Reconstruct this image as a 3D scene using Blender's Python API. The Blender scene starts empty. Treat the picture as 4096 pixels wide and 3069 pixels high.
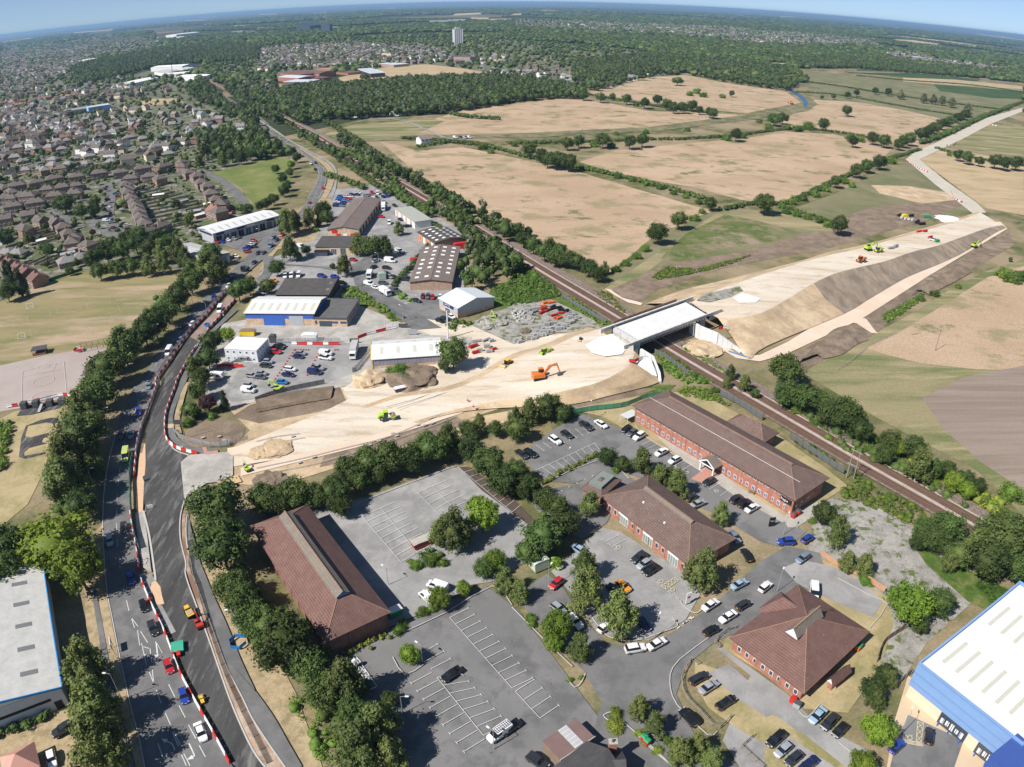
import bpy,bmesh,math,random
import numpy as np
from mathutils import Vector,Matrix
from mathutils.geometry import tessellate_polygon
R=math.radians
C=bpy.context.scene
col=C.collection
random.seed(7);rng=np.random.default_rng(7)

# ---------------------------------------------------------------- camera, sky, sun, exposure
CAM_H,FPX,KD,TILT=120.0,2960.0,2.665e-8,1621.0
PIT=math.atan2(TILT,FPX)
cam=bpy.data.cameras.new("camera");camo=bpy.data.objects.new("camera",cam);col.objects.link(camo)
C.camera=camo
camo.location=(0,0,CAM_H);camo.rotation_euler=(math.pi/2-PIT,0,0)
cam.clip_end=200000;cam.clip_start=0.5
cam.type='PANO';cam.sensor_width=36.0;cam.sensor_fit='HORIZONTAL'
cam.panorama_type='FISHEYE_LENS_POLYNOMIAL'
_mm=36.0/4096
_r=np.linspace(0,2650,200)
_th=np.arctan(_r*(1+KD*_r*_r)/FPX)
_A=np.stack([(_r*_mm)**k for k in (1,2,3,4)],1)
_k=np.linalg.lstsq(_A,_th,rcond=None)[0]
# the lens file convention: theta = -(k0 + k1 r + ...)
cam.fisheye_polynomial_k0=0.0
cam.fisheye_polynomial_k1=-float(_k[0]);cam.fisheye_polynomial_k2=-float(_k[1])
cam.fisheye_polynomial_k3=-float(_k[2]);cam.fisheye_polynomial_k4=-float(_k[3])
cam.fisheye_fov=R(170)

SUN_AZ,SUN_EL=R(215),R(46)
SD=Vector((math.cos(SUN_AZ)*math.cos(SUN_EL),math.sin(SUN_AZ)*math.cos(SUN_EL),math.sin(SUN_EL)))
w=bpy.data.worlds.new("World");C.world=w;w.use_nodes=True
nt=w.node_tree
sky=nt.nodes.new("ShaderNodeTexSky");sky.sky_type='NISHITA';sky.sun_disc=False
sky.sun_elevation=SUN_EL;sky.sun_rotation=math.pi/2-SUN_AZ
sky.air_density=1.0;sky.dust_density=0.0;sky.ozone_density=2.0;sky.altitude=100
# the view of the sky just over the skyline is taken a little higher, where the air is clear and blue
tcw=nt.nodes.new("ShaderNodeTexCoord");adw=nt.nodes.new("ShaderNodeVectorMath");adw.inputs[1].default_value=(0,0,.05);nrm=nt.nodes.new("ShaderNodeVectorMath");nrm.operation='NORMALIZE'
nt.links.new(tcw.outputs["Generated"],adw.inputs[0]);nt.links.new(adw.outputs[0],nrm.inputs[0]);nt.links.new(nrm.outputs[0],sky.inputs[0])
spw=nt.nodes.new("ShaderNodeSeparateXYZ");nt.links.new(tcw.outputs["Generated"],spw.inputs[0]);mrw=nt.nodes.new("ShaderNodeMapRange");mrw.inputs[1].default_value=0;mrw.inputs[2].default_value=.3;nt.links.new(spw.outputs[2],mrw.inputs[0])
tnt=nt.nodes.new("ShaderNodeMix");tnt.data_type='RGBA';tnt.inputs[6].default_value=(.98,1.12,1.5,1);tnt.inputs[7].default_value=(1,1,1,1);nt.links.new(mrw.outputs[0],tnt.inputs[0])
mlw=nt.nodes.new("ShaderNodeVectorMath");mlw.operation='MULTIPLY';nt.links.new(sky.outputs[0],mlw.inputs[0]);nt.links.new(tnt.outputs[2],mlw.inputs[1]);nt.links.new(mlw.outputs[0],nt.nodes["Background"].inputs[0])
nt.nodes["Background"].inputs[1].default_value=0.06
sl=bpy.data.lights.new("sun",'SUN');slo=bpy.data.objects.new("sun",sl);col.objects.link(slo)
sl.energy=4.8;sl.angle=R(0.5);sl.color=(1,.955,.89)
slo.rotation_euler=SD.to_track_quat('Z','Y').to_euler();slo.location=(0,0,300)
C.view_settings.view_transform='Standard';C.view_settings.look='None'
C.view_settings.exposure=0.36;C.view_settings.gamma=1.0
C.cycles.use_denoising=True
C.cycles.max_bounces=6;C.cycles.diffuse_bounces=2;C.cycles.glossy_bounces=2
C.cycles.transmission_bounces=4;C.cycles.transparent_max_bounces=8;C.cycles.volume_bounces=0
C.cycles.caustics_reflective=False;C.cycles.caustics_refractive=False
C.cycles.sample_clamp_indirect=4

# ---------------------------------------------------------------- from a picture position to a place on the ground
_S=1024/2206;_S2=1024/2212
_T={'A': (2300,_S),'B': (1534,_S),'C': (767,_S),'D': (200,_S2),'E': (0,_S2)}
def full(t,x,y):
    if t == 'O': return x*4096/2211,y*4096/2211
    if t == 'X': return 2600+x*.22635,1150+y*.22635
    if t == 'Y': return 2350+x*.22635,1150+y*.22635
    y0,s=_T[t[0]]
    return int(t[1])*1024+x*s,y0+y*s
def G(p,z=0.0):
    x=p[0]-2048;y=p[1]-1534.5;s=1+KD*(x*x+y*y);x *= s;y *= s
    Y=FPX*math.cos(PIT)-y*math.sin(PIT);Z=-FPX*math.sin(PIT)-y*math.cos(PIT)
    if Z > -3: Z=-3
    t=(z-CAM_H)/Z
    return Vector((x*t,Y*t,z))
def pts(s,z=0.0):
    """'A0 10,20 30,40 B1 5,6' -> world points; a third number sets the height"""
    out=[];t='O'
    for k in s.split():
        if ',' not in k: t=k;continue
        v=[float(q) for q in k.split(',')]
        out.append(G(full(t,v[0],v[1]),v[2] if len(v) > 2 else z))
    return out
def pt(s,z=0.0): return pts(s,z)[0]
def smooth(P,n=4):
    """Catmull-Rom through the points"""
    if len(P) < 3: return P
    Q=[P[0]*2-P[1]]+list(P)+[P[-1]*2-P[-2]];out=[]
    for i in range(1,len(Q)-2):
        for k in range(n):
            t=k/n;a,b,c,d=Q[i-1],Q[i],Q[i+1],Q[i+2]
            out.append(.5*((2*b)+(-a+c)*t+(2*a-5*b+4*c-d)*t*t+(-a+3*b-3*c+d)*t**3))
    out.append(P[-1]);return out
def resample(P,step):
    P=[Vector(p) for p in P];out=[P[0].copy()];acc=0
    for a,b in zip(P,P[1:]):
        L=(b-a).length
        if L < 1e-6: continue
        d=step-acc
        while d <= L:
            out.append(a+(b-a)*(d/L));d+=step
        acc=L-(d-step)
    return out
def offset(P,d):
    """shift a path sideways (to its left) by d"""
    out=[]
    for i,p in enumerate(P):
        a=P[max(i-1,0)];b=P[min(i+1,len(P)-1)];t=(b-a);t.z=0;t.normalize()
        out.append(p+Vector((-t.y,t.x,0))*d)
    return out

# ---------------------------------------------------------------- materials
def _new(name):
    m=bpy.data.materials.new(name);m.use_nodes=True
    n=m.node_tree.nodes;return m,n,m.node_tree.links,n["Principled BSDF"]
def rgb(c): return (c[0],c[1],c[2],1)
MC={}
def flat(name,c,rough=.7,metal=0.0,var=.12,sc=1.5,spec=.3):
    """plain paint, plastic or metal with slight soiling"""
    if name in MC: return MC[name]
    m,n,l,b=_new(name)
    no=n.new("ShaderNodeTexNoise");no.inputs["Scale"].default_value=sc;no.inputs["Detail"].default_value=5
    tc=n.new("ShaderNodeTexCoord");l.new(tc.outputs["Object"],no.inputs["Vector"])
    mx=n.new("ShaderNodeMix");mx.data_type='RGBA'
    mx.inputs[6].default_value=rgb([x*(1-var) for x in c]);mx.inputs[7].default_value=rgb([min(1,x*(1+var)) for x in c])
    l.new(no.outputs["Fac"],mx.inputs[0]);l.new(mx.outputs[2],b.inputs["Base Color"])
    b.inputs["Roughness"].default_value=rough;b.inputs["Metallic"].default_value=metal
    b.inputs["Specular IOR Level"].default_value=spec
    MC[name]=m;return m
def ground(name,cols,scales,widths=None,rough=.95,stretch=None,speck=None,world=True,bump=0.0):
    """cols: base colour followed by one colour per noise layer"""
    if name in MC: return MC[name]
    m,n,l,b=_new(name)
    if world:
        g=n.new("ShaderNodeNewGeometry");src=g.outputs["Position"]
    else:
        g=n.new("ShaderNodeTexCoord");src=g.outputs["Object"]
    if stretch:
        mp=n.new("ShaderNodeMapping");mp.inputs["Rotation"].default_value=(0,0,stretch[0]);mp.inputs["Scale"].default_value=(stretch[1],stretch[2],1)
        l.new(src,mp.inputs[0]);srcs=mp.outputs[0]
    else: srcs=src
    last=None
    for i,s in enumerate(scales):
        no=n.new("ShaderNodeTexNoise");no.inputs["Scale"].default_value=s;no.inputs["Detail"].default_value=8
        no.inputs["Roughness"].default_value=.65;no.inputs["Distortion"].default_value=.3
        ad=n.new("ShaderNodeVectorMath");ad.inputs[1].default_value=(17.3*i,9.1*i,3*i);l.new(srcs,ad.inputs[0]);l.new(ad.outputs[0],no.inputs["Vector"])
        lo,hi=(widths[i] if widths else (.42,.6))
        rp=n.new("ShaderNodeMapRange");rp.inputs[1].default_value=lo;rp.inputs[2].default_value=hi;l.new(no.outputs["Fac"],rp.inputs[0])
        mx=n.new("ShaderNodeMix");mx.data_type='RGBA';l.new(rp.outputs[0],mx.inputs[0])
        if last is None: mx.inputs[6].default_value=rgb(cols[0])
        else: l.new(last,mx.inputs[6])
        mx.inputs[7].default_value=rgb(cols[i+1]);last=mx.outputs[2]
    # fine grain
    gr=n.new("ShaderNodeTexNoise");gr.inputs["Scale"].default_value=speck[0] if speck else 2.2;gr.inputs["Detail"].default_value=6
    gr.inputs["Roughness"].default_value=.8
    l.new(src,gr.inputs["Vector"])
    k=speck[1] if speck else .2
    r2=n.new("ShaderNodeMapRange");r2.inputs[1].default_value=.3;r2.inputs[2].default_value=.7;r2.inputs[3].default_value=1-k;r2.inputs[4].default_value=1+k
    l.new(gr.outputs["Fac"],r2.inputs[0])
    vm=n.new("ShaderNodeVectorMath");vm.operation='SCALE';l.new(last,vm.inputs[0]);l.new(r2.outputs[0],vm.inputs["Scale"])
    l.new(vm.outputs[0],b.inputs["Base Color"])
    b.inputs["Roughness"].default_value=rough;b.inputs["Specular IOR Level"].default_value=.15
    if bump:
        bp=n.new("ShaderNodeBump");bp.inputs["Distance"].default_value=bump;bp.inputs["Strength"].default_value=.7
        l.new(gr.outputs["Fac"],bp.inputs["Height"]);l.new(bp.outputs[0],b.inputs["Normal"])
    MC[name]=m;return m
def rows(name,c1,c2,pitch,axis='X',dark=.6,rough=.85,spots=None,moss=None,slope=True,metal=0.0,cross=None):
    """courses of tiles or ribs of sheeting: bands along one object axis, with patchy weathering"""
    if name in MC: return MC[name]
    m,n,l,b=_new(name)
    tc=n.new("ShaderNodeTexCoord")
    no=n.new("ShaderNodeTexNoise");no.inputs["Scale"].default_value=.45;no.inputs["Detail"].default_value=8;no.inputs["Roughness"].default_value=.7
    l.new(tc.outputs["Object"],no.inputs["Vector"])
    mr=n.new("ShaderNodeMapRange");mr.inputs[1].default_value=.35;mr.inputs[2].default_value=.65;l.new(no.outputs["Fac"],mr.inputs[0])
    mx=n.new("ShaderNodeMix");mx.data_type='RGBA';mx.inputs[6].default_value=rgb(c1);mx.inputs[7].default_value=rgb(c2);l.new(mr.outputs[0],mx.inputs[0])
    last=mx.outputs[2]
    def band(ax,p,dk,width=.18):
        nonlocal last
        sp=n.new("ShaderNodeSeparateXYZ");l.new(tc.outputs["Object"],sp.inputs[0])
        a=n.new("ShaderNodeMath");a.operation='DIVIDE';a.inputs[1].default_value=p;l.new(sp.outputs[ax],a.inputs[0])
        f=n.new("ShaderNodeMath");f.operation='FRACT';l.new(a.outputs[0],f.inputs[0])
        g=n.new("ShaderNodeMath");g.operation='LESS_THAN';g.inputs[1].default_value=width;l.new(f.outputs[0],g.inputs[0])
        q=n.new("ShaderNodeMix");q.data_type='RGBA';l.new(g.outputs[0],q.inputs[0]);l.new(last,q.inputs[6])
        v=n.new("ShaderNodeVectorMath");v.operation='SCALE';v.inputs["Scale"].default_value=dk;l.new(last,v.inputs[0]);l.new(v.outputs[0],q.inputs[7])
        last=q.outputs[2]
    band(axis,pitch,dark)
    if cross: band(cross[0],cross[1],cross[2],.12)
    if spots:
        vo=n.new("ShaderNodeTexVoronoi");vo.inputs["Scale"].default_value=spots[1];l.new(tc.outputs["Object"],vo.inputs["Vector"])
        lt=n.new("ShaderNodeMath");lt.operation='LESS_THAN';lt.inputs[1].default_value=spots[2];l.new(vo.outputs["Distance"],lt.inputs[0])
        q=n.new("ShaderNodeMix");q.data_type='RGBA';l.new(lt.outputs[0],q.inputs[0]);l.new(last,q.inputs[6]);q.inputs[7].default_value=rgb(spots[0]);last=q.outputs[2]
    l.new(last,b.inputs["Base Color"]);b.inputs["Roughness"].default_value=rough;b.inputs["Metallic"].default_value=metal
    b.inputs["Specular IOR Level"].default_value=.25
    MC[name]=m;return m
def brickmat(name,c1,c2,mortar,sc=1.0):
    if name in MC: return MC[name]
    m,n,l,b=_new(name)
    tc=n.new("ShaderNodeTexCoord");sp=n.new("ShaderNodeSeparateXYZ");l.new(tc.outputs["Object"],sp.inputs[0])
    a=n.new("ShaderNodeMath");l.new(sp.outputs[0],a.inputs[0]);l.new(sp.outputs[1],a.inputs[1])
    cb=n.new("ShaderNodeCombineXYZ");l.new(a.outputs[0],cb.inputs[0]);l.new(sp.outputs[2],cb.inputs[1])
    bt=n.new("ShaderNodeTexBrick");bt.inputs["Scale"].default_value=sc;bt.inputs["Color1"].default_value=rgb(c1);bt.inputs["Color2"].default_value=rgb(c2)
    bt.inputs["Mortar"].default_value=rgb(mortar);bt.inputs["Brick Width"].default_value=.45;bt.inputs["Row Height"].default_value=.15;bt.inputs["Mortar Size"].default_value=.012
    l.new(cb.outputs[0],bt.inputs["Vector"])
    no=n.new("ShaderNodeTexNoise");no.inputs["Scale"].default_value=.8;no.inputs["Detail"].default_value=6;l.new(tc.outputs["Object"],no.inputs["Vector"])
    mr=n.new("ShaderNodeMapRange");mr.inputs[1].default_value=.3;mr.inputs[2].default_value=.7;mr.inputs[3].default_value=.8;mr.inputs[4].default_value=1.2;l.new(no.outputs["Fac"],mr.inputs[0])
    v=n.new("ShaderNodeVectorMath");v.operation='SCALE';l.new(bt.outputs[0],v.inputs[0]);l.new(mr.outputs[0],v.inputs["Scale"]);l.new(v.outputs[0],b.inputs["Base Color"])
    b.inputs["Roughness"].default_value=.9;MC[name]=m;return m
def leafmat(name,c,var=.36,alt=None,trans=.25,sc=.6):
    if name in MC: return MC[name]
    m,n,l,b=_new(name)
    oi=n.new("ShaderNodeObjectInfo");tc=n.new("ShaderNodeTexCoord")
    no=n.new("ShaderNodeTexNoise");no.inputs["Scale"].default_value=sc;no.inputs["Detail"].default_value=4;l.new(tc.outputs["Object"],no.inputs["Vector"])
    mx=n.new("ShaderNodeMix");mx.data_type='RGBA';a=alt or [c[0]*1.5,c[1]*1.35,c[2]*1.1]
    mx.inputs[6].default_value=rgb([x*.75 for x in c]);mx.inputs[7].default_value=rgb(a)
    mr=n.new("ShaderNodeMapRange");mr.inputs[1].default_value=.35;mr.inputs[2].default_value=.68;l.new(no.outputs["Fac"],mr.inputs[0]);l.new(mr.outputs[0],mx.inputs[0])
    hs=n.new("ShaderNodeHueSaturation");l.new(mx.outputs[2],hs.inputs["Color"])
    r1=n.new("ShaderNodeMapRange");r1.inputs[3].default_value=.485;r1.inputs[4].default_value=.515;l.new(oi.outputs["Random"],r1.inputs[0]);l.new(r1.outputs[0],hs.inputs["Hue"])
    ml=n.new("ShaderNodeMath");ml.operation='MULTIPLY';ml.inputs[1].default_value=7.31;l.new(oi.outputs["Random"],ml.inputs[0])
    fr=n.new("ShaderNodeMath");fr.operation='FRACT';l.new(ml.outputs[0],fr.inputs[0])
    r2=n.new("ShaderNodeMapRange");r2.inputs[3].default_value=1-var;r2.inputs[4].default_value=1+var;l.new(fr.outputs[0],r2.inputs[0]);l.new(r2.outputs[0],hs.inputs["Value"])
    l.new(hs.outputs[0],b.inputs["Base Color"]);b.inputs["Roughness"].default_value=.6;b.inputs["Specular IOR Level"].default_value=.25
    if trans:
        tr=n.new("ShaderNodeBsdfTranslucent");l.new(hs.outputs[0],tr.inputs[0]);ms=n.new("ShaderNodeMixShader");ms.inputs[0].default_value=trans
        l.new(b.outputs[0],ms.inputs[1]);l.new(tr.outputs[0],ms.inputs[2]);l.new(ms.outputs[0],n["Material Output"].inputs["Surface"])
    MC[name]=m;return m
def glassmat(name,c=(.02,.025,.03),rough=.08):
    if name in MC: return MC[name]
    m,n,l,b=_new(name);b.inputs["Base Color"].default_value=rgb(c);b.inputs["Roughness"].default_value=rough;b.inputs["Specular IOR Level"].default_value=.7
    MC[name]=m;return m
def carpaint(name,c):
    if name in MC: return MC[name]
    m,n,l,b=_new(name);b.inputs["Base Color"].default_value=rgb(c);b.inputs["Roughness"].default_value=.32;b.inputs["Coat Weight"].default_value=.6
    b.inputs["Metallic"].default_value=.25 if max(c)-min(c) < .1 and .1 < c[0] < .7 else 0
    MC[name]=m;return m

# ---------------------------------------------------------------- objects
def props(o,label=None,cat=None,group=None,kind=None):
    if label: o['label']=label
    if cat: o['category']=cat
    if group: o['group']=group
    if kind: o['kind']=kind
    return o
class MB:
    """collects shapes for ONE mesh"""
    def __init__(s): s.v=[];s.f=[];s.m=[]
    def poly(s,P,mi=0):
        k=len(s.v);s.v+=[tuple(p) for p in P];s.f.append(tuple(range(k,k+len(P))));s.m.append(mi)
    def quads(s,V,F,mi=0):
        k=len(s.v);s.v+=[tuple(p) for p in V];s.f+=[tuple(k+i for i in f) for f in F];s.m+=[mi]*len(F)
    def box(s,x0,x1,y0,y1,z0,z1,mi=0,M=None):
        V=[(x,y,z) for z in (z0,z1) for y in (y0,y1) for x in (x0,x1)]
        if M: V=[M @ Vector(v) for v in V]
        s.quads(V,[(0,2,3,1),(4,5,7,6),(0,1,5,4),(2,6,7,3),(0,4,6,2),(1,3,7,5)],mi)
    def bar(s,a,b,w,h=None,mi=0):
        a=Vector(a);b=Vector(b);h=h or w;d=(b-a);L=d.length
        if L < 1e-6: return
        q=d.to_track_quat('X','Z').to_matrix().to_4x4();q.translation=a
        s.box(0,L,-w/2,w/2,-h/2,h/2,mi,q)
    def tube(s,a,b,r,r2=None,n=8,mi=0,cap=True):
        a=Vector(a);b=Vector(b);r2=r if r2 is None else r2;q=(b-a).to_track_quat('Z','Y')
        V=[]
        for p,rr in ((a,r),(b,r2)):
            for i in range(n):
                t=2*math.pi*i/n;V.append(p+q @ Vector((rr*math.cos(t),rr*math.sin(t),0)))
        F=[(i,(i+1) % n,n+(i+1) % n,n+i) for i in range(n)]
        if cap: F+=[tuple(range(n-1,-1,-1)),tuple(range(n,2*n))]
        s.quads(V,F,mi)
    def prism(s,prof,y0,y1,mi=0,M=None):
        """profile [(x,z)...] (counter-clockwise seen from -y) swept from y0 to y1"""
        n=len(prof);V=[(x,y0,z) for x,z in prof]+[(x,y1,z) for x,z in prof]
        if M: V=[M @ Vector(v) for v in V]
        s.quads(V,[tuple(range(n-1,-1,-1))[::-1],tuple(range(2*n-1,n-1,-1))]+[(i,n+i,n+(i+1) % n,(i+1) % n) for i in range(n)],mi)
    def mesh(s,name,mats):
        me=bpy.data.meshes.new(name);me.from_pydata(s.v,[],s.f)
        for m in (mats if isinstance(mats,(list,tuple)) else [mats]): me.materials.append(m)
        me.polygons.foreach_set("material_index",s.m);me.update();return me
    def build(s,name,mats,parent=None,smooth=False):
        me=s.mesh(name,mats)
        if smooth: me.shade_smooth()
        o=bpy.data.objects.new(name,me);col.objects.link(o)
        if parent: o.parent=parent
        return o
def empty(name,loc=(0,0,0),rz=0,**k):
    o=bpy.data.objects.new(name,None);col.objects.link(o);o.location=loc;o.rotation_euler=(0,0,rz);o.empty_display_size=.1
    return props(o,**k)
def meshobj(name,me,parent=None,loc=None):
    o=bpy.data.objects.new(name,me);col.objects.link(o)
    if parent: o.parent=parent
    if loc: o.location=loc
    return o
def copy_tree(o,parent=None):
    c=o.copy();col.objects.link(c);c.parent=parent
    for ch in list(o.children): copy_tree(ch,c)
    return c
def sheet(name,P,mat,z=0.0,kind='structure',smoothn=0,**k):
    """a flat region of ground laid at height z"""
    P=[Vector((p.x,p.y,0)) for p in P]
    if smoothn: P=smooth(P+[P[0]],smoothn)[:-1]
    tri=tessellate_polygon([P])
    me=bpy.data.meshes.new(name);F=[]
    for t in tri:
        a,b,c=(P[i] for i in t)
        F.append(t if (b-a).cross(c-a).z > 0 else t[::-1])
    me.from_pydata([(p.x,p.y,z) for p in P],[],F);me.materials.append(mat);me.update()
    o=meshobj(name,me);return props(o,kind=kind,**k)
def strip(name,Lp,Rp,mat,z=0.0,n=5,kind='structure',**k):
    """a road surface between its left and right edges"""
    A=smooth(Lp,n);B=smooth(Rp,n);m=MB();V=[]
    for a,b in zip(A,B): V+=[(a.x,a.y,z),(b.x,b.y,z)]
    m.quads(V,[(2*i,2*i+1,2*i+3,2*i+2) for i in range(len(A)-1)])
    o=m.build(name,mat);me=o.data
    if me.polygons[0].normal.z < 0: me.flip_normals()
    return props(o,kind=kind,**k)
def ribbon(m,P,wd,z,mi=0):
    """adds a flat line of width wd along P"""
    A=offset(P,wd/2);B=offset(P,-wd/2);V=[]
    for a,b in zip(A,B): V+=[(a.x,a.y,a.z+z),(b.x,b.y,b.z+z)]
    m.quads(V,[(2*i,2*i+1,2*i+3,2*i+2) for i in range(len(P)-1)],mi)
def road(name,P,wd,mat,z,n=5,**k):
    P=smooth([Vector((p.x,p.y,0)) for p in P],n);m=MB();ribbon(m,P,wd,z);o=m.build(name,mat)
    return props(o,kind='structure',**k)
def kerb(P,mat,name='kerb',wd=.25,h=.12,n=5,z=0,kind='structure',**k):
    P=smooth(P,n);m=MB();A=offset(P,wd/2);B=offset(P,-wd/2)
    for i in range(len(P)-1):
        a,b,c,d=A[i],A[i+1],B[i+1],B[i]
        m.quads([(a.x,a.y,a.z+z),(b.x,b.y,b.z+z),(c.x,c.y,c.z+z),(d.x,d.y,d.z+z),(a.x,a.y,a.z+z+h),(b.x,b.y,b.z+z+h),(c.x,c.y,c.z+z+h),(d.x,d.y,d.z+z+h)],
                [(7,6,5,4),(0,1,5,4),(1,2,6,5),(2,3,7,6),(3,0,4,7)])
    o=m.build(name,mat);return props(o,kind=kind,**k)
ORD=['','first','second','third','fourth','fifth','sixth','seventh','eighth','ninth','tenth','eleventh','twelfth']
def nth(i): return ORD[i] if i < len(ORD) else str(i)+('th' if 10 < i % 100 < 14 else {1: 'st',2: 'nd',3: 'rd'}.get(i % 10,'th'))

def split_pieces(o):
    """gives every separate piece of a mesh an object of its own"""
    me=o.data;par=list(range(len(me.vertices)))
    def find(i):
        while par[i] != i: par[i]=par[par[i]];i=par[i]
        return i
    for e in me.edges: a,b=find(e.vertices[0]),find(e.vertices[1]);par[a]=b
    gr={}
    for f in me.polygons: gr.setdefault(find(f.vertices[0]),[]).append(f)
    if len(gr) < 2: return
    V=[v.co[:] for v in me.vertices];nm=me.name.split('.')[0];mats=list(me.materials)
    for k,fs in list(gr.items()):
        ids=sorted({i for f in fs for i in f.vertices});ix={v: i for i,v in enumerate(ids)};n=bpy.data.meshes.new(nm);n.from_pydata([V[i] for i in ids],[],[[ix[i] for i in f.vertices] for f in fs])
        for q in mats: n.materials.append(q)
        n.polygons.foreach_set("material_index",[f.material_index for f in fs]);n.update();c=o.copy();c.data=n;c.name=nm;col.objects.link(c)
        for ch in (list(o.children) if k == next(iter(gr)) else []): ch.parent=c
    bpy.data.objects.remove(o)
# ---------------------------------------------------------------- ground materials
M_far=ground('far_country',[(.032,.046,.022),(.05,.06,.028),(.24,.19,.11),(.07,.085,.03)],[.0016,.0012,.003],[(.45,.55),(.54,.56),(.58,.6)],speck=(.06,.35),stretch=(.1,.5,1.5))
M_scrub=ground('rough_grass',[(.13,.13,.05),(.26,.205,.11),(.07,.1,.03),(.32,.25,.16)],[.04,.11,.018],speck=(1.2,.3))
M_straw=ground('dry_meadow',[(.42,.3,.195),(.5,.365,.25),(.3,.25,.14),(.16,.17,.08)],[.012,.03,.045],[(.4,.6),(.52,.62),(.58,.66)],speck=(1.1,.34),stretch=(.9,1,1.4))
M_straw2=ground('dry_meadow_mown',[(.43,.325,.2),(.5,.38,.24),(.22,.21,.08)],[.02,.05],[(.4,.6),(.5,.75)],speck=(.8,.16),stretch=(2.2,.6,2.5))
M_straw3=ground('green_tinged_meadow',[(.29,.25,.14),(.155,.175,.07),(.4,.32,.19)],[.02,.05],[(.44,.57),(.5,.66)],speck=(1.,.22),stretch=(2.3,.35,2.2))
M_dull=ground('grazed_pasture',[(.2,.185,.105),(.25,.22,.13),(.15,.16,.075)],[.012,.03],speck=(.6,.12))
M_dkgreen=ground('beet_field',[(.045,.085,.03),(.07,.11,.035)],[.02],speck=(.5,.15))
M_lawn=ground('park_lawn',[(.17,.2,.06),(.27,.25,.1),(.13,.17,.045)],[.02,.05],speck=(.8,.12))
M_sport=ground('worn_playing_field',[(.3,.245,.13),(.19,.19,.075),(.43,.32,.22)],[.035,.02],[(.42,.6),(.5,.62)],speck=(1.5,.14),stretch=(.35,.5,2.2))
M_pale_lawn=ground('parched_lawn',[(.36,.29,.16),(.25,.23,.1),(.44,.35,.2)],[.06,.12],speck=(1.5,.16))
M_verge=ground('dry_verge',[(.38,.29,.17),(.26,.21,.12),(.45,.35,.22)],[.2,.5],speck=(3,.2))
M_green=ground('weedy_grass',[(.09,.15,.03),(.2,.19,.07),(.06,.11,.02)],[.15,.35],speck=(2,.3))
M_earth=ground('bare_topsoil',[(.25,.185,.135),(.31,.24,.18),(.18,.14,.1)],[.05,.15],speck=(1.5,.22),bump=.3)
M_plough=ground('ploughed_soil',[(.28,.22,.18),(.32,.255,.21),(.24,.19,.15)],[.02,.1],speck=(1.2,.12),stretch=(.75,.15,3))
M_sand=ground('crushed_limestone_sand',[(.6,.5,.385),(.69,.61,.5),(.5,.4,.29),(.66,.63,.57)],[.05,.22,.11],[(.4,.6),(.52,.66),(.58,.68)],speck=(1.5,.12),bump=.08,stretch=(-.72,.3,1.5))
M_sandpink=ground('pink_stone_track',[(.66,.52,.4),(.72,.58,.46)],[.08],speck=(2,.06))
M_sanddk=ground('raw_clay_sand',[(.54,.4,.25),(.63,.49,.33),(.43,.32,.21)],[.06,.12],speck=(1.2,.18),bump=.2)
M_white=ground('white_stone_fill',[(.84,.82,.77),(.8,.76,.68)],[.1],speck=(1,.06))
M_asph_new=ground('new_black_asphalt',[(.058,.057,.057),(.09,.088,.086),(.2,.195,.185)],[.08,.45],[(.4,.6),(.5,.68)],speck=(3,.18),stretch=(1.5,1.4,.25))
M_asph=ground('road_asphalt',[(.175,.172,.17),(.205,.2,.197),(.14,.138,.137)],[.06,.2],speck=(4,.1))
M_asph_lot=ground('car_park_asphalt',[(.18,.177,.174),(.215,.21,.206),(.14,.138,.136),(.1,.098,.096)],[.05,.13,.5],[(.42,.6),(.5,.62),(.66,.7)],speck=(4,.12))
M_asph_pale=ground('pale_worn_asphalt',[(.31,.303,.295),(.37,.36,.35),(.25,.243,.236)],[.06,.15],speck=(3,.1))
M_yard=ground('pale_concrete_yard',[(.42,.395,.36),(.5,.47,.43),(.34,.32,.29)],[.07,.2],speck=(2,.1))
M_slab=ground('concrete_paving',[(.45,.42,.37),(.38,.36,.32)],[.3],speck=(3,.1))
M_play=ground('pinkish_playground_asphalt',[(.38,.315,.285),(.42,.355,.325)],[.05],speck=(2,.08))
M_gravel=ground('grey_broken_stone',[(.31,.295,.27),(.39,.37,.335),(.22,.2,.17),(.12,.15,.05)],[.12,.4,.3],[(.42,.6),(.5,.65),(.54,.6)],speck=(2.5,.3),bump=.2)
M_garden=ground('gardens_and_drives',[(.1,.125,.05),(.2,.18,.14),(.3,.28,.25),(.06,.09,.03)],[.09,.13,.2],[(.45,.55),(.56,.6),(.55,.62)],speck=(.5,.35))
M_kerb=flat('kerb_stone',(.5,.48,.45));M_line=flat('road_paint',(.62,.62,.6),.7,var=.25,sc=3)
M_yline=flat('faded_cream_paint',(.6,.52,.33));M_buff=flat('buff_tactile_paving',(.6,.42,.22));M_redpave=flat('red_block_paving',(.5,.26,.2))
M_brown=flat('brown_gravel_margin',(.2,.12,.08));M_orange=flat('orange_footway_base',(.66,.44,.28),var=.15)
M_water=glassmat('brook_water_surface',(.03,.07,.16),.25)
M_weedy=ground('weedy_works_soil',[(.13,.15,.05),(.25,.21,.13),(.09,.13,.035),(.3,.24,.17)],[.05,.12,.02],[(.45,.6),(.5,.6),(.58,.64)],speck=(1.5,.3))

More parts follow.
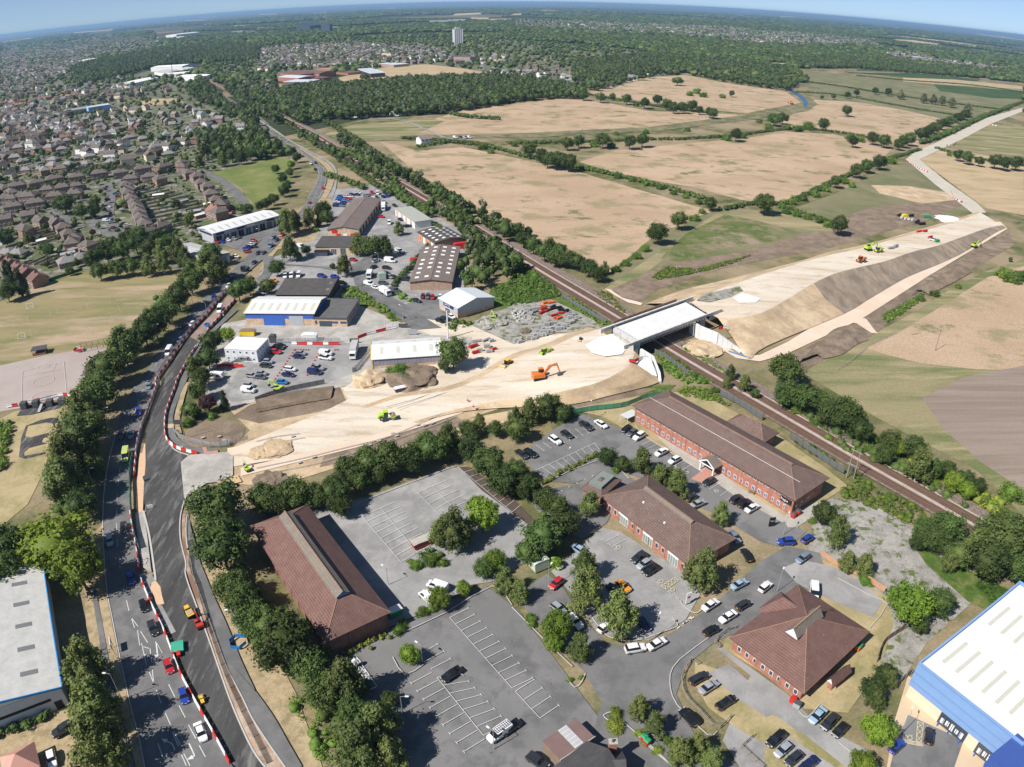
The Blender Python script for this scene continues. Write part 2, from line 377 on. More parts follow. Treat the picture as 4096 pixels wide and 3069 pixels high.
# ---------------------------------------------------------------- the ground and its fields
sheet('ground',[Vector((x,y,0)) for x,y in ((-70000,-300),(70000,-300),(70000,90000),(-70000,90000))],M_far,-.06)
sheet('ground',[Vector((x,y,0)) for x,y in ((-130,30),(200,30),(420,330),(700,700),(640,900),(150,900),(-160,820),(-330,560),(-330,250))],M_scrub,-.02)
sheet('residential_ground',pts("O 0,120 200,130 420,170 500,215 560,250 640,320 625,345 600,330 560,345 480,368 470,390 545,450 470,520 395,585 180,583 0,652"),M_garden,.02)
sheet('residential_ground',pts("O 480,165 700,170 730,150 1060,160 1250,190 1440,165 1400,110 1000,80 600,95 450,130"),M_garden,.02)
for i,(nm,mt,s) in enumerate((
    ('meadow',M_straw,"O 820,305 905,325 1000,318 1130,345 1250,372 1380,410 1500,445 1540,455 1490,482 1425,500 1370,545 1318,590 1270,580 1180,525 1100,495 960,410 900,375"),
    ('meadow',M_straw,"O 1250,350 1330,325 1480,310 1600,300 1700,285 1800,290 1925,322 1900,348 1800,385 1690,440 1600,432 1500,405 1350,380"),
    ('meadow',M_straw,"O 1650,272 1700,255 1760,215 1860,222 1960,240 2068,265 2000,322 1940,310 1830,290 1740,278"),
    ('meadow',M_straw,"O 840,285 920,262 1000,238 1120,222 1200,213 1290,218 1400,240 1510,245 1610,248 1400,275 1150,287 960,291"),
    ('meadow',M_straw,"O 1258,205 1330,182 1390,168 1480,162 1560,178 1700,200 1730,222 1610,245 1540,238 1500,232 1420,222 1330,212"),
    ('meadow',M_straw3,"O 700,290 760,270 870,262 930,255 960,262 900,290 830,300 760,310"),
    ('school_field',M_straw2,"O 730,168 830,146 920,139 1000,148 1052,157 1052,168 950,166 850,176 745,185"),
    ('pasture',M_dull,"O 1715,150 1850,165 1960,178 2100,200 2190,215 2180,245 2060,232 1900,215 1780,195 1720,175"),
    ('pasture',M_dull,"O 1750,190 1880,212 2060,235 2175,252 2080,268 1960,240 1860,222 1760,212"),
    ('field',M_dkgreen,"O 1850,150 1990,160 2120,172 2100,178 1980,170 1850,158"),
    ('field',M_straw2,"O 1950,168 2060,172 2210,187 2211,193 2060,184 1950,176"),
    ('field',M_dkgreen,"O 2015,182 2120,190 2211,198 2211,214 2140,212 2030,197"),
    ('field',M_straw2,"O 2000,322 2100,330 2211,352 2211,465 2130,450 2080,415 2020,370 1985,345"),
    ('field',M_straw3,"O 2040,268 2090,262 2211,275 2211,345 2120,325 2040,318"),
    ('works_field',M_dull,"O 1560,450 1640,462 1700,455 1800,420 1900,372 1960,352 1985,352 2040,395 2090,440 2110,455 1900,500 1700,545 1500,580 1380,620 1320,640 1318,600 1420,520 1500,470"),
    ('meadow_corner',M_straw3,"O 1300,628 1420,545 1560,452 1570,458 1470,530 1370,610 1340,645 1312,640"),
    ('weedy_bank',M_weedy,"O 1425,560 1480,505 1570,462 1640,468 1700,500 1680,520 1560,540 1480,568"),
    ('bare_soil',M_earth,"O 1320,625 1440,570 1600,545 1760,500 1800,495 1760,540 1560,580 1420,625 1380,655 1340,655"),
    ('bare_soil',M_earth,"O 1700,545 1800,480 1870,450 1960,440 2060,420 2085,440 1990,480 1880,510 1760,545"),
    ('bare_soil',M_sanddk,"O 1880,400 1960,402 2040,415 2065,432 1990,440 1900,418"),
    ('straw_margin',M_straw3,"O 1540,448 1600,458 1690,462 1790,490 1800,500 1720,500 1640,478 1560,462"),
    ('meadow',M_straw3,"O 1740,800 1820,760 1900,715 1990,665 2060,620 2130,585 2211,560 2211,820 2160,800 2060,790 1900,790"),
    ('meadow',M_straw3,"O 1730,805 1830,780 2000,775 2211,800 2211,1120 2160,1060 2100,1010 1980,950 1880,895 1790,840"),
    ('rough_meadow',M_straw,"O 1868,752 1945,716 2060,645 2130,600 2211,575 2211,800 2110,798 1990,785 1920,768"),
    ('ploughed_field',M_plough,"O 1990,860 2080,815 2211,790 2211,1060 2120,1000 2040,930"),
    ('bare_soil',M_earth,"O 1690,780 1760,740 1850,700 1900,640 2000,600 2080,555 2140,520 2180,500 2190,530 2120,570 2020,620 1950,670 1890,720 1800,765 1740,800"),
    ('park_lawn',M_lawn,"O 458,372 540,358 590,335 622,335 628,400 590,432 548,442 520,405 490,388"),
    ('small_green',M_straw2,"O 290,222 330,214 380,212 400,222 360,225 310,232"),
    ('playing_field',M_sport,"O -120,700 0,652 80,620 180,583 300,582 395,582 392,605 350,665 300,712 240,752 150,768 0,792 -120,820"),
    ('lawn',M_pale_lawn,"O -150,950 0,905 30,890 100,872 180,860 140,940 100,1010 60,1090 0,1140 -150,1200"),
    ('playground',M_play,"O -120,820 0,790 100,768 180,755 250,748 215,800 180,842 100,872 0,890 -120,930"),
    ('site_soil',M_earth,"O 395,945 420,915 500,905 530,925 520,955 470,965 410,975"),
    ('site_ground',M_sanddk,"O 490,880 560,860 720,830 760,830 830,800 1000,775 1060,770 1150,860 1010,905 700,960 520,1010 480,990 540,930"),
    ('spoil_strip',M_earth,"O 500,900 540,875 700,832 735,838 750,870 690,890 560,915"),
    ('works_margin',M_sanddk,"O 480,1010 640,1000 780,965 900,940 1010,905 1240,860 1260,870 1100,910 980,945 760,1000 600,1050 480,1045"),
    ('spoil_strip',M_earth,"O 690,1010 800,985 900,955 1000,920 1010,912 980,900 850,935 700,985"),
    ('grass_bank',M_green,"O 1240,870 1290,850 1380,830 1460,832 1440,850 1330,880 1240,900"),
    ('grass_bank',M_earth,"O 1235,868 1290,853 1370,838 1420,840 1320,872 1240,890"),
    ('railway_bank',M_green,"O 1050,660 1060,620 1150,590 1190,610 1320,695 1300,700 1230,690 1140,660 1060,672"),
    ('rough_grass',M_verge,"O 0,1560 40,1540 130,1480 190,1420 180,1180 250,1100 300,1300 330,1440 400,1657 300,1720 0,1720"),
    ('rubble_ground',M_gravel,"O 1745,1190 1760,1090 1800,1075 1880,1090 1960,1130 2080,1230 2140,1275 2100,1300 2000,1390 1940,1480 1900,1520 1880,1400 1910,1340 1800,1260"),
    ('weedy_grass',M_green,"O 1960,1160 2040,1210 2130,1250 2211,1290 2160,1330 2090,1300 2000,1220"),
    ('dry_lawn',M_pale_lawn,"O 1600,1300 1740,1195 1800,1215 1915,1290 1930,1345 1900,1440 1830,1540 1730,1530 1690,1480 1560,1400"),
    ('office_lawn',M_pale_lawn,"O 1440,845 1530,860 1680,940 1780,1010 1830,1050 1775,1085 1690,1120 1300,900 1230,885 1300,870"),
    ('verge',M_verge,"O 420,1175 440,1290 520,1450 640,1660 720,1720 640,1500 560,1340 500,1240"),
)):
    sheet(nm,pts(s),mt,.0025*i+.03)

sheet('rough_grass',pts("O 1100,215 1262,192 1480,158 1700,140 1850,146 2211,176 2300,300 2300,700 1900,560 1600,500 1200,600"),M_scrub,.0)
# ---------------------------------------------------------------- paved areas
Z=.16
_zc=[0]
def paved(nm,mt,s,dz=0,**k):
    _zc[0]+=1
    return sheet(nm,pts(s),mt,Z+.004*_zc[0],**k)
paved('car_park',M_asph_pale,"O 560,1140 640,1100 700,1092 790,1075 890,1040 955,1012 1010,1010 1060,1045 1110,1080 1160,1130 1150,1200 1080,1255 1030,1262 900,1330 840,1355 700,1240 600,1180")
paved('dark_soil_strip',flat('dark_soil',(.1,.075,.06),var=.3),"O 990,1008 1015,1010 1062,1045 1112,1082 1160,1130 1148,1140 1095,1100 1040,1060",1)  # narrow dark brown strip along the edge of the pale car park
paved('car_park',M_asph_lot,"O 830,1365 1050,1265 1120,1320 1240,1480 1300,1560 1250,1640 1180,1730 800,1730 760,1560 700,1420")
paved('access_road',M_asph,"O 1110,1290 1180,1240 1210,1260 1260,1340 1310,1390 1390,1400 1480,1350 1560,1290 1640,1215 1700,1180 1770,1195 1790,1260 1700,1290 1640,1330 1590,1370 1545,1385 1480,1440 1460,1500 1500,1590 1600,1657 1640,1740 1180,1740 1280,1580 1300,1520 1260,1450")
paved('car_park',M_asph_pale,"O 1190,1235 1300,1140 1340,1150 1480,1240 1520,1270 1480,1340 1400,1385 1290,1370 1240,1290",1)
paved('car_park',M_asph_lot,"O 1120,985 1200,925 1260,895 1320,920 1400,950 1500,1010 1700,1125 1740,1150 1700,1185 1640,1170 1560,1120 1440,1060 1340,1015 1300,1020 1240,1045 1180,1040",1)
paved('car_park',M_asph_lot,"O 1130,1068 1250,1045 1310,998 1345,1020 1400,1060 1420,1100 1330,1090 1310,1130 1260,1165 1200,1150",2)
paved('car_park',M_asph_pale,"O 1545,1400 1560,1400 1700,1500 1760,1560 1870,1620 1900,1657 1900,1740 1650,1740 1560,1600 1600,1500 1620,1460",1)
paved('car_park',M_asph_pale,"O 1690,1228 1730,1210 1800,1225 1870,1262 1905,1300 1885,1335 1800,1300 1720,1260",1)
paved('grass_island',M_pale_lawn,"O 1500,1430 1545,1445 1700,1565 1720,1580 1690,1605 1665,1615 1600,1580 1530,1530 1500,1480",3)
paved('grass_island',M_pale_lawn,"O 1690,1560 1740,1590 1880,1700 1850,1760 1720,1720 1650,1650 1650,1620",3)
paved('parking_bays',M_asph_pale,"O 1525,1455 1575,1435 1625,1480 1690,1535 1655,1550 1600,1515",4)
paved('parking_bays',M_asph_pale,"O 1670,1600 1700,1590 1850,1690 1830,1740 1700,1640",4)
paved('footpath',M_slab,"O 1440,945 1480,965 1600,1055 1700,1120 1690,1130 1590,1075 1450,975 1415,940",3)
paved('footpath',M_slab,"O 1690,1118 1720,1100 1770,1085 1800,1090 1720,1140 1700,1140",3)
paved('customer_forecourt',flat('buff_resin_paving',(.6,.46,.31),var=.1,sc=.3),"O 1930,1560 1960,1460 2020,1500 2211,1600 2211,1740 1900,1740",1)
paved('customer_car_park',M_asph_lot,"O 1960,1545 2080,1600 2060,1657 2080,1740 1900,1740 1930,1620",2)
paved('industrial_yard',M_yard,"O 400,840 450,790 480,700 540,690 650,690 760,655 850,690 900,715 1000,720 1060,700 1110,720 1040,760 900,790 780,830 600,860 500,880 440,870")
paved('industrial_estate_ground',M_asph_pale,"O 545,620 580,560 640,540 700,440 720,410 830,400 900,430 930,460 1000,500 1010,550 1000,640 960,690 900,690 800,640 740,640 680,680 560,640")
paved('site_car_park',M_asph_pale,"O 480,850 560,740 720,740 800,745 780,800 730,820 620,855 500,870",1)
paved('trade_car_park',M_asph,"O 425,500 440,520 530,545 590,500 610,480 600,470 500,510",1)
paved('estate_verge',M_verge,"O 720,430 680,520 600,540 560,590 590,500 640,460 700,400",1)
paved('estate_verge',M_green,"O 745,660 760,640 800,630 900,700 860,690 800,660",2)
paved('business_car_park',M_asph_lot,"O 870,660 900,650 945,640 985,700 1000,715 940,700 890,680",2)
paved('supply_yard',M_gravel,"O 1010,700 1060,680 1130,650 1190,648 1280,690 1300,715 1200,720 1110,745 1040,765 1020,740",3)
paved('haul_ground',M_sand,"O 860,700 920,690 1020,705 1110,745 1200,722 1300,712 1320,760 1240,800 1000,850 760,880 740,840 790,810 900,790 1010,775 1020,730 930,725",4)
paved('haul_road',M_sand,"O 700,890 760,860 900,820 1060,780 1240,800 1150,830 1010,885 800,945 620,990 500,1010 490,975 600,930",5)
paved('footway_base',M_sandpink,"O 490,970 640,940 645,950 500,985",6)
paved('footway_base',M_sandpink,"O 520,1012 760,955 990,885 1000,893 770,968 520,1030",6)
paved('track',M_sandpink,"O 1480,735 1540,745 1590,775 1640,782 1700,765 1860,690 2000,600 2150,510 2175,495 2160,480 2130,480 2050,530 1900,620 1820,665 1700,740 1640,768 1600,770 1550,740",6)
paved('track',M_sandpink,"O 1830,680 1870,690 1885,710 1895,722 1880,720 1850,700 1825,695",7)
paved('works_track',ground('sandy_track',[(.5,.45,.37),(.56,.51,.43)],[.1],speck=(1.5,.1)),"O 1955,345 1975,330 2060,290 2130,255 2211,232 2211,240 2140,268 2080,300 1985,345 2040,390 2110,440 2130,460 2100,462 2020,400",6)
paved('stone_ramp',flat('pink_stone',(.8,.6,.5),var=.1),"C2 800,840 850,850 950,920 1125,965 1110,985 1000,960 890,900",7)
# a brook that winds between the meadows
paved('brook_bank',ground('brook_bank_scrub',[(.16,.16,.08),(.1,.11,.05),(.25,.22,.13)],[.05,.1],speck=(.7,.3)),"O 600,300 760,300 960,293 1150,289 1400,276 1600,251 1700,236 1740,228 1745,220 1730,205 1700,190 1690,180 1700,178 1740,205 1765,225 1745,240 1640,257 1420,284 1150,298 900,302 700,310",8)
paved('brook',M_water,"O 1698,183 1712,195 1735,210 1745,222 1742,232 1735,232 1735,222 1722,208 1704,196 1694,186",9)
# ---------------------------------------------------------------- roads: left and right edges as seen, laid as strips
# ground tops so far are below .42 m; roads lie above them
ZR=.44
LW=pts("A0 1265,1730 1200,1400 1140,1180 1090,960 1030,680 975,400 930,170 B0 905,1560 893,1300 890,1150 905,900 940,680 1005,430 1085,210 1165,20 C0 1215,1640 1340,1430 1500,1200 1700,990 1900,790 2090,600 C1 0,480 90,380 200,290 370,180 430,90 490,0")
RW=pts("A0 2050,1730 1860,1400 1690,1100 1560,850 1430,520 1300,220 1222,30 B0 1190,1540 1150,1260 1120,1050 1125,850 1175,640 1210,420 1290,180 1360,0 C0 1370,1590 1480,1430 1610,1240 1790,1070 1960,860 2206,640 C1 90,560 180,470 270,360 420,210 500,130 590,0")
strip('main_road',LW,RW,M_asph,ZR,4)
LN=pts("D1 440,1290 500,1190 528,1130 540,1080 525,1030 490,985 430,930 370,880 290,825 180,765 60,695 O 509,232 480,215 462,200")
RN=pts("D1 545,1290 585,1210 605,1150 612,1090 600,1045 560,1000 500,940 430,890 350,840 250,785 110,695 O 520,235 492,212 470,197")
strip('main_road',LN,RN,M_asph,ZR+.01,4)
LC=pts("D1 615,1290 660,1200 682,1130 690,1080 670,1030 630,985 560,940 470,895 380,845 280,785 160,705 0,600")
RC=pts("D1 660,1290 690,1200 700,1130 702,1080 690,1025 645,975 575,930 485,888 390,835 290,778 170,695 10,592")
strip('cycle_road',LC,RC,M_asph_pale,ZR+.02,4)
# verge in the curve between the roads
sheet('verge',pts("D1 560,1290 600,1210 622,1150 630,1090 615,1040 580,1000 520,950 440,900 360,850 380,850 470,900 560,945 630,990 668,1035 686,1085 678,1130 655,1200 610,1290"),M_verge,ZR-.012)
# new carriageway of black asphalt between the barriers
LB=pts("A0 2130,1730 2010,1640 1900,1440 1760,1140 1620,880 1500,570 1400,270 1340,60 B0 1330,1600 1290,1320 1262,1110 1240,960 1250,600 1275,400 1320,180 1400,0 C0 1420,1600 1520,1440 1640,1260 1760,1130")
RB=pts("A0 2330,1730 2180,1520 2010,1160 1900,860 1810,600 1700,300 1600,20 B0 1600,1560 1555,1350 1556,1150 1600,990 1625,800 1630,640 1500,570 1425,440 1430,260 1530,0 C0 1545,1590 1650,1420 1720,1300 1800,1180")
strip('new_carriageway',LB,RB,M_asph_new,ZR+.004,3)
sheet('side_road_mouth',pts("B0 1560,690 1630,628 1760,615 1950,600 2010,640 2010,800 1890,860 1780,870 1680,940 1590,1000"),M_yard,ZR+.016)
sheet('bare_margin',pts("C0 1640,1260 1760,1130 1900,1000 1975,890 2030,940 1930,1060 1800,1190 1720,1300"),ground('brown_planings',[(.28,.2,.17),(.34,.25,.21)],[.2]),ZR+.008)
# trench of orange sub-base beside the new carriageway
sheet('trench_strip',pts("B0 1225,520 1255,530 1258,700 1243,900 1235,1110 1200,1130 1175,1080 1180,900 1195,700"),M_orange,ZR+.02)
sheet('trench_strip',pts("A0 1310,80 1345,60 1385,110 1400,190 1420,260 1385,270 1350,265 1335,200 1300,130"),M_orange,ZR+.02)
sheet('old_kerb_strip',pts("B0 1170,1130 1240,1110 1270,1300 1310,1640 1240,1600 1190,1400"),M_yard,ZR+.012)
sheet('old_kerb_strip',pts("A0 1215,0 1310,0 1345,60 1300,90 1330,260 1400,275 1520,500 1480,520 1400,420 1290,200"),M_asph_pale,ZR+.012)
# east edge of the new road: brown gravel margin, footway, verge
GB=[pts("B0 1570,1360 1575,1150 1625,1010 1700,920"),pts("B0 1630,1600 1590,1360 1598,1150 1645,1030 1712,940")]
strip('gravel_margin',pts("A0 2350,1720 2190,1530 2040,1200 1920,880 1830,600 1720,300 1620,10 B0 1590,1500 1572,1360 1575,1150 1625,1010"),pts("A0 2500,1740 2206,1290 2100,1080 1960,820 1860,560 1760,280 1660,10 B0 1645,1560 1605,1360 1605,1150 1650,1030"),ground('orange_gravel_margin',[(.42,.29,.2),(.5,.4,.31),(.22,.13,.09)],[.15,.1]),ZR+.02,4)
strip('footway',pts("A0 2520,1740 2206,1300 2100,1090 1970,820 1870,560 1770,280 1680,10 B0 1655,1560 1625,1380 1625,1170"),pts("A1 400,1657 270,1430 150,1220 0,1010 A0 2206,1010 2080,740 1960,440 1850,200 1770,0 B0 1740,1580 1700,1450 1660,1200"),M_asph,ZR+.024,4)
strip('footway',pts("C0 1590,1620 1700,1440 1760,1340 1800,1240 1990,1040 2030,970 B0 1545,10 1440,260 1440,440 1510,560 1620,610 1740,620 1880,590")[::-1] if 0 else pts("B0 1880,600 1740,615 1620,605 1520,560 1445,450 1450,260 1545,10 C0 1590,1560 1730,1300 1990,1040"),pts("B0 1880,580 1780,570 1680,560 1590,520 1510,440 1500,260 1600,10 C0 1640,1560 1760,1310 2060,1020"),M_asph,ZR+.028,4)
strip('verge',pts("B0 1520,440 1505,300 1560,100 1610,0"),pts("B0 1570,440 1550,320 1600,100 1640,0"),M_verge,ZR+.02,4)
sheet('tactile_crossing',pts("B0 1435,365 1500,358 1500,392 1440,398"),M_buff,ZR+.06)
sheet('tactile_crossing',pts("B0 1745,562 1780,562 1790,600 1880,590 1885,612 1765,622"),M_redpave,ZR+.06)
sheet('tactile_crossing',pts("B0 1990,815 2050,800 2088,858 2010,880"),M_buff,ZR+.06)
sheet('tactile_crossing',pts("B0 1870,858 1935,838 1945,870 1880,880"),M_redpave,ZR+.06)
# left pavement of the main road
strip('footway',pts("A0 1120,1700 1050,1400 980,1140 920,960 880,700 840,440 800,200 785,140"),pts("A0 1175,1720 1110,1400 1030,1140 985,960 935,700 890,440 850,240 825,140"),M_asph,ZR-.04,4)
strip('verge',pts("A0 1185,1700 1110,1400 1035,1130 990,960 940,700 893,440 855,240 830,140"),pts("A0 1250,1700 1190,1400 1130,1180 1080,960 1020,680 965,400 920,170"),M_verge,ZR-.03,4)
kerb(LW[:13],M_kerb,'kerb',.22,.12,4,ZR)
kerb(pts("A0 2340,1730 2182,1520 2015,1160 1905,860 1815,600 1705,300 1605,20 B0 1605,1560 1558,1350 1560,1150 1605,990 1650,930"),M_kerb,'kerb',.3,.14,4,ZR)
kerb(pts("A0 2510,1740 2206,1295 2100,1085 1965,822 1865,560 1765,280 1668,10 B0 1650,1560 1612,1380 1612,1170 1655,1035"),M_kerb,'kerb',.25,.14,4,ZR)
kerb(pts("B0 1630,632 1500,575 1428,440 1430,260 1530,0 C0 1545,1590 1650,1420 1720,1300 1800,1180"),M_kerb,'kerb',.3,.14,4,ZR)
kerb(pts("B0 1240,1110 1290,1320 1335,1620 A0 1345,60"),M_kerb,'kerb',.5,.14,4,ZR)

# ---- estate roads
er=strip('estate_road',pts("C1 150,610 250,640 500,655 700,690 800,700 840,730 850,800 900,870 1000,940 1130,1020 1230,1090 1310,1170 1350,1200"),pts("C1 90,560 250,625 420,640 620,655 820,655 980,660 1010,740 960,760 1010,830 1150,900 1300,990 1450,1090 1600,1180 1700,1215"),M_asph,ZR,4)
strip('estate_road',pts("C1 800,650 900,600 980,520 1030,440 1060,380"),pts("C1 980,690 1030,640 1060,540 1100,440 1130,380"),M_asph,ZR+.01,4)
strip('estate_road',pts("C1 0,560 60,600 60,700 0,760"),pts("C1 150,560 160,640 130,720 60,810"),M_asph,ZR+.013,4)
# residential streets
_si=0
for s,wd in (("D0 960,1290 930,1200 960,1155 1010,1140",9),("C0 955,0 950,60 935,150 940,230 1000,330 1060,400",8),("C0 440,150 480,200 560,240 680,275 780,280 870,240 930,180",7.5),
              ("C0 800,285 900,340 1000,400",6.5),("C0 2030,0 2080,60 2120,130 2140,190",6),("D0 1740,1060 1830,1080 1930,1140 2020,1210 2080,1290",6),("D0 1740,1060 1560,1080 1300,1110 1000,1150 800,1165",6),
              ("D0 410,830 370,900 320,980 230,1010",9),("D0 230,840 420,825 560,800 760,770",7),("D0 1560,570 1540,620 1580,680 1760,720",7),("D0 1300,130 1160,200 1020,310 1060,340 1230,370 1420,380 1560,380",9),("O 470,120 530,160 600,215",8),
              ("D2 0,0 0,0",0)):
    if wd: road('street',pts(s),wd,M_asph,ZR-.2+.004*(_si := _si+1),5)
road('farm_track',pts("D1 1180,598 1300,620 1420,670 1540,720 1640,760 1760,775 1880,750"),3.2,M_asph_pale,.3)
road('farm_track',pts("D1 640,575 760,580 900,590 1180,598"),3,M_asph_pale,.31)

# ---------------------------------------------------------------- markings
mk=MB();ZM=ZR+.035
def seg(s,wd=.12,m=None,z=None):
    P=pts(s)
    for a,b in zip(P,P[1:]): ribbon(m or mk,[a,b],wd,ZM if z is None else z)
def dashes(s,wd,on,off,m=None,z=None,n=4):
    P=smooth(pts(s),n);Q=resample(P,.5);i=0
    a=int(on/.5);b=int(off/.5)
    while i+a < len(Q):
        ribbon(m or mk,Q[i:i+a+1],wd,ZM if z is None else z);i+=a+b
# main road lines (bottom left)
for s in ("A0 1095,230 1117,322","A0 1133,375 1193,455","A0 1218,500 1278,597","A0 1228,628 1288,645","A0 1298,645 1312,765","A0 1252,698 1300,722","A0 1318,828 1330,945","A0 1287,838 1330,945","A0 1352,1005 1395,1118","A0 1458,955 1513,1065","A0 1420,1180 1475,1303","A0 1548,1138 1602,1242","A0 1367,1465 1413,1595","A0 1630,1305 1693,1422","A0 1570,1562 1612,1657","A0 1590,1552 1643,1657","A0 1492,1368 1545,1492","A0 1504,1360 1560,1480","A0 1722,1482 1775,1580","A0 1135,375 1165,470","A0 1225,600 1268,790","A0 1190,490 1210,620"):
    seg(s,.16)
def arrow(s,wd=.18,head=.5,m=None):
    P=smooth(pts(s),4);m=m or mk;ribbon(m,P,wd,ZM);d=(P[-1]-P[-2]).normalized();n=Vector((-d.y,d.x,0));e=P[-1]
    m.poly([e-n*head+Vector((0,0,ZM)),e+d*head*2.6+Vector((0,0,ZM)),e+n*head+Vector((0,0,ZM))])
arrow("A0 1350,585 1360,680 1357,700",.3);arrow("A0 1512,1522 1490,1470 1450,1450 1440,1445",.2);arrow("A0 1635,1465 1665,1530 1680,1570 1668,1580",.25);arrow("A0 1350,585 1400,680",.1,.1)
dashes("B0 1040,1560 1015,1380 1010,1100 1030,800 1085,500 1150,300 1220,100 C0 1310,1560 1420,1390 1540,1240 1690,1080 1850,930 1980,800",.14,3,4)
dashes("C0 2100,680 2206,600 C1 130,470 260,330 420,170 500,60 530,10",.14,3,4)
dashes("D1 500,1270 555,1160 568,1090 550,1030 500,970 400,895 250,800 120,720 O 512,236",.14,3,4,z=ZM+.01)
seg("D1 660,1275 690,1180 694,1080 680,1030 640,985",.12,z=ZM+.02)
# white lines along both edges of the bend
for s in ("D1 445,1290 505,1190 533,1130 545,1080 530,1030 495,985 435,930 375,880 295,825 185,765","D1 541,1290 581,1210 601,1150 608,1090 596,1045 556,1000 496,940"):
    P=smooth(pts(s),4);ribbon(mk,P,.15,ZM+.01)
props(mk.build('road_markings',M_line),kind='structure')

lot=MB()
def bays(a,b,n,d0,d1=None,back=None,t=True,m=None,wd=.1,skip=()):
    """n+1 parallel bay lines starting along a-b and running to the matching points along d0-d1"""
    a,b,c,d=pt(a),pt(b),pt(d0),pt(d1)
    m=m or lot
    for i in range(n+1):
        if i in skip: continue
        k=i/n;p=a.lerp(b,k);q=c.lerp(d,k);ribbon(m,[p,q],wd,ZM)
        if t:
            u=(b-a).normalized()*.35;ribbon(m,[q-u,q+u],wd,ZM+.003)
    if back: ribbon(m,[a,b],wd,ZM+.006)
bays("A1 1560,895","A1 1960,1395",7,"A1 1780,870","A1 2170,1290",back=True)
bays("A1 1515,852","A1 1970,1425",8,"A1 1338,945","A1 1790,1535",t=True)
seg("A1 1470,790 1560,895");seg("A1 1960,1395 2025,1480",.14);seg("A1 1470,790 1610,730")
bays("A1 1505,823","A1 1400,700",2,"A1 1675,735","A1 1565,608")
seg("A1 1130,660 1240,600");seg("A1 1330,555 1465,490");seg("A1 1410,600 1520,550");seg("A1 1260,520 1285,550")
bays("A1 1670,380","A1 2205,985",10,"A1 1830,298","A2 180,900",back=True)
bays("A2 28,1015","A2 240,1245",3,"A2 190,912","A2 402,1135",back=True)
seg("A2 0,985 28,1015")
seg("A1 1975,155 2206,405",.12);seg("A2 0,395 490,888",.12);seg("A2 45,435 108,398");seg("A2 188,582 250,550");seg("A2 340,738 400,700");seg("A1 2105,285 2165,255")
seg("A1 1195,1470 1335,1388");seg("A1 1260,1540 1395,1470");seg("A1 1335,1610 1445,1545");seg("A1 960,1115 1060,1065")
# lot behind the hipped hall
bays("B1 915,1155","B1 1250,1550",8,"B1 1075,1085","B1 1390,1465",back=True,t=False)
bays("B1 1075,1085","B1 1390,1465",8,"B1 1205,1030","B1 1510,1400",back=True,t=False);seg("B1 1205,1030 1455,1312")
bays("B1 1395,950","B1 1590,1150",4,"B1 1522,895","B1 1700,1080",back=True,t=False);bays("B1 1522,895","B1 1700,1080",4,"B1 1645,843","B1 1830,1020",back=True,t=False)
seg("B1 1645,843 1850,1040");seg("B1 1310,995 1355,1055");seg("B1 1070,1510 1135,1590");seg("B1 810,1180 845,1235")
bays("B1 1745,735","B1 2206,1120",9,"B1 1815,720","B1 2280,1060",t=False,back=True)
seg("B1 600,1220 700,1190");seg("B1 830,1550 890,1530")
# office car parks
bays("B2 200,762","B2 710,525",9,"B2 290,822","B2 760,590",back=True,t=False)
bays("B2 30,615","B2 700,330",12,"B2 100,660","B2 770,395",t=True,skip=(1,11))
bays("B2 945,455","B2 1150,582",4,"B2 1045,400","B2 1250,535",t=False)
bays("B2 1215,610","B2 1450,765",4,"B2 1310,550","B2 1540,715",t=False)
bays("B2 1695,925","B2 1790,980",1,"B2 1790,870","B2 1880,920",t=True);bays("B2 1850,1015","B2 1975,1100",2,"B2 1920,975","B2 2040,1060",t=False)
seg("B2 755,500 1025,655");seg("B2 840,545 1000,640")
for i,(a,b) in enumerate((("305,895","312,950"),("362,855","392,960"),("430,822","460,925"),("497,790","525,893"),("565,757","590,860"),("630,727","657,828"),("697,695","725,798"))):
    seg("B2 %s %s" % (a,b));
seg("B2 484,1052 590,998");seg("B2 530,1090 620,1045");seg("B2 590,1130 690,1095")
bays("B2 800,1375","B2 855,1420",1,"B2 915,1318","B2 970,1358",t=True);seg("B2 805,1350 915,1312")
for s in ("B2 640,1480 700,1530","B2 700,1530 740,1560","A2 1045,150 1115,205","A2 1115,205 1060,240","A2 1125,210 1330,370","A2 1025,75 1125,155","A2 1225,180 1330,265","A2 1390,312 1510,412","A2 1138,310 1260,400","A2 1055,45 1160,130","A2 1375,185 1450,140"):
    seg(s,.13)
arrow("A2 1085,25 1170,90",.16,.4);arrow("A2 1320,212 1395,270",.16,.4);arrow("A2 1350,335 1275,275",.16,.4)
dashes("A2 1420,475 1575,345",.3,1,1,lot);dashes("A2 1480,425 1590,360",.3,1,1,lot)
seg("A2 910,1345 1052,1488 1115,1437",.13);seg("A2 1755,1115 1880,1012",.1);seg("A2 1600,1000 1740,900",.06)
for s in ("A3 1140,1657 1160,1440","A3 1160,1430 1215,1250","A3 1000,1590 1120,1625"): seg(s,.12)
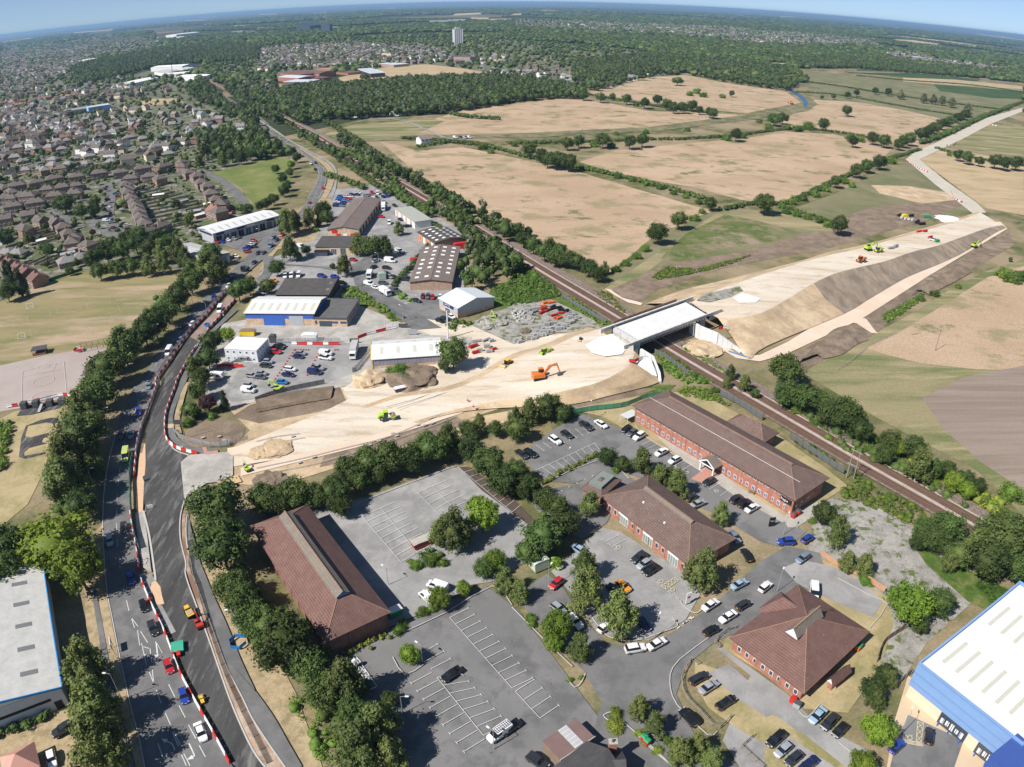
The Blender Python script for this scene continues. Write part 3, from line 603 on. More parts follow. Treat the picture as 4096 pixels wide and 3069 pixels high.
# industrial and site car parks
bays("C1 810,1160","C1 1230,1180",7,"C1 830,1135","C1 1230,1140",t=False,back=True)
props(lot.build('parking_bay_lines',M_line),kind='structure')
yl=MB()
def wheelchair(s,k=1.0):
    p=pt(s);m=yl;u=Vector((.78,.62,0));v=Vector((-.62,.78,0))
    P=[p+(u*math.cos(a)+v*math.sin(a))*.5*k for a in [R(x) for x in range(100,381,35)]];ribbon(m,P,.14,ZM);ribbon(m,[p+v*.2,p+v*.95*k],.14,ZM+.003);ribbon(m,[p+v*.35,p+v*.35+u*.5*k,p-v*.2+u*.8*k],.12,ZM+.006)
def hatch(a,b,c,d,n=4,wd=.12):
    a,b,c,d=pt(a),pt(b),pt(c),pt(d);m=yl
    for q in ((a,b),(b,c),(c,d),(d,a)): ribbon(m,list(q),wd,ZM)
    for i in range(n):
        k0,k1=i/n,(i+1)/n;p0=a.lerp(b,k0);p1=d.lerp(c,k1);ribbon(m,[p0,p1],wd,ZM+.003);p0=a.lerp(b,k1);p1=d.lerp(c,k0);ribbon(m,[p0,p1],wd,ZM+.006)
for s in ("A2 1283,68","A2 1383,140","B2 915,1425"): wheelchair(s)
hatch("A2 1285,105","A2 1400,35","A2 1435,60","A2 1325,135",4)
hatch("A3 1283,1275","A3 1270,1445","A3 1315,1455","A3 1335,1290",3);wheelchair("A3 1215,1415")
hatch("A3 1175,1430","A3 1165,1460","A3 1330,1490","A3 1330,1465",3,.08)
props(yl.build('disabled_bay_markings',M_yline),kind='structure')
wl=MB()
yl=wl
for s in ("B2 1423,732","B2 1503,780","B2 1675,895","B2 1760,942","A1 845,765","A1 930,895"): wheelchair(s)
hatch("A1 870,720","A1 895,860","A1 950,850","A1 905,760",2)
seg("A1 865,715 1045,970 975,1005",.15,wl)
props(wl.build('disabled_bay_markings',M_line),kind='structure')
# lettering on the ground
def text(s,body,size,rz,mat,name='painted_lettering',z=ZM+.004,kind='structure',ex=0.0,rot=None,loc=None,parent=None):
    cu=bpy.data.curves.new(name,'FONT');cu.body=body;cu.size=size;cu.extrude=ex;cu.align_x='CENTER';cu.align_y='CENTER'
    o=bpy.data.objects.new(name,cu);cu.materials.append(mat);col.objects.link(o)
    if loc is None: p=pt(s);loc=(p.x,p.y,z)
    o2=bpy.data.objects.new(name,bpy.data.meshes.new_from_object(o));bpy.data.objects.remove(o);o=o2;col.objects.link(o)
    o.location=loc;o.rotation_euler=rot or (0,0,rz)
    if parent: o.parent=parent
    else: props(o,kind=kind)
    return o
for s,b in (("B2 428,937","4"),("B2 492,903","5"),("B2 562,870","6"),("B2 627,839","7"),("B2 693,809","8"),("B2 780,1357","13"),("B2 835,1398","14"),("B2 893,1443","15"),("A2 1257,80","32"),("A2 1355,158","33"),("A2 1423,212","34"),("A2 1172,296","50")):
    text(s,b,.9,R(-35),M_line)
text("A1 870,745","ONLY",.9,R(-55),M_line);text("A1 960,875","EV ONLY",.8,R(-55),M_line)
# pitch lines
pl=MB();
def pseg(s,wd=.12,m=pl):
    P=pts(s)
    for a,b in zip(P,P[1:]): ribbon(m,[a,b],wd,.34)
for s in ("C0 190,1640 195,1550 550,1470 565,1640","C0 190,1600 560,1525","C0 325,1535 330,1505 420,1490 425,1515 325,1535","B0 190,0 190,180","B0 570,0 572,85","B0 345,125 430,98 430,128"): pseg(s,.15)
P=[pt("C0 375,1635")+Vector((4*math.cos(a),4*math.sin(a),0)) for a in np.linspace(0,2*math.pi,25)];ribbon(pl,P,.15,.345)
P=smooth(pts("C0 255,1515 300,1555 380,1560 450,1540 485,1485"),5);ribbon(pl,P,.15,.345)
P=smooth(pts("B0 255,165 300,100 400,70 480,78 520,110"),5);ribbon(pl,P,.15,.345)
props(pl.build('playground_court_lines',flat('faded_court_lines',(.55,.5,.45))),kind='structure')
gl=MB()
for a,b,c,d,n in (("490,1020","690,990","500,1060","705,1025",4),("745,970","945,920","760,1005","960,965",6),("990,905","1180,865","1015,950","1205,905",7),("1015,990","1310,925","1040,1040","1340,970",6),("960,1080","1355,985","980,1120","1380,1020",6),("250,1190","900,1090","280,1265","915,1130",7),("235,1085","430,1040","245,1140","440,1080",3)):
    a,b,c,d=(pt("C0 "+q) for q in (a,b,c,d))
    for i in range(n+1): k=i/n;ribbon(gl,[a.lerp(c,k),b.lerp(d,k)],.07,.33)
    ribbon(gl,[b,d],.1,.335);ribbon(gl,[a,c],.1,.338)
props(gl.build('running_track_lines',flat('faded_track_lines',(.5,.45,.34))),kind='structure')
# kerbs round the car park islands and verges
for s in ("A2 790,510 840,545 960,580 1060,575 1160,555 1300,500 1410,460 1422,430 1380,385","A2 1455,230 1460,260 1530,320 1590,340 1640,300","A2 690,380 790,510","A2 475,905 540,980 600,930 630,860","A2 0,290 300,590 520,800","A2 1365,1000 1360,870 1440,740 1700,545","A2 1365,1000 1420,1130 1680,1385 1765,1360","A2 865,1185 785,1220 830,1265 900,1335 970,1290 1120,1430 1240,1545 1380,1657","A2 1180,1470 1380,1657",
          "A1 1180,720 1285,870 1450,780","A1 1170,550 1640,335 2040,105 2206,270","A1 1035,980 975,1008","A3 870,470 1020,265 880,190 600,40","A3 265,1190 335,1240 440,1125","A3 605,1455 740,1560","B2 240,890 760,665 1010,830","B2 1060,370 1170,480 1640,775","B1 720,1130 1010,990 1560,780 1720,720"):
    kerb(pts(s),M_kerb,'kerb',.18,.1,2,.4)
# ---------------------------------------------------------------- railway
RC_=[Vector((x,y,0)) for x,y in ((175,60),(148,101),(122.8,140.4),(102.3,171.6),(84.2,201.2),(69.5,225.5),(56.3,248.5),(42.5,275),(14,327),(-19,391),(-52,455),(-86,519),(-141.7,622),(-197,729),(-259.4,841),(-420,1130),(-640,1530))]
RCs=smooth(RC_,6)
def bandm(P,d0,d1,z,m): 
    A=offset(P,d0);B=offset(P,d1);V=[]
    for a,b in zip(A,B): V+=[(a.x,a.y,z),(b.x,b.y,z)]
    m.quads(V,[(2*i,2*i+1,2*i+3,2*i+2) for i in range(len(P)-1)])
M_ballast=ground('brown_ballast',[(.24,.185,.155),(.3,.24,.21),(.17,.13,.11)],[.3,.9],speck=(4,.3),bump=.1)
M_bed=ground('rusty_track_bed',[(.13,.075,.05),(.17,.105,.075)],[.4],speck=(4,.25))
M_palest=ground('pale_pink_ballast',[(.5,.41,.37),(.42,.34,.3)],[.5],speck=(4,.2))
M_rail=flat('rail_steel',(.23,.15,.12),.45,.6);M_sleeper=flat('weathered_sleeper',(.2,.135,.1))
for nm,mt,d0,d1,z in (('ballast',M_ballast,-9.5,5.2,.5),('pale_ballast_line',M_palest,-5.0,-4.3,.51),('pale_ballast_line',M_palest,-.75,.55,.515),('track_bed',M_bed,-4.3,-.75,.52),('track_bed',M_bed,.9,4.2,.525)):
    m=MB();bandm(RCs,d1,d0,z,m);o=m.build(nm,mt)
    if o.data.polygons[0].normal.z < 0: o.data.flip_normals()
    props(o,kind='structure')
for dc in (-2.6,2.5):
    m=MB()
    for d in (dc-.75,dc+.75):
        P=offset(RCs,d)
        for a,b in zip(P,P[1:]): m.bar(a+Vector((0,0,.66)),b+Vector((0,0,.66)),.09,.14)
    props(m.build('rails',M_rail),kind='structure')
    m=MB();Q=offset(resample(RCs[:70],.68),dc)
    for i in range(0,len(Q)-1):
        if Q[i].y > 560: break
        t=(Q[i+1]-Q[i]).normalized();n=Vector((-t.y,t.x,0));m.bar(Q[i]+n*1.25+Vector((0,0,.55)),Q[i]-n*1.25+Vector((0,0,.55)),.26,.1)
    props(m.build('sleepers',M_sleeper),kind='structure')

# ---------------------------------------------------------------- earth embankments either side of the bridge
def skin(name,secs,mat,sub=5,jit=.12,kind='structure'):
    """a surface through cross sections (each a list of points); every row is smoothed along its length"""
    S=[pts(s) for s in secs];cols_=list(zip(*S));rowsm=[smooth(list(c),sub) for c in cols_]
    m=MB();V=[];k=len(rowsm);n=len(rowsm[0]);sub2=6
    grid=[]
    for i in range(n):
        line=[]
        for j in range(k-1):
            for q in range(sub2): line.append(rowsm[j][i].lerp(rowsm[j+1][i],q/sub2))
        line.append(rowsm[-1][i]);grid.append(line)
    W=len(grid[0])
    for i,line in enumerate(grid):
        for j,p in enumerate(line):
            e=0 if j in (0,W-1) else 1
            V.append((p.x,p.y,p.z+e*rng.uniform(-jit,jit)))
    m.quads(V,[(i*W+j,i*W+j+1,(i+1)*W+j+1,(i+1)*W+j) for i in range(len(grid)-1) for j in range(W-1)])
    o=m.build(name,mat,smooth=True)
    if sum(p.normal.z for p in o.data.polygons) < 0: o.data.flip_normals()
    return props(o,kind=kind)
# toe / crest / crown / crest / half way down / toe, one skin each so that crest lines meet
M_tops=ground('brushed_topsoil',[(.29,.23,.175),(.35,.28,.21),(.21,.17,.13)],[.06,.2],speck=(1.5,.2),stretch=(.9,1,.4),bump=.2)
def bank(name,secs,dark):
    o=skin(name,secs,M_sand,4,.07);me=o.data;me.materials.append(M_sanddk);me.materials.append(M_tops);W=31;n=(W-1)
    for f in me.polygons:
        r_,c_=divmod(f.index,n);k=c_//6
        f.material_index=1 if k == 0 else (0 if k < 3 else dark(r_/4,k))
bank('embankment',["C2 1150,965,.5 1548,960,6 1650,1030,6 1770,1085,6 1900,1250,3 1990,1400,.5","C2 1480,845,.5 1640,900,6.2 1800,980,6.3 1960,1085,6.1 2010,1240,3 2060,1440,.5","C2 1800,768,.5 C2 1900,800,6.3 C2 2050,930,6.4 C2 2206,1020,6.2 C3 0,1170,3 C3 0,1325,.5",
 "C3 255,602,.5 280,612,5.4 340,710,5.5 393,790,5.2 500,930,2.6 655,1050,.5","C3 520,522,.5 560,540,4.8 600,610,4.8 640,687,4.65 750,800,2.4 885,915,.5","C3 800,462,.5 830,482,4 915,545,4 1000,602,3.95 1080,660,2.2 1185,742,.5","C3 1040,402,.5 1060,415,3.3 1150,470,3.3 1240,520,3.3 1330,575,1.8 1450,632,.5",
 "C3 1270,335,.5 1300,352,2.7 1400,410,2.7 1500,453,2.65 1590,490,1.5 1690,520,.5","C3 1610,238,.5 1640,250,1.4 1760,295,1.4 1870,320,1.35 1905,342,1 1945,362,.5","C3 1810,172,.48 1830,180,.6 1930,240,.65 2020,290,.65 2035,300,.55 2050,310,.48"],lambda r_,k: 2 if r_ >= 3 else 1)
skin('soil_bund',["C3 250,1480,.4 300,1440,1.6 420,1400,1.2 480,1440,.4","C3 420,1320,.4 470,1290,2.2 600,1330,2 640,1400,.4","C3 560,1190,.4 640,1190,2.5 720,1270,2.2 760,1320,.4","C3 680,1150,.4 750,1180,2 820,1230,1.8 870,1270,.4"],M_earth,4,.25)
skin('soil_bund',["C3 1230,900,.4 1270,850,1.2 1330,850,1.2 1380,890,.4","C3 1430,780,.4 1470,730,1.6 1560,740,1.6 1600,780,.4","C3 1620,660,.4 1660,630,1.8 1720,650,1.6 1760,690,.4"],M_earth,4,.25)
skin('soil_bund',["B1 0,250,.4 0,215,1.5 0,170,1.5 0,120,.5","B1 300,190,.4 330,160,1.3 350,110,1.3 360,60,.4","B1 640,130,.4 650,100,.9 660,50,.9 670,20,.4"],M_earth,4,.2)
# west: haul road climbs to the bridge
bank('embankment',["B1 900,200,.36 960,210,.36 1150,270,.36 1350,330,.36 1370,335,.36 1390,340,.36","B1 1220,95,.5 1250,120,.8 1480,180,.9 1700,230,.8 1715,240,.65 1730,250,.5","B1 1620,30,.5 1650,60,1.6 1860,100,1.7 2100,150,1.6 2115,180,1 2130,210,.5","C1 1870,1590,.5 C1 1900,1620,2.2 C1 2100,1640,2.4 B2 190,130,2.2 B2 250,165,1.3 B2 300,200,.5","C2 0,1400,.5 60,1420,3.4 250,1560,3.6 B2 420,70,3.3 B2 520,120,1.8 B2 600,165,.5",
 "C2 240,1330,.5 330,1340,4.6 520,1490,4.8 750,1640,4.5 B2 730,60,2.4 B2 820,110,.5","C2 470,1230,.5 560,1240,5.5 780,1380,5.7 1000,1500,5.5 1080,1640,2.6 B2 1150,30,.5","C2 650,1170,.5 740,1185,6 900,1290,6 1060,1380,6 1200,1500,3 1270,1640,.5"],lambda r_,k: 1)
sheet('white_stone_apron',pts("C2 630,1320,5.9 760,1250,6.1 860,1225,6.1 1000,1330,6.1 950,1400,6 800,1420,5.9 690,1390,5.8"),M_white,6.06)
for o in bpy.data.objects:
    if o.name.startswith('white_stone_apron'): 
        for v,p in zip(o.data.vertices,pts("C2 630,1320,5.85 760,1250,6.12 860,1225,6.14 1000,1330,6.14 950,1400,6.12 800,1420,6.0 690,1390,5.85")): v.co=p
m=MB();m.quads(pts("C2 1905,915,6.5 1990,875,6.5 2140,920,6.5 2100,955,6.5 1960,955,6.5"),[(0,1,2,3,4)]);o=m.build('white_stone_patch',M_white);o.data.flip_normals() if o.data.polygons[0].normal.z < 0 else 0;props(o,kind='structure')
m=MB();m.quads(pts("C2 1590,935,6.5 1660,880,6.5 1960,815,6.6 1990,850,6.6 1880,910,6.5 1700,950,6.5"),[(0,1,2,3,4,5)]);o=m.build('grey_gravel_patch',M_gravel);o.data.flip_normals() if o.data.polygons[0].normal.z < 0 else 0;props(o,kind='structure')
m=MB();m.quads(pts("C2 1100,1440,5.9 1190,1440,5.7 1240,1540,2.5 1250,1600,1.2 1130,1560,2.2 1060,1490,4.6"),[(0,1,2,3,4,5)]);o=m.build('sheeted_slope',M_white);o.data.flip_normals() if o.data.polygons[0].normal.z < 0 else 0;props(o,kind='structure')
o.location.z=.35

# ---------------------------------------------------------------- the bridge over the railway
M_conc=ground('fresh_concrete',[(.62,.6,.56),(.7,.68,.64),(.5,.48,.45)],[.3,.8],speck=(2,.06),world=False)
M_deck=ground('white_bridge_deck',[(.72,.715,.7),(.66,.65,.635)],[.3],speck=(2,.03),world=False)
M_rust=rows('weathering_steel',(.25,.14,.1),(.33,.2,.14),3.0,0,.7)
DZ=7.2
br=empty('road_bridge',label="white concrete road bridge with rusty brown parapet crossing the railway, still unfinished",cat='bridge')
P0=pts("Y 860,950 2090,465 1740,258 468,712",DZ);a=P0[0];u=(P0[1]-P0[0]).normalized();vv=Vector((-u.y,u.x,0))
br.matrix_world=Matrix(((u.x,vv.x,0,a.x),(u.y,vv.y,0,a.y),(0,0,1,0),(0,0,0,1)))
def bl(s,z=DZ): return [((p-a).dot(u),(p-a).dot(vv)) for p in pts(s,z)]
NL,NR,FR,FL=bl("Y 860,950 2090,465 1740,258 468,712");NB,NE,FB,FE=bl("Y 632,1045 2370,385 225,765 1862,180")
def bpart(name,mats,fn):
    m=MB();fn(m);return m.build(name,mats,br)
def slab(m,Q,z0,z1):
    m.quads([(x,y,z0) for x,y in Q]+[(x,y,z1) for x,y in Q],[(3,2,1,0),(4,5,6,7),(0,1,5,4),(1,2,6,5),(2,3,7,6),(3,0,4,7)])
def beam(m,p,q,w0,w1,z0,z1):
    d=Vector((q[0]-p[0],q[1]-p[1])).normalized();n=Vector((-d.y,d.x));slab(m,[(p[0]+n.x*w0,p[1]+n.y*w0),(q[0]+n.x*w0,q[1]+n.y*w0),(q[0]+n.x*w1,q[1]+n.y*w1),(p[0]+n.x*w1,p[1]+n.y*w1)],z0,z1)
L2=lambda p,q,k: (p[0]+(q[0]-p[0])*k,p[1]+(q[1]-p[1])*k)
dk0,dk1=0,NR[0];Wd=(FL[1]+FR[1])/2
bpart('deck',M_deck,lambda m: slab(m,[NL,NR,FR,FL],DZ-.55,DZ-.1))
bpart('edge_beam',M_conc,lambda m: beam(m,NB,NE,-.35,.3,DZ-.75,DZ+.35));bpart('edge_beam',M_conc,lambda m: beam(m,FB,FE,-.3,.5,DZ-.75,DZ+.55))
for p,q,k0,k1 in ((NB,NE,0,.025),(NB,NE,.1,.15),(NB,NE,.88,1),(FB,FE,0,.02),(FB,FE,.12,.17),(FB,FE,.93,1)): bpart('wing_wall',M_conc,lambda m: beam(m,L2(p,q,k0),L2(p,q,k1),-.3,.3,4.2,DZ-.75))
bpart('rusty_parapet',M_rust,lambda m: beam(m,L2(FB,FE,.14),L2(FB,FE,.82),.7,.9,DZ-.2,DZ+1.5))
for k in (.01,.25,.5,.75,.98): bpart('girder',M_rust,lambda m: beam(m,L2(NL,FL,k),L2(NR,FR,k),.03,.35,DZ-2.0,DZ-.56))
for i in range(26):
    x=dk0+.8+(dk1-dk0-1.2)*i/25
    m=MB();m.box(x-.1,x+.1,-.55,-.36,DZ-2.0,DZ-.1);m.build('formwork_bracket',M_conc,br)
bpart('formwork_rail',flat('grey_scaffold',(.45,.44,.42)),lambda m: (m.box(dk0,dk1,-.62,-.56,DZ-1.2,DZ-1.05),m.box(dk0,dk1,-.62,-.56,DZ-1.95,DZ-1.8)))
bpart('ballast_wall',M_conc,lambda m: beam(m,L2(NL,FL,.02),L2(NL,FL,.98),.02,.6,5.6,DZ-.02))
bpart('abutment',M_conc,lambda m: beam(m,L2(NL,FL,.02),L2(NL,FL,.98),-1.6,.6,0,DZ-2.05))
bpart('abutment',M_conc,lambda m: beam(m,L2(NR,FR,.02),L2(NR,FR,.98),-.5,2.2,0,DZ-2.05))
for p,q in ((NL,FL),(NR,FR)):
    def rails_(m):
        for k in np.linspace(.04,.96,8): x,y=L2(p,q,k);m.box(x,x+.06,y,y+.06,DZ-.12,DZ+1.1)
        for z in (.55,1.05): x,y=L2(p,q,.04);X,Y=L2(p,q,.96);m.bar((x,y,DZ+z),(X,Y,DZ+z),.05)
    bpart('edge_railing',flat('galvanised_tube',(.5,.5,.5),.5,.3),rails_)
# retaining walls beside the track
def retaining(name,base,tops,label):
    P=pts(base);T=[float(t) for t in tops.split()];m=MB()
    for i in range(len(P)-1):
        p,q=P[i],P[i+1];t=(q-p).normalized();n=Vector((-t.y,t.x,0))*.45
        V=[p+n,q+n,q-n,p-n];V=[(v.x,v.y,0) for v in V]+[(p.x+n.x,p.y+n.y,T[i]),(q.x+n.x,q.y+n.y,T[i+1]),(q.x-n.x,q.y-n.y,T[i+1]),(p.x-n.x,p.y-n.y,T[i])]
        m.quads(V,[(3,2,1,0),(0,1,5,4),(1,2,6,5),(2,3,7,6),(3,0,4,7),(4,5,6,7)])
        for k in range(1,5):
            s_=p.lerp(q,k/5)
    o=m.build(name,rows('panelled_concrete',(.66,.66,.65),(.72,.72,.71),1.8,0,.85));o.data.validate();return props(o,label,'wall')
retaining('retaining_wall',"X 700,800 860,905 1180,1040 1510,1090 1600,1160","5.4 5.4 5.4 1.4 .5","pale panelled concrete retaining wall sloping down east of the railway bridge")
retaining('retaining_wall',"C2 1100,1475 1200,1530 1262,1610 1275,1650","5.6 5.2 2.5 .8","curved white retaining wall on the near side of the bridge")
m=MB()
for s_,z_ in (("B1 0,745 420,655 800,560 1150,470 1500,320 1760,210",.62),("B1 0,800 400,730 700,655 1000,560 1300,460 1550,370 1730,295",.62),("B1 0,560 200,520 420,480",.64),("B1 0,515 180,470 380,445",.64),("B1 1130,230 1350,170 1610,82",1.25),("B1 1220,250 1450,175 1655,108",1.5)):
    P=smooth(pts(s_),3)
    for p,q in zip(P,P[1:]): m.bar(p+Vector((0,0,z_)),q+Vector((0,0,z_)),.18,.16)
props(m.build('kerb_line',M_kerb),kind='structure')
for i,s_ in enumerate(("B1 320,470","B1 375,695","B1 500,648","B1 980,543","B1 1060,510","B1 1215,465","B1 1180,445","B1 1395,370","B1 1455,373","B1 1520,355","B0 1750,480","B0 1890,470","B0 1565,565")):
    p=pt(s_);m=MB();m.box(-.6,.6,-.4,.4,0,.12);o=m.build('access_cover',M_slab);o.location=(p.x,p.y,.56);o.rotation_euler=(0,0,.5);props(o,kind='structure')
# ---------------------------------------------------------------- buildings
M_brick=brickmat('red_brick',(.35,.125,.08),(.42,.16,.105),(.42,.3,.24));M_brickdk=brickmat('dark_red_brick',(.24,.1,.07),(.3,.13,.09),(.25,.2,.17))
M_brickbuff=brickmat('buff_brick',(.55,.38,.25),(.62,.44,.3),(.5,.42,.33));M_brickbrown=brickmat('brown_brick',(.36,.23,.16),(.42,.28,.2),(.35,.28,.23))
M_tile=rows('brown_concrete_tiles',(.15,.1,.085),(.195,.135,.115),.5,1,.5,spots=((.34,.29,.26),1.6,.13),cross=(0,.33,.85))
M_tilered=rows('red_brown_tiles',(.165,.09,.076),(.215,.125,.105),.5,1,.5,spots=((.36,.26,.22),1.3,.1),cross=(0,.33,.82))
M_tilegrey=rows('lichened_grey_tiles',(.19,.165,.14),(.25,.21,.17),.5,1,.65,spots=((.42,.26,.1),.8,.12))
M_slate=rows('dark_slate',(.075,.072,.075),(.11,.105,.105),.28,1,.6,cross=(0,.35,.8))
M_ridge=flat('orange_lichen_ridge',(.3,.19,.13),var=.45,sc=1.5)
M_sheetw=rows('white_ribbed_sheet',(.72,.72,.71),(.66,.66,.65),.5,0,.86);M_sheetg=rows('grey_ribbed_sheet',(.5,.5,.49),(.43,.43,.42),.5,0,.84)
M_asb=rows('brown_corrugated_sheet',(.17,.135,.12),(.225,.18,.16),.45,0,.7);M_asbdk=rows('dark_corrugated_sheet',(.075,.07,.066),(.11,.1,.095),.45,0,.7)
M_blue=flat('blue_cladding',(.05,.14,.5));M_skyblue=rows('sky_blue_panels',(.2,.33,.58),(.22,.36,.62),2.4,2,.85);M_cream=flat('cream_render',(.72,.62,.46));M_whiter=flat('white_render',(.78,.77,.74))
M_wfr=flat('white_window_frame',(.8,.8,.8));M_glass=glassmat('window_glass',(.05,.07,.1));M_glassb=glassmat('blue_window_glass',(.07,.11,.22),.15);M_greyclad=rows('grey_wall_cladding',(.4,.42,.45),(.46,.48,.5),.6,0,.85)
M_skyl=flat('translucent_rooflight',(.55,.54,.46),var=.1);M_skyw=flat('white_rooflight',(.82,.82,.8),var=.06);M_black=flat('black_paint',(.02,.02,.022));M_felt=flat('grey_roof_felt',(.13,.125,.12),var=.35,sc=.3)
M_dkmetal=flat('dark_metal',(.08,.085,.09));M_galv=flat('galvanised_steel',(.42,.43,.44),.5,.2);M_yellow=flat('yellow_paint',(.75,.55,.04));M_wood=flat('weathered_timber',(.25,.17,.11),var=.3)
M_redp=flat('red_plastic',(.55,.03,.025),.5);M_whp=flat('white_plastic',(.78,.77,.76),.5);M_greenp=flat('green_plastic',(.02,.3,.12),.6);M_bluep=flat('blue_plastic',(.02,.22,.55),.5);M_orangep=flat('orange_plastic',(.75,.17,.03),.5)
class Bld:
    """a building on a rectangle given by three eave corners: a->b runs along the ridge"""
    def __init__(s,name,a,b,c,z,label,cat='building',group=None):
        p0,p1,p2=(G(full(*_one(q)),z) for q in (a,b,c))
        u=(p1-p0);u.z=0;L=u.length;u.normalize();v=Vector((-u.y,u.x,0));W=(p2-p1).dot(v)
        if W < 0: p0=p1;u=-u;v=-v;W=-W
        if p0.y > 750: W=min(W,.55*L)
        s.L,s.W,s.z=L,W,z
        s.root=empty(name,(p0.x,p0.y,0),math.atan2(u.y,u.x),label=label,cat=cat,group=group)
    def walls(s,mat,o=.4,z=None,z0=0.0,base=None,pil=None,name='wall'):
        m=MB();z=z or s.z;s.o=o
        m.box(o,s.L-o,o,s.W-o,z0,z)
        if pil:
            for x in np.arange(o+.1,s.L-o,pil): m.box(x-.35,x+.05,o-.12,o,z0,z-.05);m.box(x-.35,x+.05,s.W-o,s.W-o+.12,z0,z-.05)
            for y in np.arange(o+.1,s.W-o,pil): m.box(o-.12,o,y,y+.4,z0,z-.05);m.box(s.L-o,s.L-o+.12,y,y+.4,z0,z-.05)
        return m.build(name,mat,s.root)
    def gable(s,rise,roof,wallm,ov=.3,ridge=None,th=.15,k=.5):
        """k: where the ridge sits across the width"""
        L,W,z=s.L,s.W,s.z;o=s.o;yr=W*k
        m=MB()
        for sg,y0 in ((0,-ov*.3),(1,W+ov*.3)):
            V=[(-ov,y0,z),(L+ov,y0,z),(L+ov,yr,z+rise),(-ov,yr,z+rise)]
            if sg: V=[V[1],V[0],V[3],V[2]]
            m.quads(V+[(x,y,q-th) for x,y,q in V],[(0,1,2,3),(7,6,5,4),(0,4,5,1),(1,5,6,2),(3,7,4,0)])
        r=m.build('roof',roof,s.root)
        m=MB();f=rise*(1-o/(W*min(k,1-k)))
        for x0,x1 in ((o,o+.2),(L-o-.2,L-o)):
            m.prism([(0,0),(1,0),(.5,1)],0,1,0,Matrix(((0,1,0,0),(0,0,0,0),(0,0,0,0),(0,0,0,1)))) if 0 else None
            a,b,c=(o,z),(W-o,z),(yr,z+rise-th*1.2)
            V=[(x0,a[0],a[1]),(x0,b[0],b[1]),(x0,c[0],c[1]),(x1,a[0],a[1]),(x1,b[0],b[1]),(x1,c[0],c[1])]
            m.quads(V,[(0,2,1),(3,4,5),(0,1,4,3),(1,2,5,4),(2,0,3,5)])
        m.build('gable_wall',wallm,s.root)
        if ridge:
            m=MB();m.bar((-ov,yr,z+rise+.02),(L+ov,yr,z+rise+.02),.35,.12);m.build('ridge',ridge,r)
        return r
    def hip(s,rise,roof,ridge=M_ridge,ov=.5,gab=0.0,gabm=None,topm=None):
        L,W,z=s.L,s.W,s.z;x0,x1,y0,y1=-ov,L+ov,-ov,W+ov;h=(y1-y0)/2;ym=(y0+y1)/2;rise_=rise
        if x1-x0 < y1-y0: h=(x1-x0)/2
        rx0,rx1=x0+h,x1-h
        m=MB();V=[(x0,y0,z),(x1,y0,z),(x1,y1,z),(x0,y1,z)]
        if x1-x0 >= y1-y0: a,b=(rx0,ym,z+rise),(rx1,ym,z+rise)
        else: a=b=((x0+x1)/2,ym,z+rise)
        V+=[a,b]
        m.quads(V,[(0,1,5,4),(1,2,5),(2,3,4,5),(3,0,4)]);m.quads([(x,y,q-.2) for x,y,q in V[:4]]+V[:4],[(3,2,1,0),(0,1,5,4),(1,2,6,5),(2,3,7,6),(3,0,4,7)])
        r=m.build('roof',roof,s.root)
        if ridge:
            m=MB();up=Vector((0,0,.04))
            for p,q in ((V[0],a),(V[3],a),(V[1],b),(V[2],b),(a,b)): m.bar(Vector(p)+up,Vector(q)+up,.16,.08)
            m.build('ridge_tiles',ridge,r)
        if gab:
            # a raised ridge with a small triangular gablet at each end
            gx0,gx1=a[0]-gab*1.1,b[0]+gab*1.1;zt=z+rise+gab*.45;zb=zt-gab*rise/h*1.0-.15
            m=MB()
            for sg in (-1,1):
                P=[(gx0,ym+sg*gab*1.15,zb),(gx1,ym+sg*gab*1.15,zb),(gx1,ym,zt),(gx0,ym,zt)]
                m.poly(P if sg < 0 else P[::-1])
            m.build('raised_ridge_roof',topm or M_tilegrey,r)
            for x,sg in ((gx0+.15,1),(gx1-.15,-1)):
                m=MB();P=[(x,ym-gab*1.05,zb-.3),(x,ym+gab*1.05,zb-.3),(x,ym,zt-.1)];Q=[(x+sg*.1,y,q) for _,y,q in P]
                m.quads(P+Q,[(0,1,2),(5,4,3),(0,3,4,1),(1,4,5,2),(2,5,3,0)]);m.build('gablet',gabm or M_wfr,r)
            m=MB();m.bar((gx0-.1,ym,zt+.05),(gx1+.1,ym,zt+.05),.3,.14);m.build('ridge_tiles',ridge or M_ridge,r)
        return r
    def flatroof(s,mat,fas=None,h=.35,ov=.1):
        m=MB();z=s.z;m.box(-ov,s.L+ov,-ov,s.W+ov,z,z+.12);r=m.build('roof',mat,s.root)
        if fas:
            m=MB();t=.25
            for b in ((-ov-.02,s.L+ov+.02,-ov-.02,-ov+t),(-ov-.02,s.L+ov+.02,s.W+ov-t,s.W+ov+.02),(-ov-.02,-ov+t,-ov+t,s.W+ov-t),(s.L+ov-t,s.L+ov+.02,-ov+t,s.W+ov-t)): m.box(*b,z-.2,z+h)
            m.build('parapet',fas,r)
    def opening(s,side,x,z,w_,h,mats=None,name='window',d=.06,bars=1,o=None):
        """a framed opening on side S, N, W or E of the wall"""
        o=s.o if o is None else o;m=MB();f=.1;mats=mats or (M_wfr,M_glass)
        def bx(x0,x1,z0,z1,d0,d1,mi):
            if side == 'S': m.box(x0,x1,o-d1,o-d0,z0,z1,mi)
            elif side == 'N': m.box(x0,x1,s.W-o+d0,s.W-o+d1,z0,z1,mi)
            elif side == 'W': m.box(o-d1,o-d0,x0,x1,z0,z1,mi)
            else: m.box(s.L-o+d0,s.L-o+d1,x0,x1,z0,z1,mi)
        bx(x,x+w_,z,z+h,.0,d,0)
        n=max(1,bars);ww=(w_-f*(n+1))/n
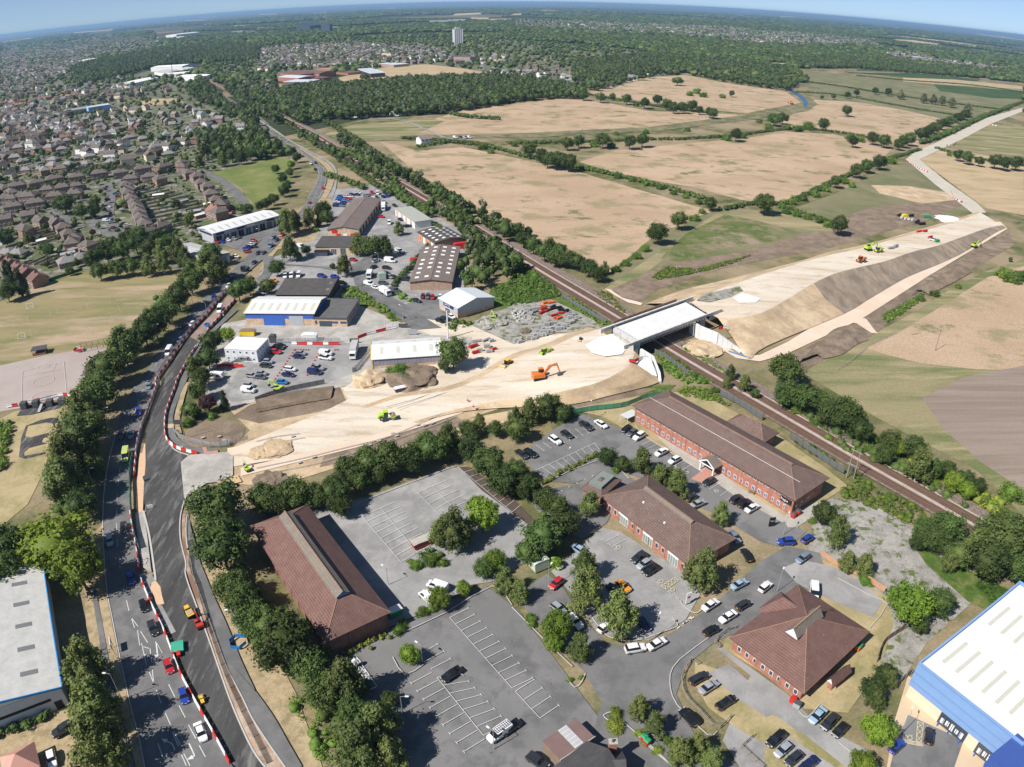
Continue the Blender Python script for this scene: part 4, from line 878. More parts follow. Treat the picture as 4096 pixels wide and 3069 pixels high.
        for i in range(n): bx(x+f+i*(ww+f),x+f+i*(ww+f)+ww,z+f,z+h-f,d*.5,d+.02,1)
        return m.build(name,list(mats),s.root)
    def rooflight(s,x0,x1,y0,y1,rise,mat,k=.5,th=.06):
        """a panel lying on the roof slope (y measured across the building)"""
        yr=s.W*k;f=lambda y: s.z+rise*(y/yr if y <= yr else (s.W-y)/(s.W-yr))
        m=MB();V=[(x,y,f(y)+q) for q in (.0,th) for y in (y0,y1) for x in (x0,x1)]
        m.quads(V,[(0,2,3,1),(4,5,7,6),(0,1,5,4),(2,6,7,3),(0,4,6,2),(1,3,7,5)]);return m.build('rooflight',mat,s.root)
def _one(q):
    t,r=q.split();v=r.split(',');return t,float(v[0]),float(v[1])

# two-storey office beside the railway
b=Bld('office_building',"B2 1035,188","B3 235,1010","B3 535,815",5.9,"long two-storey red brick office with a brown hipped tile roof beside the railway")
b.walls(M_brick,.9,5.8,pil=5.2);b.hip(3.6,M_tile,ov=.1,gab=.6,topm=M_tile)
n=27;st=(b.L-3)/n
for i in range(n):
    x=b.L-2.6-i*st-.6 if 0 else 1.6+i*st
    if not (i in (13,14)): b.opening('S',x,1.0,1.05,1.35,(M_wfr,M_glassb),bars=2)
    b.opening('S',x,4.35,1.05,1.2,bars=2)
for i in range(4): b.opening('E',2.5+i*2.8,1.2,1,1.4)
m=MB();m.box(b.L-4.8,b.L-1.2,.68,.84,3.0,4.5);sg=m.build('sign_board',M_black,b.root)
text('','Regus',1.0,0,M_whp,'lettering',rot=(math.pi/2,0,0),loc=(b.L-3.5,.66,3.8),ex=.01,parent=b.root)
m=MB();m.bar((b.L*.04,b.W*.3,5.9+3.6*.6+.1),(b.L*.96,b.W*.3,5.9+3.6*.6+.1),.1,.05);m.build('lightning_conductor',M_whp,b.root)
OFF=b
# entrance porch
q0=pt("B2 1625,740");px=(b.root.matrix_world.inverted() @ q0) if 0 else None
def local(b,s):
    p=pt(s);d=p-b.root.location;a=-b.root.rotation_euler.z;return Vector((d.x*math.cos(a)-d.y*math.sin(a),d.x*math.sin(a)+d.y*math.cos(a),0))
q=local(b,"B2 1620,745");r_=local(b,"B2 1735,805");xa,xb=sorted((q.x,r_.x));ya=min(q.y,r_.y,-2)
for x in (xa,xb): m=MB();m.box(x-.2,x+.2,ya-.2,ya+.2,0,3.2);m.build('porch_post',M_wfr,b.root)
m=MB();xm=(xa+xb)/2;hw=(xb-xa)/2+.5
for sg_ in (-1,1):
    P=[(xm+sg_*hw,ya-.5,3.2),(xm,ya-.5,4.9),(xm,1.0,4.9),(xm+sg_*hw,1.0,3.2)];m.poly(P if sg_ > 0 else P[::-1]);m.poly([(x,y,z-.15) for x,y,z in (P if sg_ < 0 else P[::-1])])
m.build('porch_roof',M_tilegrey,b.root)
m=MB()
for sg_ in (-1,1): m.bar((xm+sg_*hw,ya-.55,3.15),(xm,ya-.55,4.85),.12,.35)
m.bar((xm-hw,ya-.55,3.1),(xm+hw,ya-.55,3.1),.12,.3);m.build('porch_bargeboard',M_wfr,b.root)
m=MB();m.poly([(xm-hw+.5,ya-.45,3.2),(xm+hw-.5,ya-.45,3.2),(xm,ya-.45,4.6)]);m.build('porch_gable_panel',M_black,b.root)
paved('entrance_paving',M_redpave,"B2 1540,830 1680,725 1790,790 1650,870",8)
# rear wing
b=Bld('office_wing',"B2 1835,400","B3 92,430","B2 1958,265",3.6,"low brown hipped wing standing behind the long red brick office")
b=Bld('rear_wing',"B2 1960,265","B3 90,425","B3 -70,500",4.2,"lower brown hipped wing behind the long red brick office, facing the railway fence")
b.walls(M_brickdk,.6,4.1);b.hip(3.2,M_tile,ov=.2);
bpy.data.objects.remove(bpy.data.objects['office_wing'])
# middle office
b=Bld('office_building',"B2 768,972","B2 1520,1568","B2 1932,1335",4.4,"single-storey red brick office with a speckled brown hipped roof and three glazed entrances")
b.walls(M_brick,.9,4.3,pil=5.6);b.hip(4.0,M_tile,ov=.1,gab=.7,gabm=M_tile);MID=b
for i,x in enumerate(np.linspace(2.2,b.L-3,13)):
    if i in (2,6,10): continue
    b.opening('S',x,1.2,1.1,1.5);
for x in (b.L*.2,b.L*.49,b.L*.77):
    b.opening('S',x,0.15,3.4,2.5,(M_wfr,glassmat('shopfront_glass',(.25,.3,.28),.2)),'glazed_entrance',bars=4,d=.1)
    m=MB();m.box(x-.1,x+3.5,.72,.84,2.75,4.1);m.build('sign_board',M_whp,b.root)
for i in range(3): b.opening('E',3+i*3.5,1.2,1.1,1.4)
for f1,f2 in ((.33,.3),(.6,.25)): m=MB();m.box(b.L*f1-.25,b.L*f1+.25,b.W*f2-.2,b.W*f2+.2,4.4+4*f2*2*.95,4.4+4*f2*2+.35);m.build('roof_vent',M_whp,b.root)
b=Bld('flat_topped_annexe',"B2 590,905","B2 770,985","B2 1010,860",3.4,"small annexe with a green flat roof at the end of the middle office")
b.walls(M_brick,.7,3.3);b.hip(2.0,M_tile,ov=.1,ridge=None)
m=MB();m.box(b.L*.2,b.L*.8,b.W*.2,b.W*.85,3.0,5.0);m.build('flat_roof',flat('greenish_grey_felt',(.21,.24,.22)),b.root)
# hall with the long raised ridge
b=Bld('brick_hall',"B1 440,1045","A1 1160,320","A1 600,590",5.7,"large red-brown hipped hall with a long grey raised ridge and a blue gablet")
b.walls(M_brickdk,.8,5.6,pil=4.2);b.hip(4.6,M_tilered,ov=.1,gab=1.45,gabm=flat('blue_gablet_board',(.12,.28,.45)))
for i in range(11): b.opening('N',3+i*3.7,2.2,1.6,1.5,(M_wfr,M_glassb),bars=2)
b.opening('E',b.W*.42,.1,1.1,2.4,(M_black,M_black),'door');
# hipped building by the junction
b=Bld('clinic_building',"A2 1875,540","A3 310,1020","A3 870,485",3.7,"square red brick building with a red-brown pyramid roof and raised lantern beside the lawn",'building')
b.walls(M_brick,.8,3.6,pil=6.2);b.hip(5.6,M_tilered,ov=.1)
for i in range(8): b.opening('S',2.0+i*(b.L-4.5)/7,1.0,.95,1.3);
for i in range(4): b.opening('E',3+i*4,1.0,1,1.3)
m=MB();L,W=b.L,b.W;r0,r1,g0,g1=L*.46,L*.5,W*.16,0
xm=L*.52;y0,y1=W*.27,W*.66;zt=3.7+6.2;zb=3.7+4.3
for sg_ in (-1,1):
    P=[(xm+sg_*1.5,y0,zb),(xm+sg_*1.5,y1,zb),(xm,y1,zt),(xm,y0,zt)];m.poly(P if sg_ > 0 else P[::-1])
r=m.build('lantern_roof',M_tilegrey,b.root)
for y,sg_ in ((y0+.1,1),(y1-.1,-1)):
    m=MB();m.poly([(xm-1.5,y,zb-.3),(xm+1.5,y,zb-.3),(xm,y,zt-.1)]);m.poly([(xm+1.5,y+.05*sg_,zb-.3),(xm-1.5,y+.05*sg_,zb-.3),(xm,y+.05*sg_,zt-.1)]);m.build('gablet',M_wfr,r)
m=MB();m.bar((xm,y0-.1,zt+.05),(xm,y1+.1,zt+.05),.35,.16);m.build('ridge_tiles',M_ridge,r)
m=MB();m.bar((xm,y1,zt),(xm,y1,zt+2),.05);
for k in range(5): m.bar((xm-.5,y1,zt+1.4+.12*k),(xm+.5,y1,zt+1.4+.12*k),.03)
m.build('aerial',M_dkmetal,r)
# projecting gable roof on its road side
m=MB();xg=L*.12;yc=W*.62
for sg_ in (-1,1):
    P=[(-1.2,yc+sg_*4.2,3.9),(L*.33,yc+sg_*4.2,3.9),(L*.42,yc,7.2),(-1.2+3,yc,7.2)];m.poly(P if sg_ < 0 else P[::-1])
m.poly([(-1.2,yc+4.2,3.9),(-1.2,yc-4.2,3.9),(1.8,yc,7.2)]);m.build('side_roof',M_tilered,b.root)
b=Bld('storage_hut',"A3 510,905","A3 565,950","A3 690,830",2.4,"little hut with a red-brown gabled roof on the lawn beside the pyramid-roofed building",'hut')
b.walls(M_brick,.3,2.3);
s_=b;L,W=b.L,b.W
m=MB()
for sg_,x0 in ((0,-.2),(1,L+.2)):
    P=[(x0,-.5,2.3),(x0,W+.5,2.3),(L/2,W+.5,4.0),(L/2,-.5,4.0)];m.poly(P if sg_ else P[::-1])
m.build('roof',M_tilered,b.root)
for y in (0.0,W): m=MB();m.box(0,L,y-.05,y+.05,2.3,2.5);m.poly([(0,y,2.5),(L,y,2.5),(L/2,y,3.9)]);m.poly([(L,y+.03,2.5),(0,y+.03,2.5),(L/2,y+.03,3.9)]);m.build('gable_board',M_wfr,b.root)
# dark roofed inn at the bottom edge
b=Bld('inn_building',"A2 640,1440","A2 300,1700","A2 700,1990",3.6,"dark slate roofed inn with a brick chimney at the bottom edge of the car park")
b.walls(M_brickdk,.5,3.5);b.gable(3.2,M_slate,M_brickdk,k=.5)
b=Bld('inn_wing',"A2 700,1530","A2 935,1520","A2 1060,1800",3.2,"slate roofed wing of the dark inn carrying a tall brick chimney")
b.walls(M_brickdk,.4,3.1);b.gable(2.6,M_slate,M_brickdk)
p=pt("A2 862,1500",4);ch=empty('chimney_stack',(p.x,p.y,0),R(35));m=MB();ch.parent=b.root
bpy.data.objects.remove(ch)
def at_local(b,p): 
    d=p-b.root.location;a=-b.root.rotation_euler.z;return Vector((d.x*math.cos(a)-d.y*math.sin(a),d.x*math.sin(a)+d.y*math.cos(a),p.z))
q=at_local(b,p);m=MB();m.box(q.x-.7,q.x+.7,q.y-.5,q.y+.5,3,6.2);c_=m.build('chimney',M_brick,b.root);m=MB();m.box(q.x-.8,q.x+.8,q.y-.6,q.y+.6,6.2,6.4);m.build('chimney_cap',M_slab,c_);m=MB();m.tube((q.x,q.y,6.4),(q.x,q.y,6.9),.28,.2,10);m.build('chimney_pot',M_dkmetal,c_)
b=Bld('service_yard_enclosure',"A2 262,1432","A2 555,1240","A2 705,1402",2.9,"flat brown roofed yard enclosure with timber walls and a clear roof panel beside the inn",'outbuilding')
b.walls(rows('timber_boards',(.22,.15,.1),(.28,.2,.14),.25,0,.6),.1,2.8);m=MB();m.box(0,b.L,0,b.W,2.8,2.95);m.build('roof',flat('purple_brown_felt',(.2,.13,.12),var=.25,sc=.4),b.root)
m=MB();m.box(b.L*.3,b.L*.55,-.05,b.W*.95,2.955,3.02);m.build('clear_roof_panel',rows('clear_polycarbonate',(.42,.42,.43),(.5,.5,.5),.9,1,1.25),b.root)
m=MB();m.box(-.1,b.L+.1,b.W,b.W+.15,2.7,3.2);m.build('coping',M_slab,b.root)
# sky blue retail warehouse, bottom right
b=Bld('retail_warehouse',"A3 1300,750","A3 2206,1460","A3 3100,650",10.3,"huge sky blue warehouse with a white ribbed roof in the bottom right corner",'warehouse')
b.o=0;L,W=b.L,b.W;rp=9.4
m=MB();m.box(.35,L-.3,.3,W-.3,rp-.3,rp);m.build('roof',rows('bright_white_sheet',(.8,.8,.8),(.76,.76,.76),.9,1,.95),b.root)
m=MB();t=.35
for q in ((0,L,0,t),(0,L,W-t,W),(0,t,t,W-t),(L-t,L,t,W-t)): m.box(*q,3.6,10.3)
m.build('blue_cladding',M_skyblue,b.root)
m=MB();m.box(.3,L-.3,.3,W-.3,0,3.6);m.build('wall',M_cream,b.root)
for i in range(6):
    for j in (.12,.55): m=MB();x=L*.1+i*L*.13;m.box(x,x+.8,W*j,W*j+9,rp+.0,rp+.1);m.build('rooflight',M_skyl,b.root)
for i in range(5):
    x=8.2+i*8.6;m=MB();m.box(x,x+6.2,.12,.28,.5,3.3);wn=m.build('display_window',M_glass,b.root)
    m=MB()
    for k in range(7): m.box(x+k*1.0,x+k*1.0+.12,.05,.14,.4,3.4)
    m.box(x,x+6.2,.05,.14,3.3,3.45);m.box(x,x+6.2,.05,.14,.35,.5);m.build('window_frame',M_dkmetal,wn)
    m=MB()
    for k in range(5): m.box(x+.5+k*1.1,x+1.2+k*1.1,.1,.125,.8+.3*(k % 2),2.2+.4*((k*7) % 3)/2)
    m.build('poster',M_whp,wn)
    for k in (.6,3,5.6): m=MB();m.box(x+k-.12,x+k+.12,-.7,-.45,0,1.1);m.build('bollard',M_blue,b.root)
b2=Bld('warehouse_entrance_block',"A3 1905,1570","A3 2206,1840","A3 2420,1600",9.6,"royal blue entrance block projecting from the sky blue warehouse")
b2.o=0;b2.walls(flat('royal_blue_cladding',(.05,.1,.33)),0,9.6);b2.flatroof(MC['royal_blue_cladding'])
# grey roofed warehouse, bottom left
b=Bld('grey_warehouse',"A0 525,955","B0 365,1560","B0 -500,1640",6.2,"big warehouse with a weathered pale roof edged in bright blue, bottom left",'warehouse')
b.walls(rows('white_wall_sheet',(.6,.63,.68),(.55,.58,.62),.4,0,.9),.3,6.1);b.o=.3;b.gable(2.2,rows('pale_weathered_roof',(.62,.61,.58),(.5,.49,.46),.6,0,.9),M_whiter,ov=.3)
L,W=b.L,b.W
for sd in (0,):
    m=MB();m.bar((-.35,-.15,6.15),(L+.35,-.15,6.15),.22,.3);m.bar((-.35,W+.15,6.15),(L+.35,W+.15,6.15),.35,.45);m.build('blue_gutter',flat('bright_blue_trim',(.04,.27,.58)),b.root)
    for x in (-.45,L+.45):
        m=MB();m.bar((x,0,6.1),(x,W/2,8.3),.2,.5);m.bar((x,W/2,8.3),(x,W,6.1),.2,.5);m.build('blue_verge',MC['bright_blue_trim'],b.root)
for i in range(int(L/7.5)):
    m=MB();x=5+i*7.4
    if x < L-2:
        for y0,y1 in ((W*.16,W*.3),(W*.62,W*.84)): b.rooflight(x,x+1.3,y0,y1,2.2,flat('grimy_rooflight',(.2,.2,.2)))
b.opening('W' if 0 else 'W',1.2,.1,1.6,2.3,(M_dkmetal,M_black),'door');
m=MB();m.box(.22,.28,3,W-1,3.0,3.7);m.build('window_band',M_black,b.root)
b=Bld('tiled_kiosk',"A0 320,1640","A0 275,1462","A0 20,1560",3.2,"salmon tiled hipped roof at the bottom left corner beside the white car",'building')
b.walls(M_brick,.6,3.1);b.hip(2.4,rows('salmon_tiles',(.55,.28,.22),(.6,.33,.27),.34,1,.75),ridge=None)
# site sheds
b=Bld('white_shed',"C1 995,1448","C1 1595,1408","C1 1562,1255",4.0,"white roofed purple-panelled shed with yellow trim between the site yard and the haul road",'shed')
b.walls(M_brickbuff,.3,1.4);b.walls(rows('purple_grey_panels',(.28,.27,.33),(.34,.33,.38),1.3,0,.75),.25,3.95,z0=1.4,name='upper_wall');b.gable(1.9,M_sheetw,M_sheetw,k=.55)
L,W=b.L,b.W
for i in range(4): b.rooflight(L*(.12+i*.24),L*(.12+i*.24)+1.2,W*.18,W*.42,1.9,M_skyl,.55);b.rooflight(L*(.12+i*.24),L*(.12+i*.24)+1.2,W*.64,W*.76,1.9,M_skyl,.55)
m=MB();
for x in (-.35,L+.35): m.bar((x,0,4.0),(x,W*.55,5.9),.15,.3);m.bar((x,W*.55,5.9),(x,W,4.0),.15,.3);m.bar((x+(.3 if x < 0 else -.3),.1,0),(x+(.3 if x < 0 else -.3),.1,4),.25)
m.build('yellow_trim',M_yellow,b.root)
b=Bld('factory_unit',"C0 2100,1048","C1 497,1052","C1 595,905",5.6,"blue and cream factory unit with a white ribbed roof facing the concrete yard",'factory')
b.walls(M_brickbuff,.3,3.2);b.walls(M_blue,.25,5.55,z0=3.2,name='upper_wall');b.gable(1.6,M_sheetw,M_blue,k=.6)
L,W=b.L,b.W
for i in range(8): b.rooflight(L*(.06+i*.122),L*(.06+i*.122)+1.3,W*.12,W*.45,1.6,M_skyl,.6)
b.opening('S',L*.27,0,9,5.0,(M_blue,M_blue),'blue_shutter_door',bars=2);b.opening('S',L*.64,0,6,4.4,(M_greyclad,M_greyclad),'grey_shutter_door')
m=MB()
for x in (-.3,L+.3): m.bar((x,0,5.7),(x,W*.6,7.3),.2,.25)
m.bar((0,-.2,5.6),(L,-.2,5.6),.1,.15);m.build('yellow_trim',M_yellow,b.root)
b=Bld('flat_roofed_office',"C1 487,1092","C1 782,1097","C1 872,926",3.7,"flat black roofed cream brick office joined to the blue factory unit",'office')
b.walls(M_brickbuff,.1,3.6);b.flatroof(M_felt,M_dkmetal);L,W=b.L,b.W
b.opening('S',.8,1.2,.9,1.6,(M_blue,M_glass));b.opening('S',2.6,.1,5.2,2.5,(M_dkmetal,M_glass),'entrance_doors',bars=4);b.opening('S',L*.55,1.6,2.6,.9,(M_blue,M_glass),bars=2);b.opening('S',L*.8,1.6,2.6,.9,(M_blue,M_glass),bars=2)
for i in range(9): b.opening('E',1.2+i*W/9.6,1.3,1.1,1.6,(M_blue,M_glass))
b=Bld('dark_roofed_shed',"C1 165,888","C1 622,890","C1 717,747",4.4,"dark brown corrugated roofed shed behind the blue and cream factory",'shed')
b.walls(flat('near_black_cladding',(.045,.045,.05)),.3,4.3);b.gable(1.7,M_asbdk,flat('near_black_cladding',(.045,.045,.05)),k=.75)
for i in range(2): b.rooflight(b.L*.9,b.L*.97,b.W*(.2+.3*i),b.W*(.3+.3*i),1.7,M_asb,.75)
b=Bld('tool_hire_shed',"C1 1570,920","C1 1735,1006","C1 2075,917",4.8,"pale grey gabled business unit with a dark blue name board on its front",'business unit')
b.walls(M_brickbuff,.3,1.8);b.walls(M_greyclad,.25,4.75,z0=1.8,name='upper_wall');b.gable(2.3,flat('pale_grey_sheet',(.62,.65,.68)),M_greyclad)
sd='S';L,W=b.L,b.W
side_front='S' if local(b,"C1 1650,990").y < W/2 else 'N'
yy=.12 if side_front == 'S' else W-.12;rz_=(math.pi/2,0,0) if side_front == 'S' else (math.pi/2,0,math.pi)
fx=local(b,"C1 1650,1060").x
m=MB();m.box(fx-3.6,fx+3.6,yy-.06,yy+.06,3.1,4.5);m.build('name_board',flat('navy_board',(.02,.03,.09)),b.root)
text('','CAPITAL',1.15,0,M_whp,'lettering',rot=rz_,loc=(fx-.8 if side_front == 'S' else fx+.8,yy+(-.08 if side_front == 'S' else .08),3.85),ex=.01,parent=b.root)
text('','tool hire\n& sales',.5,0,M_whp,'lettering',rot=rz_,loc=(fx+2.6 if side_front == 'S' else fx-2.6,yy+(-.08 if side_front == 'S' else .08),3.85),ex=.01,parent=b.root) if 0 else None
b.opening(side_front,fx-2.5,.1,3.4,2.4,(M_wfr,M_glass),'entrance_doors',bars=3)
b=Bld('brown_gabled_unit',"C1 1320,777","C1 1432,476","C1 1757,487",4.4,"brown corrugated roofed unit with rows of white rooflights and a brick gable facing the road",'industrial unit')
b.walls(M_brickbrown,.3,4.3);b.gable(1.2,M_asb,M_brickbrown,ridge=M_felt);L,W=b.L,b.W
for i in range(8):
    for f in (.15,.38,.62,.85):
        if (i*4+int(f*10)) % 9: b.rooflight(L*(.05+i*.12),L*(.05+i*.12)+1.8,W*f-.9,W*f+.9,1.2,M_skyw)
b=Bld('black_gabled_unit',"C1 1385,348","C1 1537,442","C1 1815,402",4.2,"black roofed unit dotted with white rooflights, red container at its corner",'industrial unit')
b.walls(M_brickbrown,.3,4.1);b.gable(1.3,M_asbdk,M_brickbrown);L,W=b.L,b.W
for i in range(5):
    for f in (.15,.38,.62,.85): b.rooflight(L*(.08+i*.19),L*(.08+i*.19)+1.5,W*f-.8,W*f+.8,1.3,M_skyw)
for i in range(4): b.opening('S',L*(.12+i*.22),.1,2.6,3.2,(M_wfr,M_whp if i % 2 else M_orangep),'roller_door')
b=Bld('white_fronted_workshop',"C1 1195,147","C1 1365,262","C1 1510,237",4.2,"pale grey ribbed roofed workshop with a white front beside the railway trees",'workshop')
b.walls(M_whiter,.2,4.1);m=MB();m.box(-.3,b.L+.3,-.3,b.W+.3,4.15,4.35);m.build('roof',rows('lichened_ribbed_roof',(.42,.43,.38),(.36,.37,.32),1.1,1,.8),b.root)
for i in range(4): b.opening('S',b.L*(.06+i*.23),.1,3.4,3.2,(M_dkmetal,M_brickbuff),'roller_door')
b=Bld('long_trade_unit',"C1 885,322","C1 1077,62","C1 850,47",4.8,"very long brown corrugated roofed unit with a red hire sign on its brick gable",'industrial unit')
b.walls(M_brickbuff,.3,4.7);b.gable(1.7,M_asb,M_brickbuff,ridge=M_asb);L,W=b.L,b.W
for i in range(8): b.opening('S' if 1 else 'N',L*(.05+i*.12),.1,3.6,3.4,(M_dkmetal,M_glass),'roller_door');b.opening('N',L*(.05+i*.12),.1,3.0,3.0,(M_dkmetal,M_glass),'roller_door')
q=local(b,"C1 645,380");m=MB();ex_='W' if q.x < L/2 else 'E';xx=.2 if q.x < L/2 else L-.2;m.box(xx-.08,xx+.08,W*.68,W*.85,2.6,4.4);m.build('hire_sign',M_redp,b.root)
for k in range(3): m=MB();m.box(xx-.08,xx+.08,W*(.15+.22*k),W*(.15+.22*k)+2.2,.1,2.2);m.build('shop_door',M_redp if k != 1 else M_wfr,b.root)
b=Bld('dark_showroom',"C1 507,476","C1 890,476","C1 968,385",4.4,"dark corrugated roofed showroom with a black glazed porch behind birch trees",'showroom')
b.walls(M_brickbuff,.3,4.3);b.gable(1.4,M_asbdk,flat('near_black_cladding',(.045,.045,.05)),k=.8);L,W=b.L,b.W
b.opening('S',L*.35,.1,3,3.2,(M_wfr,M_glass),bars=3);b.opening('S',L*.56,.1,3,3.6,(flat('pale_green_frame',(.45,.6,.42)),M_glass),bars=3);m=MB();m.box(.3,L*.3,-2.4,.3,0,2.7);m.build('glazed_porch',M_glass,b.root);m=MB();m.box(0,L*.31,-2.7,.1,2.7,2.9);m.build('porch_roof',M_black,b.root)
b=Bld('white_trade_unit',"C0 1832,362","C1 205,203","C1 62,160",6.2,"long white ribbed roofed trade unit with silver walls opposite the junction",'trade unit')
b.walls(M_greyclad,.3,6.1);b.gable(1.3,M_sheetw,M_greyclad);L,W=b.L,b.W
for i in range(9): b.opening('S',L*(.04+i*.107),.1,3.6,4.0,(M_wfr,M_glass if i % 3 else M_black),'roller_door',bars=2);b.rooflight(L*(.05+i*.107),L*(.05+i*.107)+1.2,W*.1,W*.4,1.3,M_sheetg)
for i in (0,2,3,5): m=MB();m.box(L*(.05+i*.107*1.4),L*(.05+i*.107*1.4)+5,.12,.24,4.5,5.5);m.build('name_board',flat('navy_board',(.02,.03,.09)) if i != 3 else M_whp,b.root)
m=MB();m.box(.12,.24,W*.1,W*.9,4.5,5.6);m.build('name_board',MC['navy_board'],b.root)
b=Bld('low_white_shed',"C0 1640,437","C0 1985,522","C0 1930,620",3.6,"low white gabled shed half hidden behind the roadside trees",'shed')
b.walls(M_greyclad,.3,3.5);b.gable(1.0,M_sheetg,M_greyclad)
# stacked cabins
for k,z0 in ((0,0),(1,2.6)):
    b=Bld('site_cabin',"C0 1930,1352","C1 2,1368","C1 72,1262",5.2,("lower tier of the white site cabins with outside stairs" if k == 0 else "upper tier of white site cabins stacked over the lower one"),'site cabin','stacked site cabins')
    b.o=0;b.z=z0+2.55;b.root.location.z=0;b.walls(rows('white_cabin_panels',(.72,.74,.78),(.68,.7,.74),2.4,0,.9),.02*k,z0+2.5,z0=z0+.05);b.o=.02*k
    for i in range(int(b.L/2.6)): b.opening('S',.8+i*2.6,z0+1.0,.9,.9,(M_wfr,M_glass));b.opening('E',.8+i*2.2,z0+1.0,.8,.8,(M_wfr,M_glass)) if .8+i*2.2 < b.W-1 else None
    m=MB();m.box(-.08,b.L+.08,-.08,b.W+.08,z0+2.5,z0+2.62);m.build('roof',M_whp,b.root)
st_=empty('cabin_stairs',label="grey steel staircase climbing to the upper cabins from the yard",cat='staircase');st_.location=b.root.location;st_.rotation_euler=b.root.rotation_euler
m=MB();
for i in range(10): m.box(2+i*.42,2.5+i*.42,-1.3,-.2,.26*i+.2,.26*i+.26)
m.box(6.2,9.5,-1.3,-.05,2.6,2.7);m.build('treads',M_galv,st_)
m=MB();m.bar((2,-1.3,1),(6.2,-1.3,3.7),.06);m.bar((6.2,-1.3,3.7),(9.5,-1.3,3.7),.06)
for x in (6.2,7.8,9.45): m.bar((x,-1.27,0),(x,-1.27,3.7),.06)
m.build('handrail',M_galv,st_)
# school beyond the wood, farmhouses, tower and distant sheds
def simple(name,a,b_,c,z,label,roof,wallm,rise=None,cat='building',k=.5,hip=False,win=None,**kw):
    b=Bld(name,a,b_,c,z,label,cat);b.walls(wallm,.3,z-.05)
    if rise is None: b.flatroof(roof,kw.get('fas'))
    elif hip: b.hip(rise,roof,ridge=None,ov=.3)
    else: b.gable(rise,roof,wallm,k=k)
    if win:
        n,zs,mats=win
        for zz in zs:
            for i in range(n): b.opening('S',b.L*(i+.3)/n,zz,b.L/n*.5,1.3,mats)
    return b
WG=(M_wfr,M_glass)
simple('sports_hall',"D1 870,165","D1 990,205","D1 1095,190",7,"dark timber clad sports hall with a glazed white roof beside the dry school field",flat('pale_solar_roof',(.5,.54,.6)),flat('dark_cladding',(.05,.05,.05)),None,fas=M_wfr)
simple('school_block',"D1 1037,118","D1 1190,130","D1 1190,108",5,"low white roofed school block at the back of the dry school field",flat('pale_blue_roof',(.55,.6,.66)),M_brickbrown,None)
simple('school_block',"D1 210,195","D1 385,215","D1 375,175",8,"tall red brick school block with a hipped roof beside the wood",M_tilered,M_brick,3,hip=True,win=(8,(1.5,5),WG))
simple('school_block',"D1 365,195","D1 545,205","D1 520,160",8,"long red brick school block with brown pitched roof behind the glass roofed hall",M_tile,M_brick,3,win=(9,(1.5,5),WG))
simple('school_block',"D1 185,235","D1 365,245","D1 340,215",7,"school hall with a pale blue glass roof",flat('pale_blue_roof',(.55,.6,.66)),M_brick,1.5)
simple('school_gymnasium',"D1 235,275","D1 457,275","D1 440,250",7,"white columned school gymnasium with a flat pale roof beside the wood",flat('pale_blue_roof',(.55,.6,.66)),M_brickbrown,None,fas=M_wfr)
simple('school_block',"D1 190,290","D1 285,300","D1 290,278",6,"brown brick flat roofed block next to the white columned gymnasium",M_felt,M_brickbrown,None)
simple('school_block',"D1 370,240","D1 520,250","D1 500,215",4,"low red roofed school wing beside the gymnasium",M_tilered,M_brick,2,hip=True)
simple('school_block',"D1 655,185","D1 795,200","D1 770,170",4,"low hipped red brick block by the school car park",M_tilered,M_brick,2,hip=True)
simple('school_block',"D1 525,165","D1 640,170","D1 625,145",8,"boxy red brick school block beyond the pitched roofed ones",M_brickbrown,M_brick,None)
simple('school_block',"D1 630,150","D1 705,155","D1 695,140",8,"farthest boxy red brick school block beside the car park",M_brickbrown,M_brick,None)
b=simple('crossing_cottage',"D1 895,545","D1 947,548","D1 960,525",5.2,"white gabled cottage with twin windows standing at the edge of the wood",M_tile,M_whiter,2.4,'house' if 0 else 'cottage')
simple('cottage_garage',"D1 832,560","D1 890,560","D1 890,540",3,"low white garage beside the gabled cottage at the wood edge",M_tile,M_whiter,1.2,'garage')
simple('hipped_bungalow',"D1 1150,540","D1 1250,548","D1 1235,510",3.2,"grey hipped bungalow half hidden by hedges at the edge of the wood",M_tilegrey,M_whiter,2.4,'bungalow',hip=True)
b=simple('farmhouse',"D1 1425,775","D1 1525,765","D1 1510,742",5.4,"brown and white farmhouse alone among shrubs between the meadows",M_tilegrey,M_whiter,2.2,'farmhouse',win=(3,(1.2,3.8),WG))
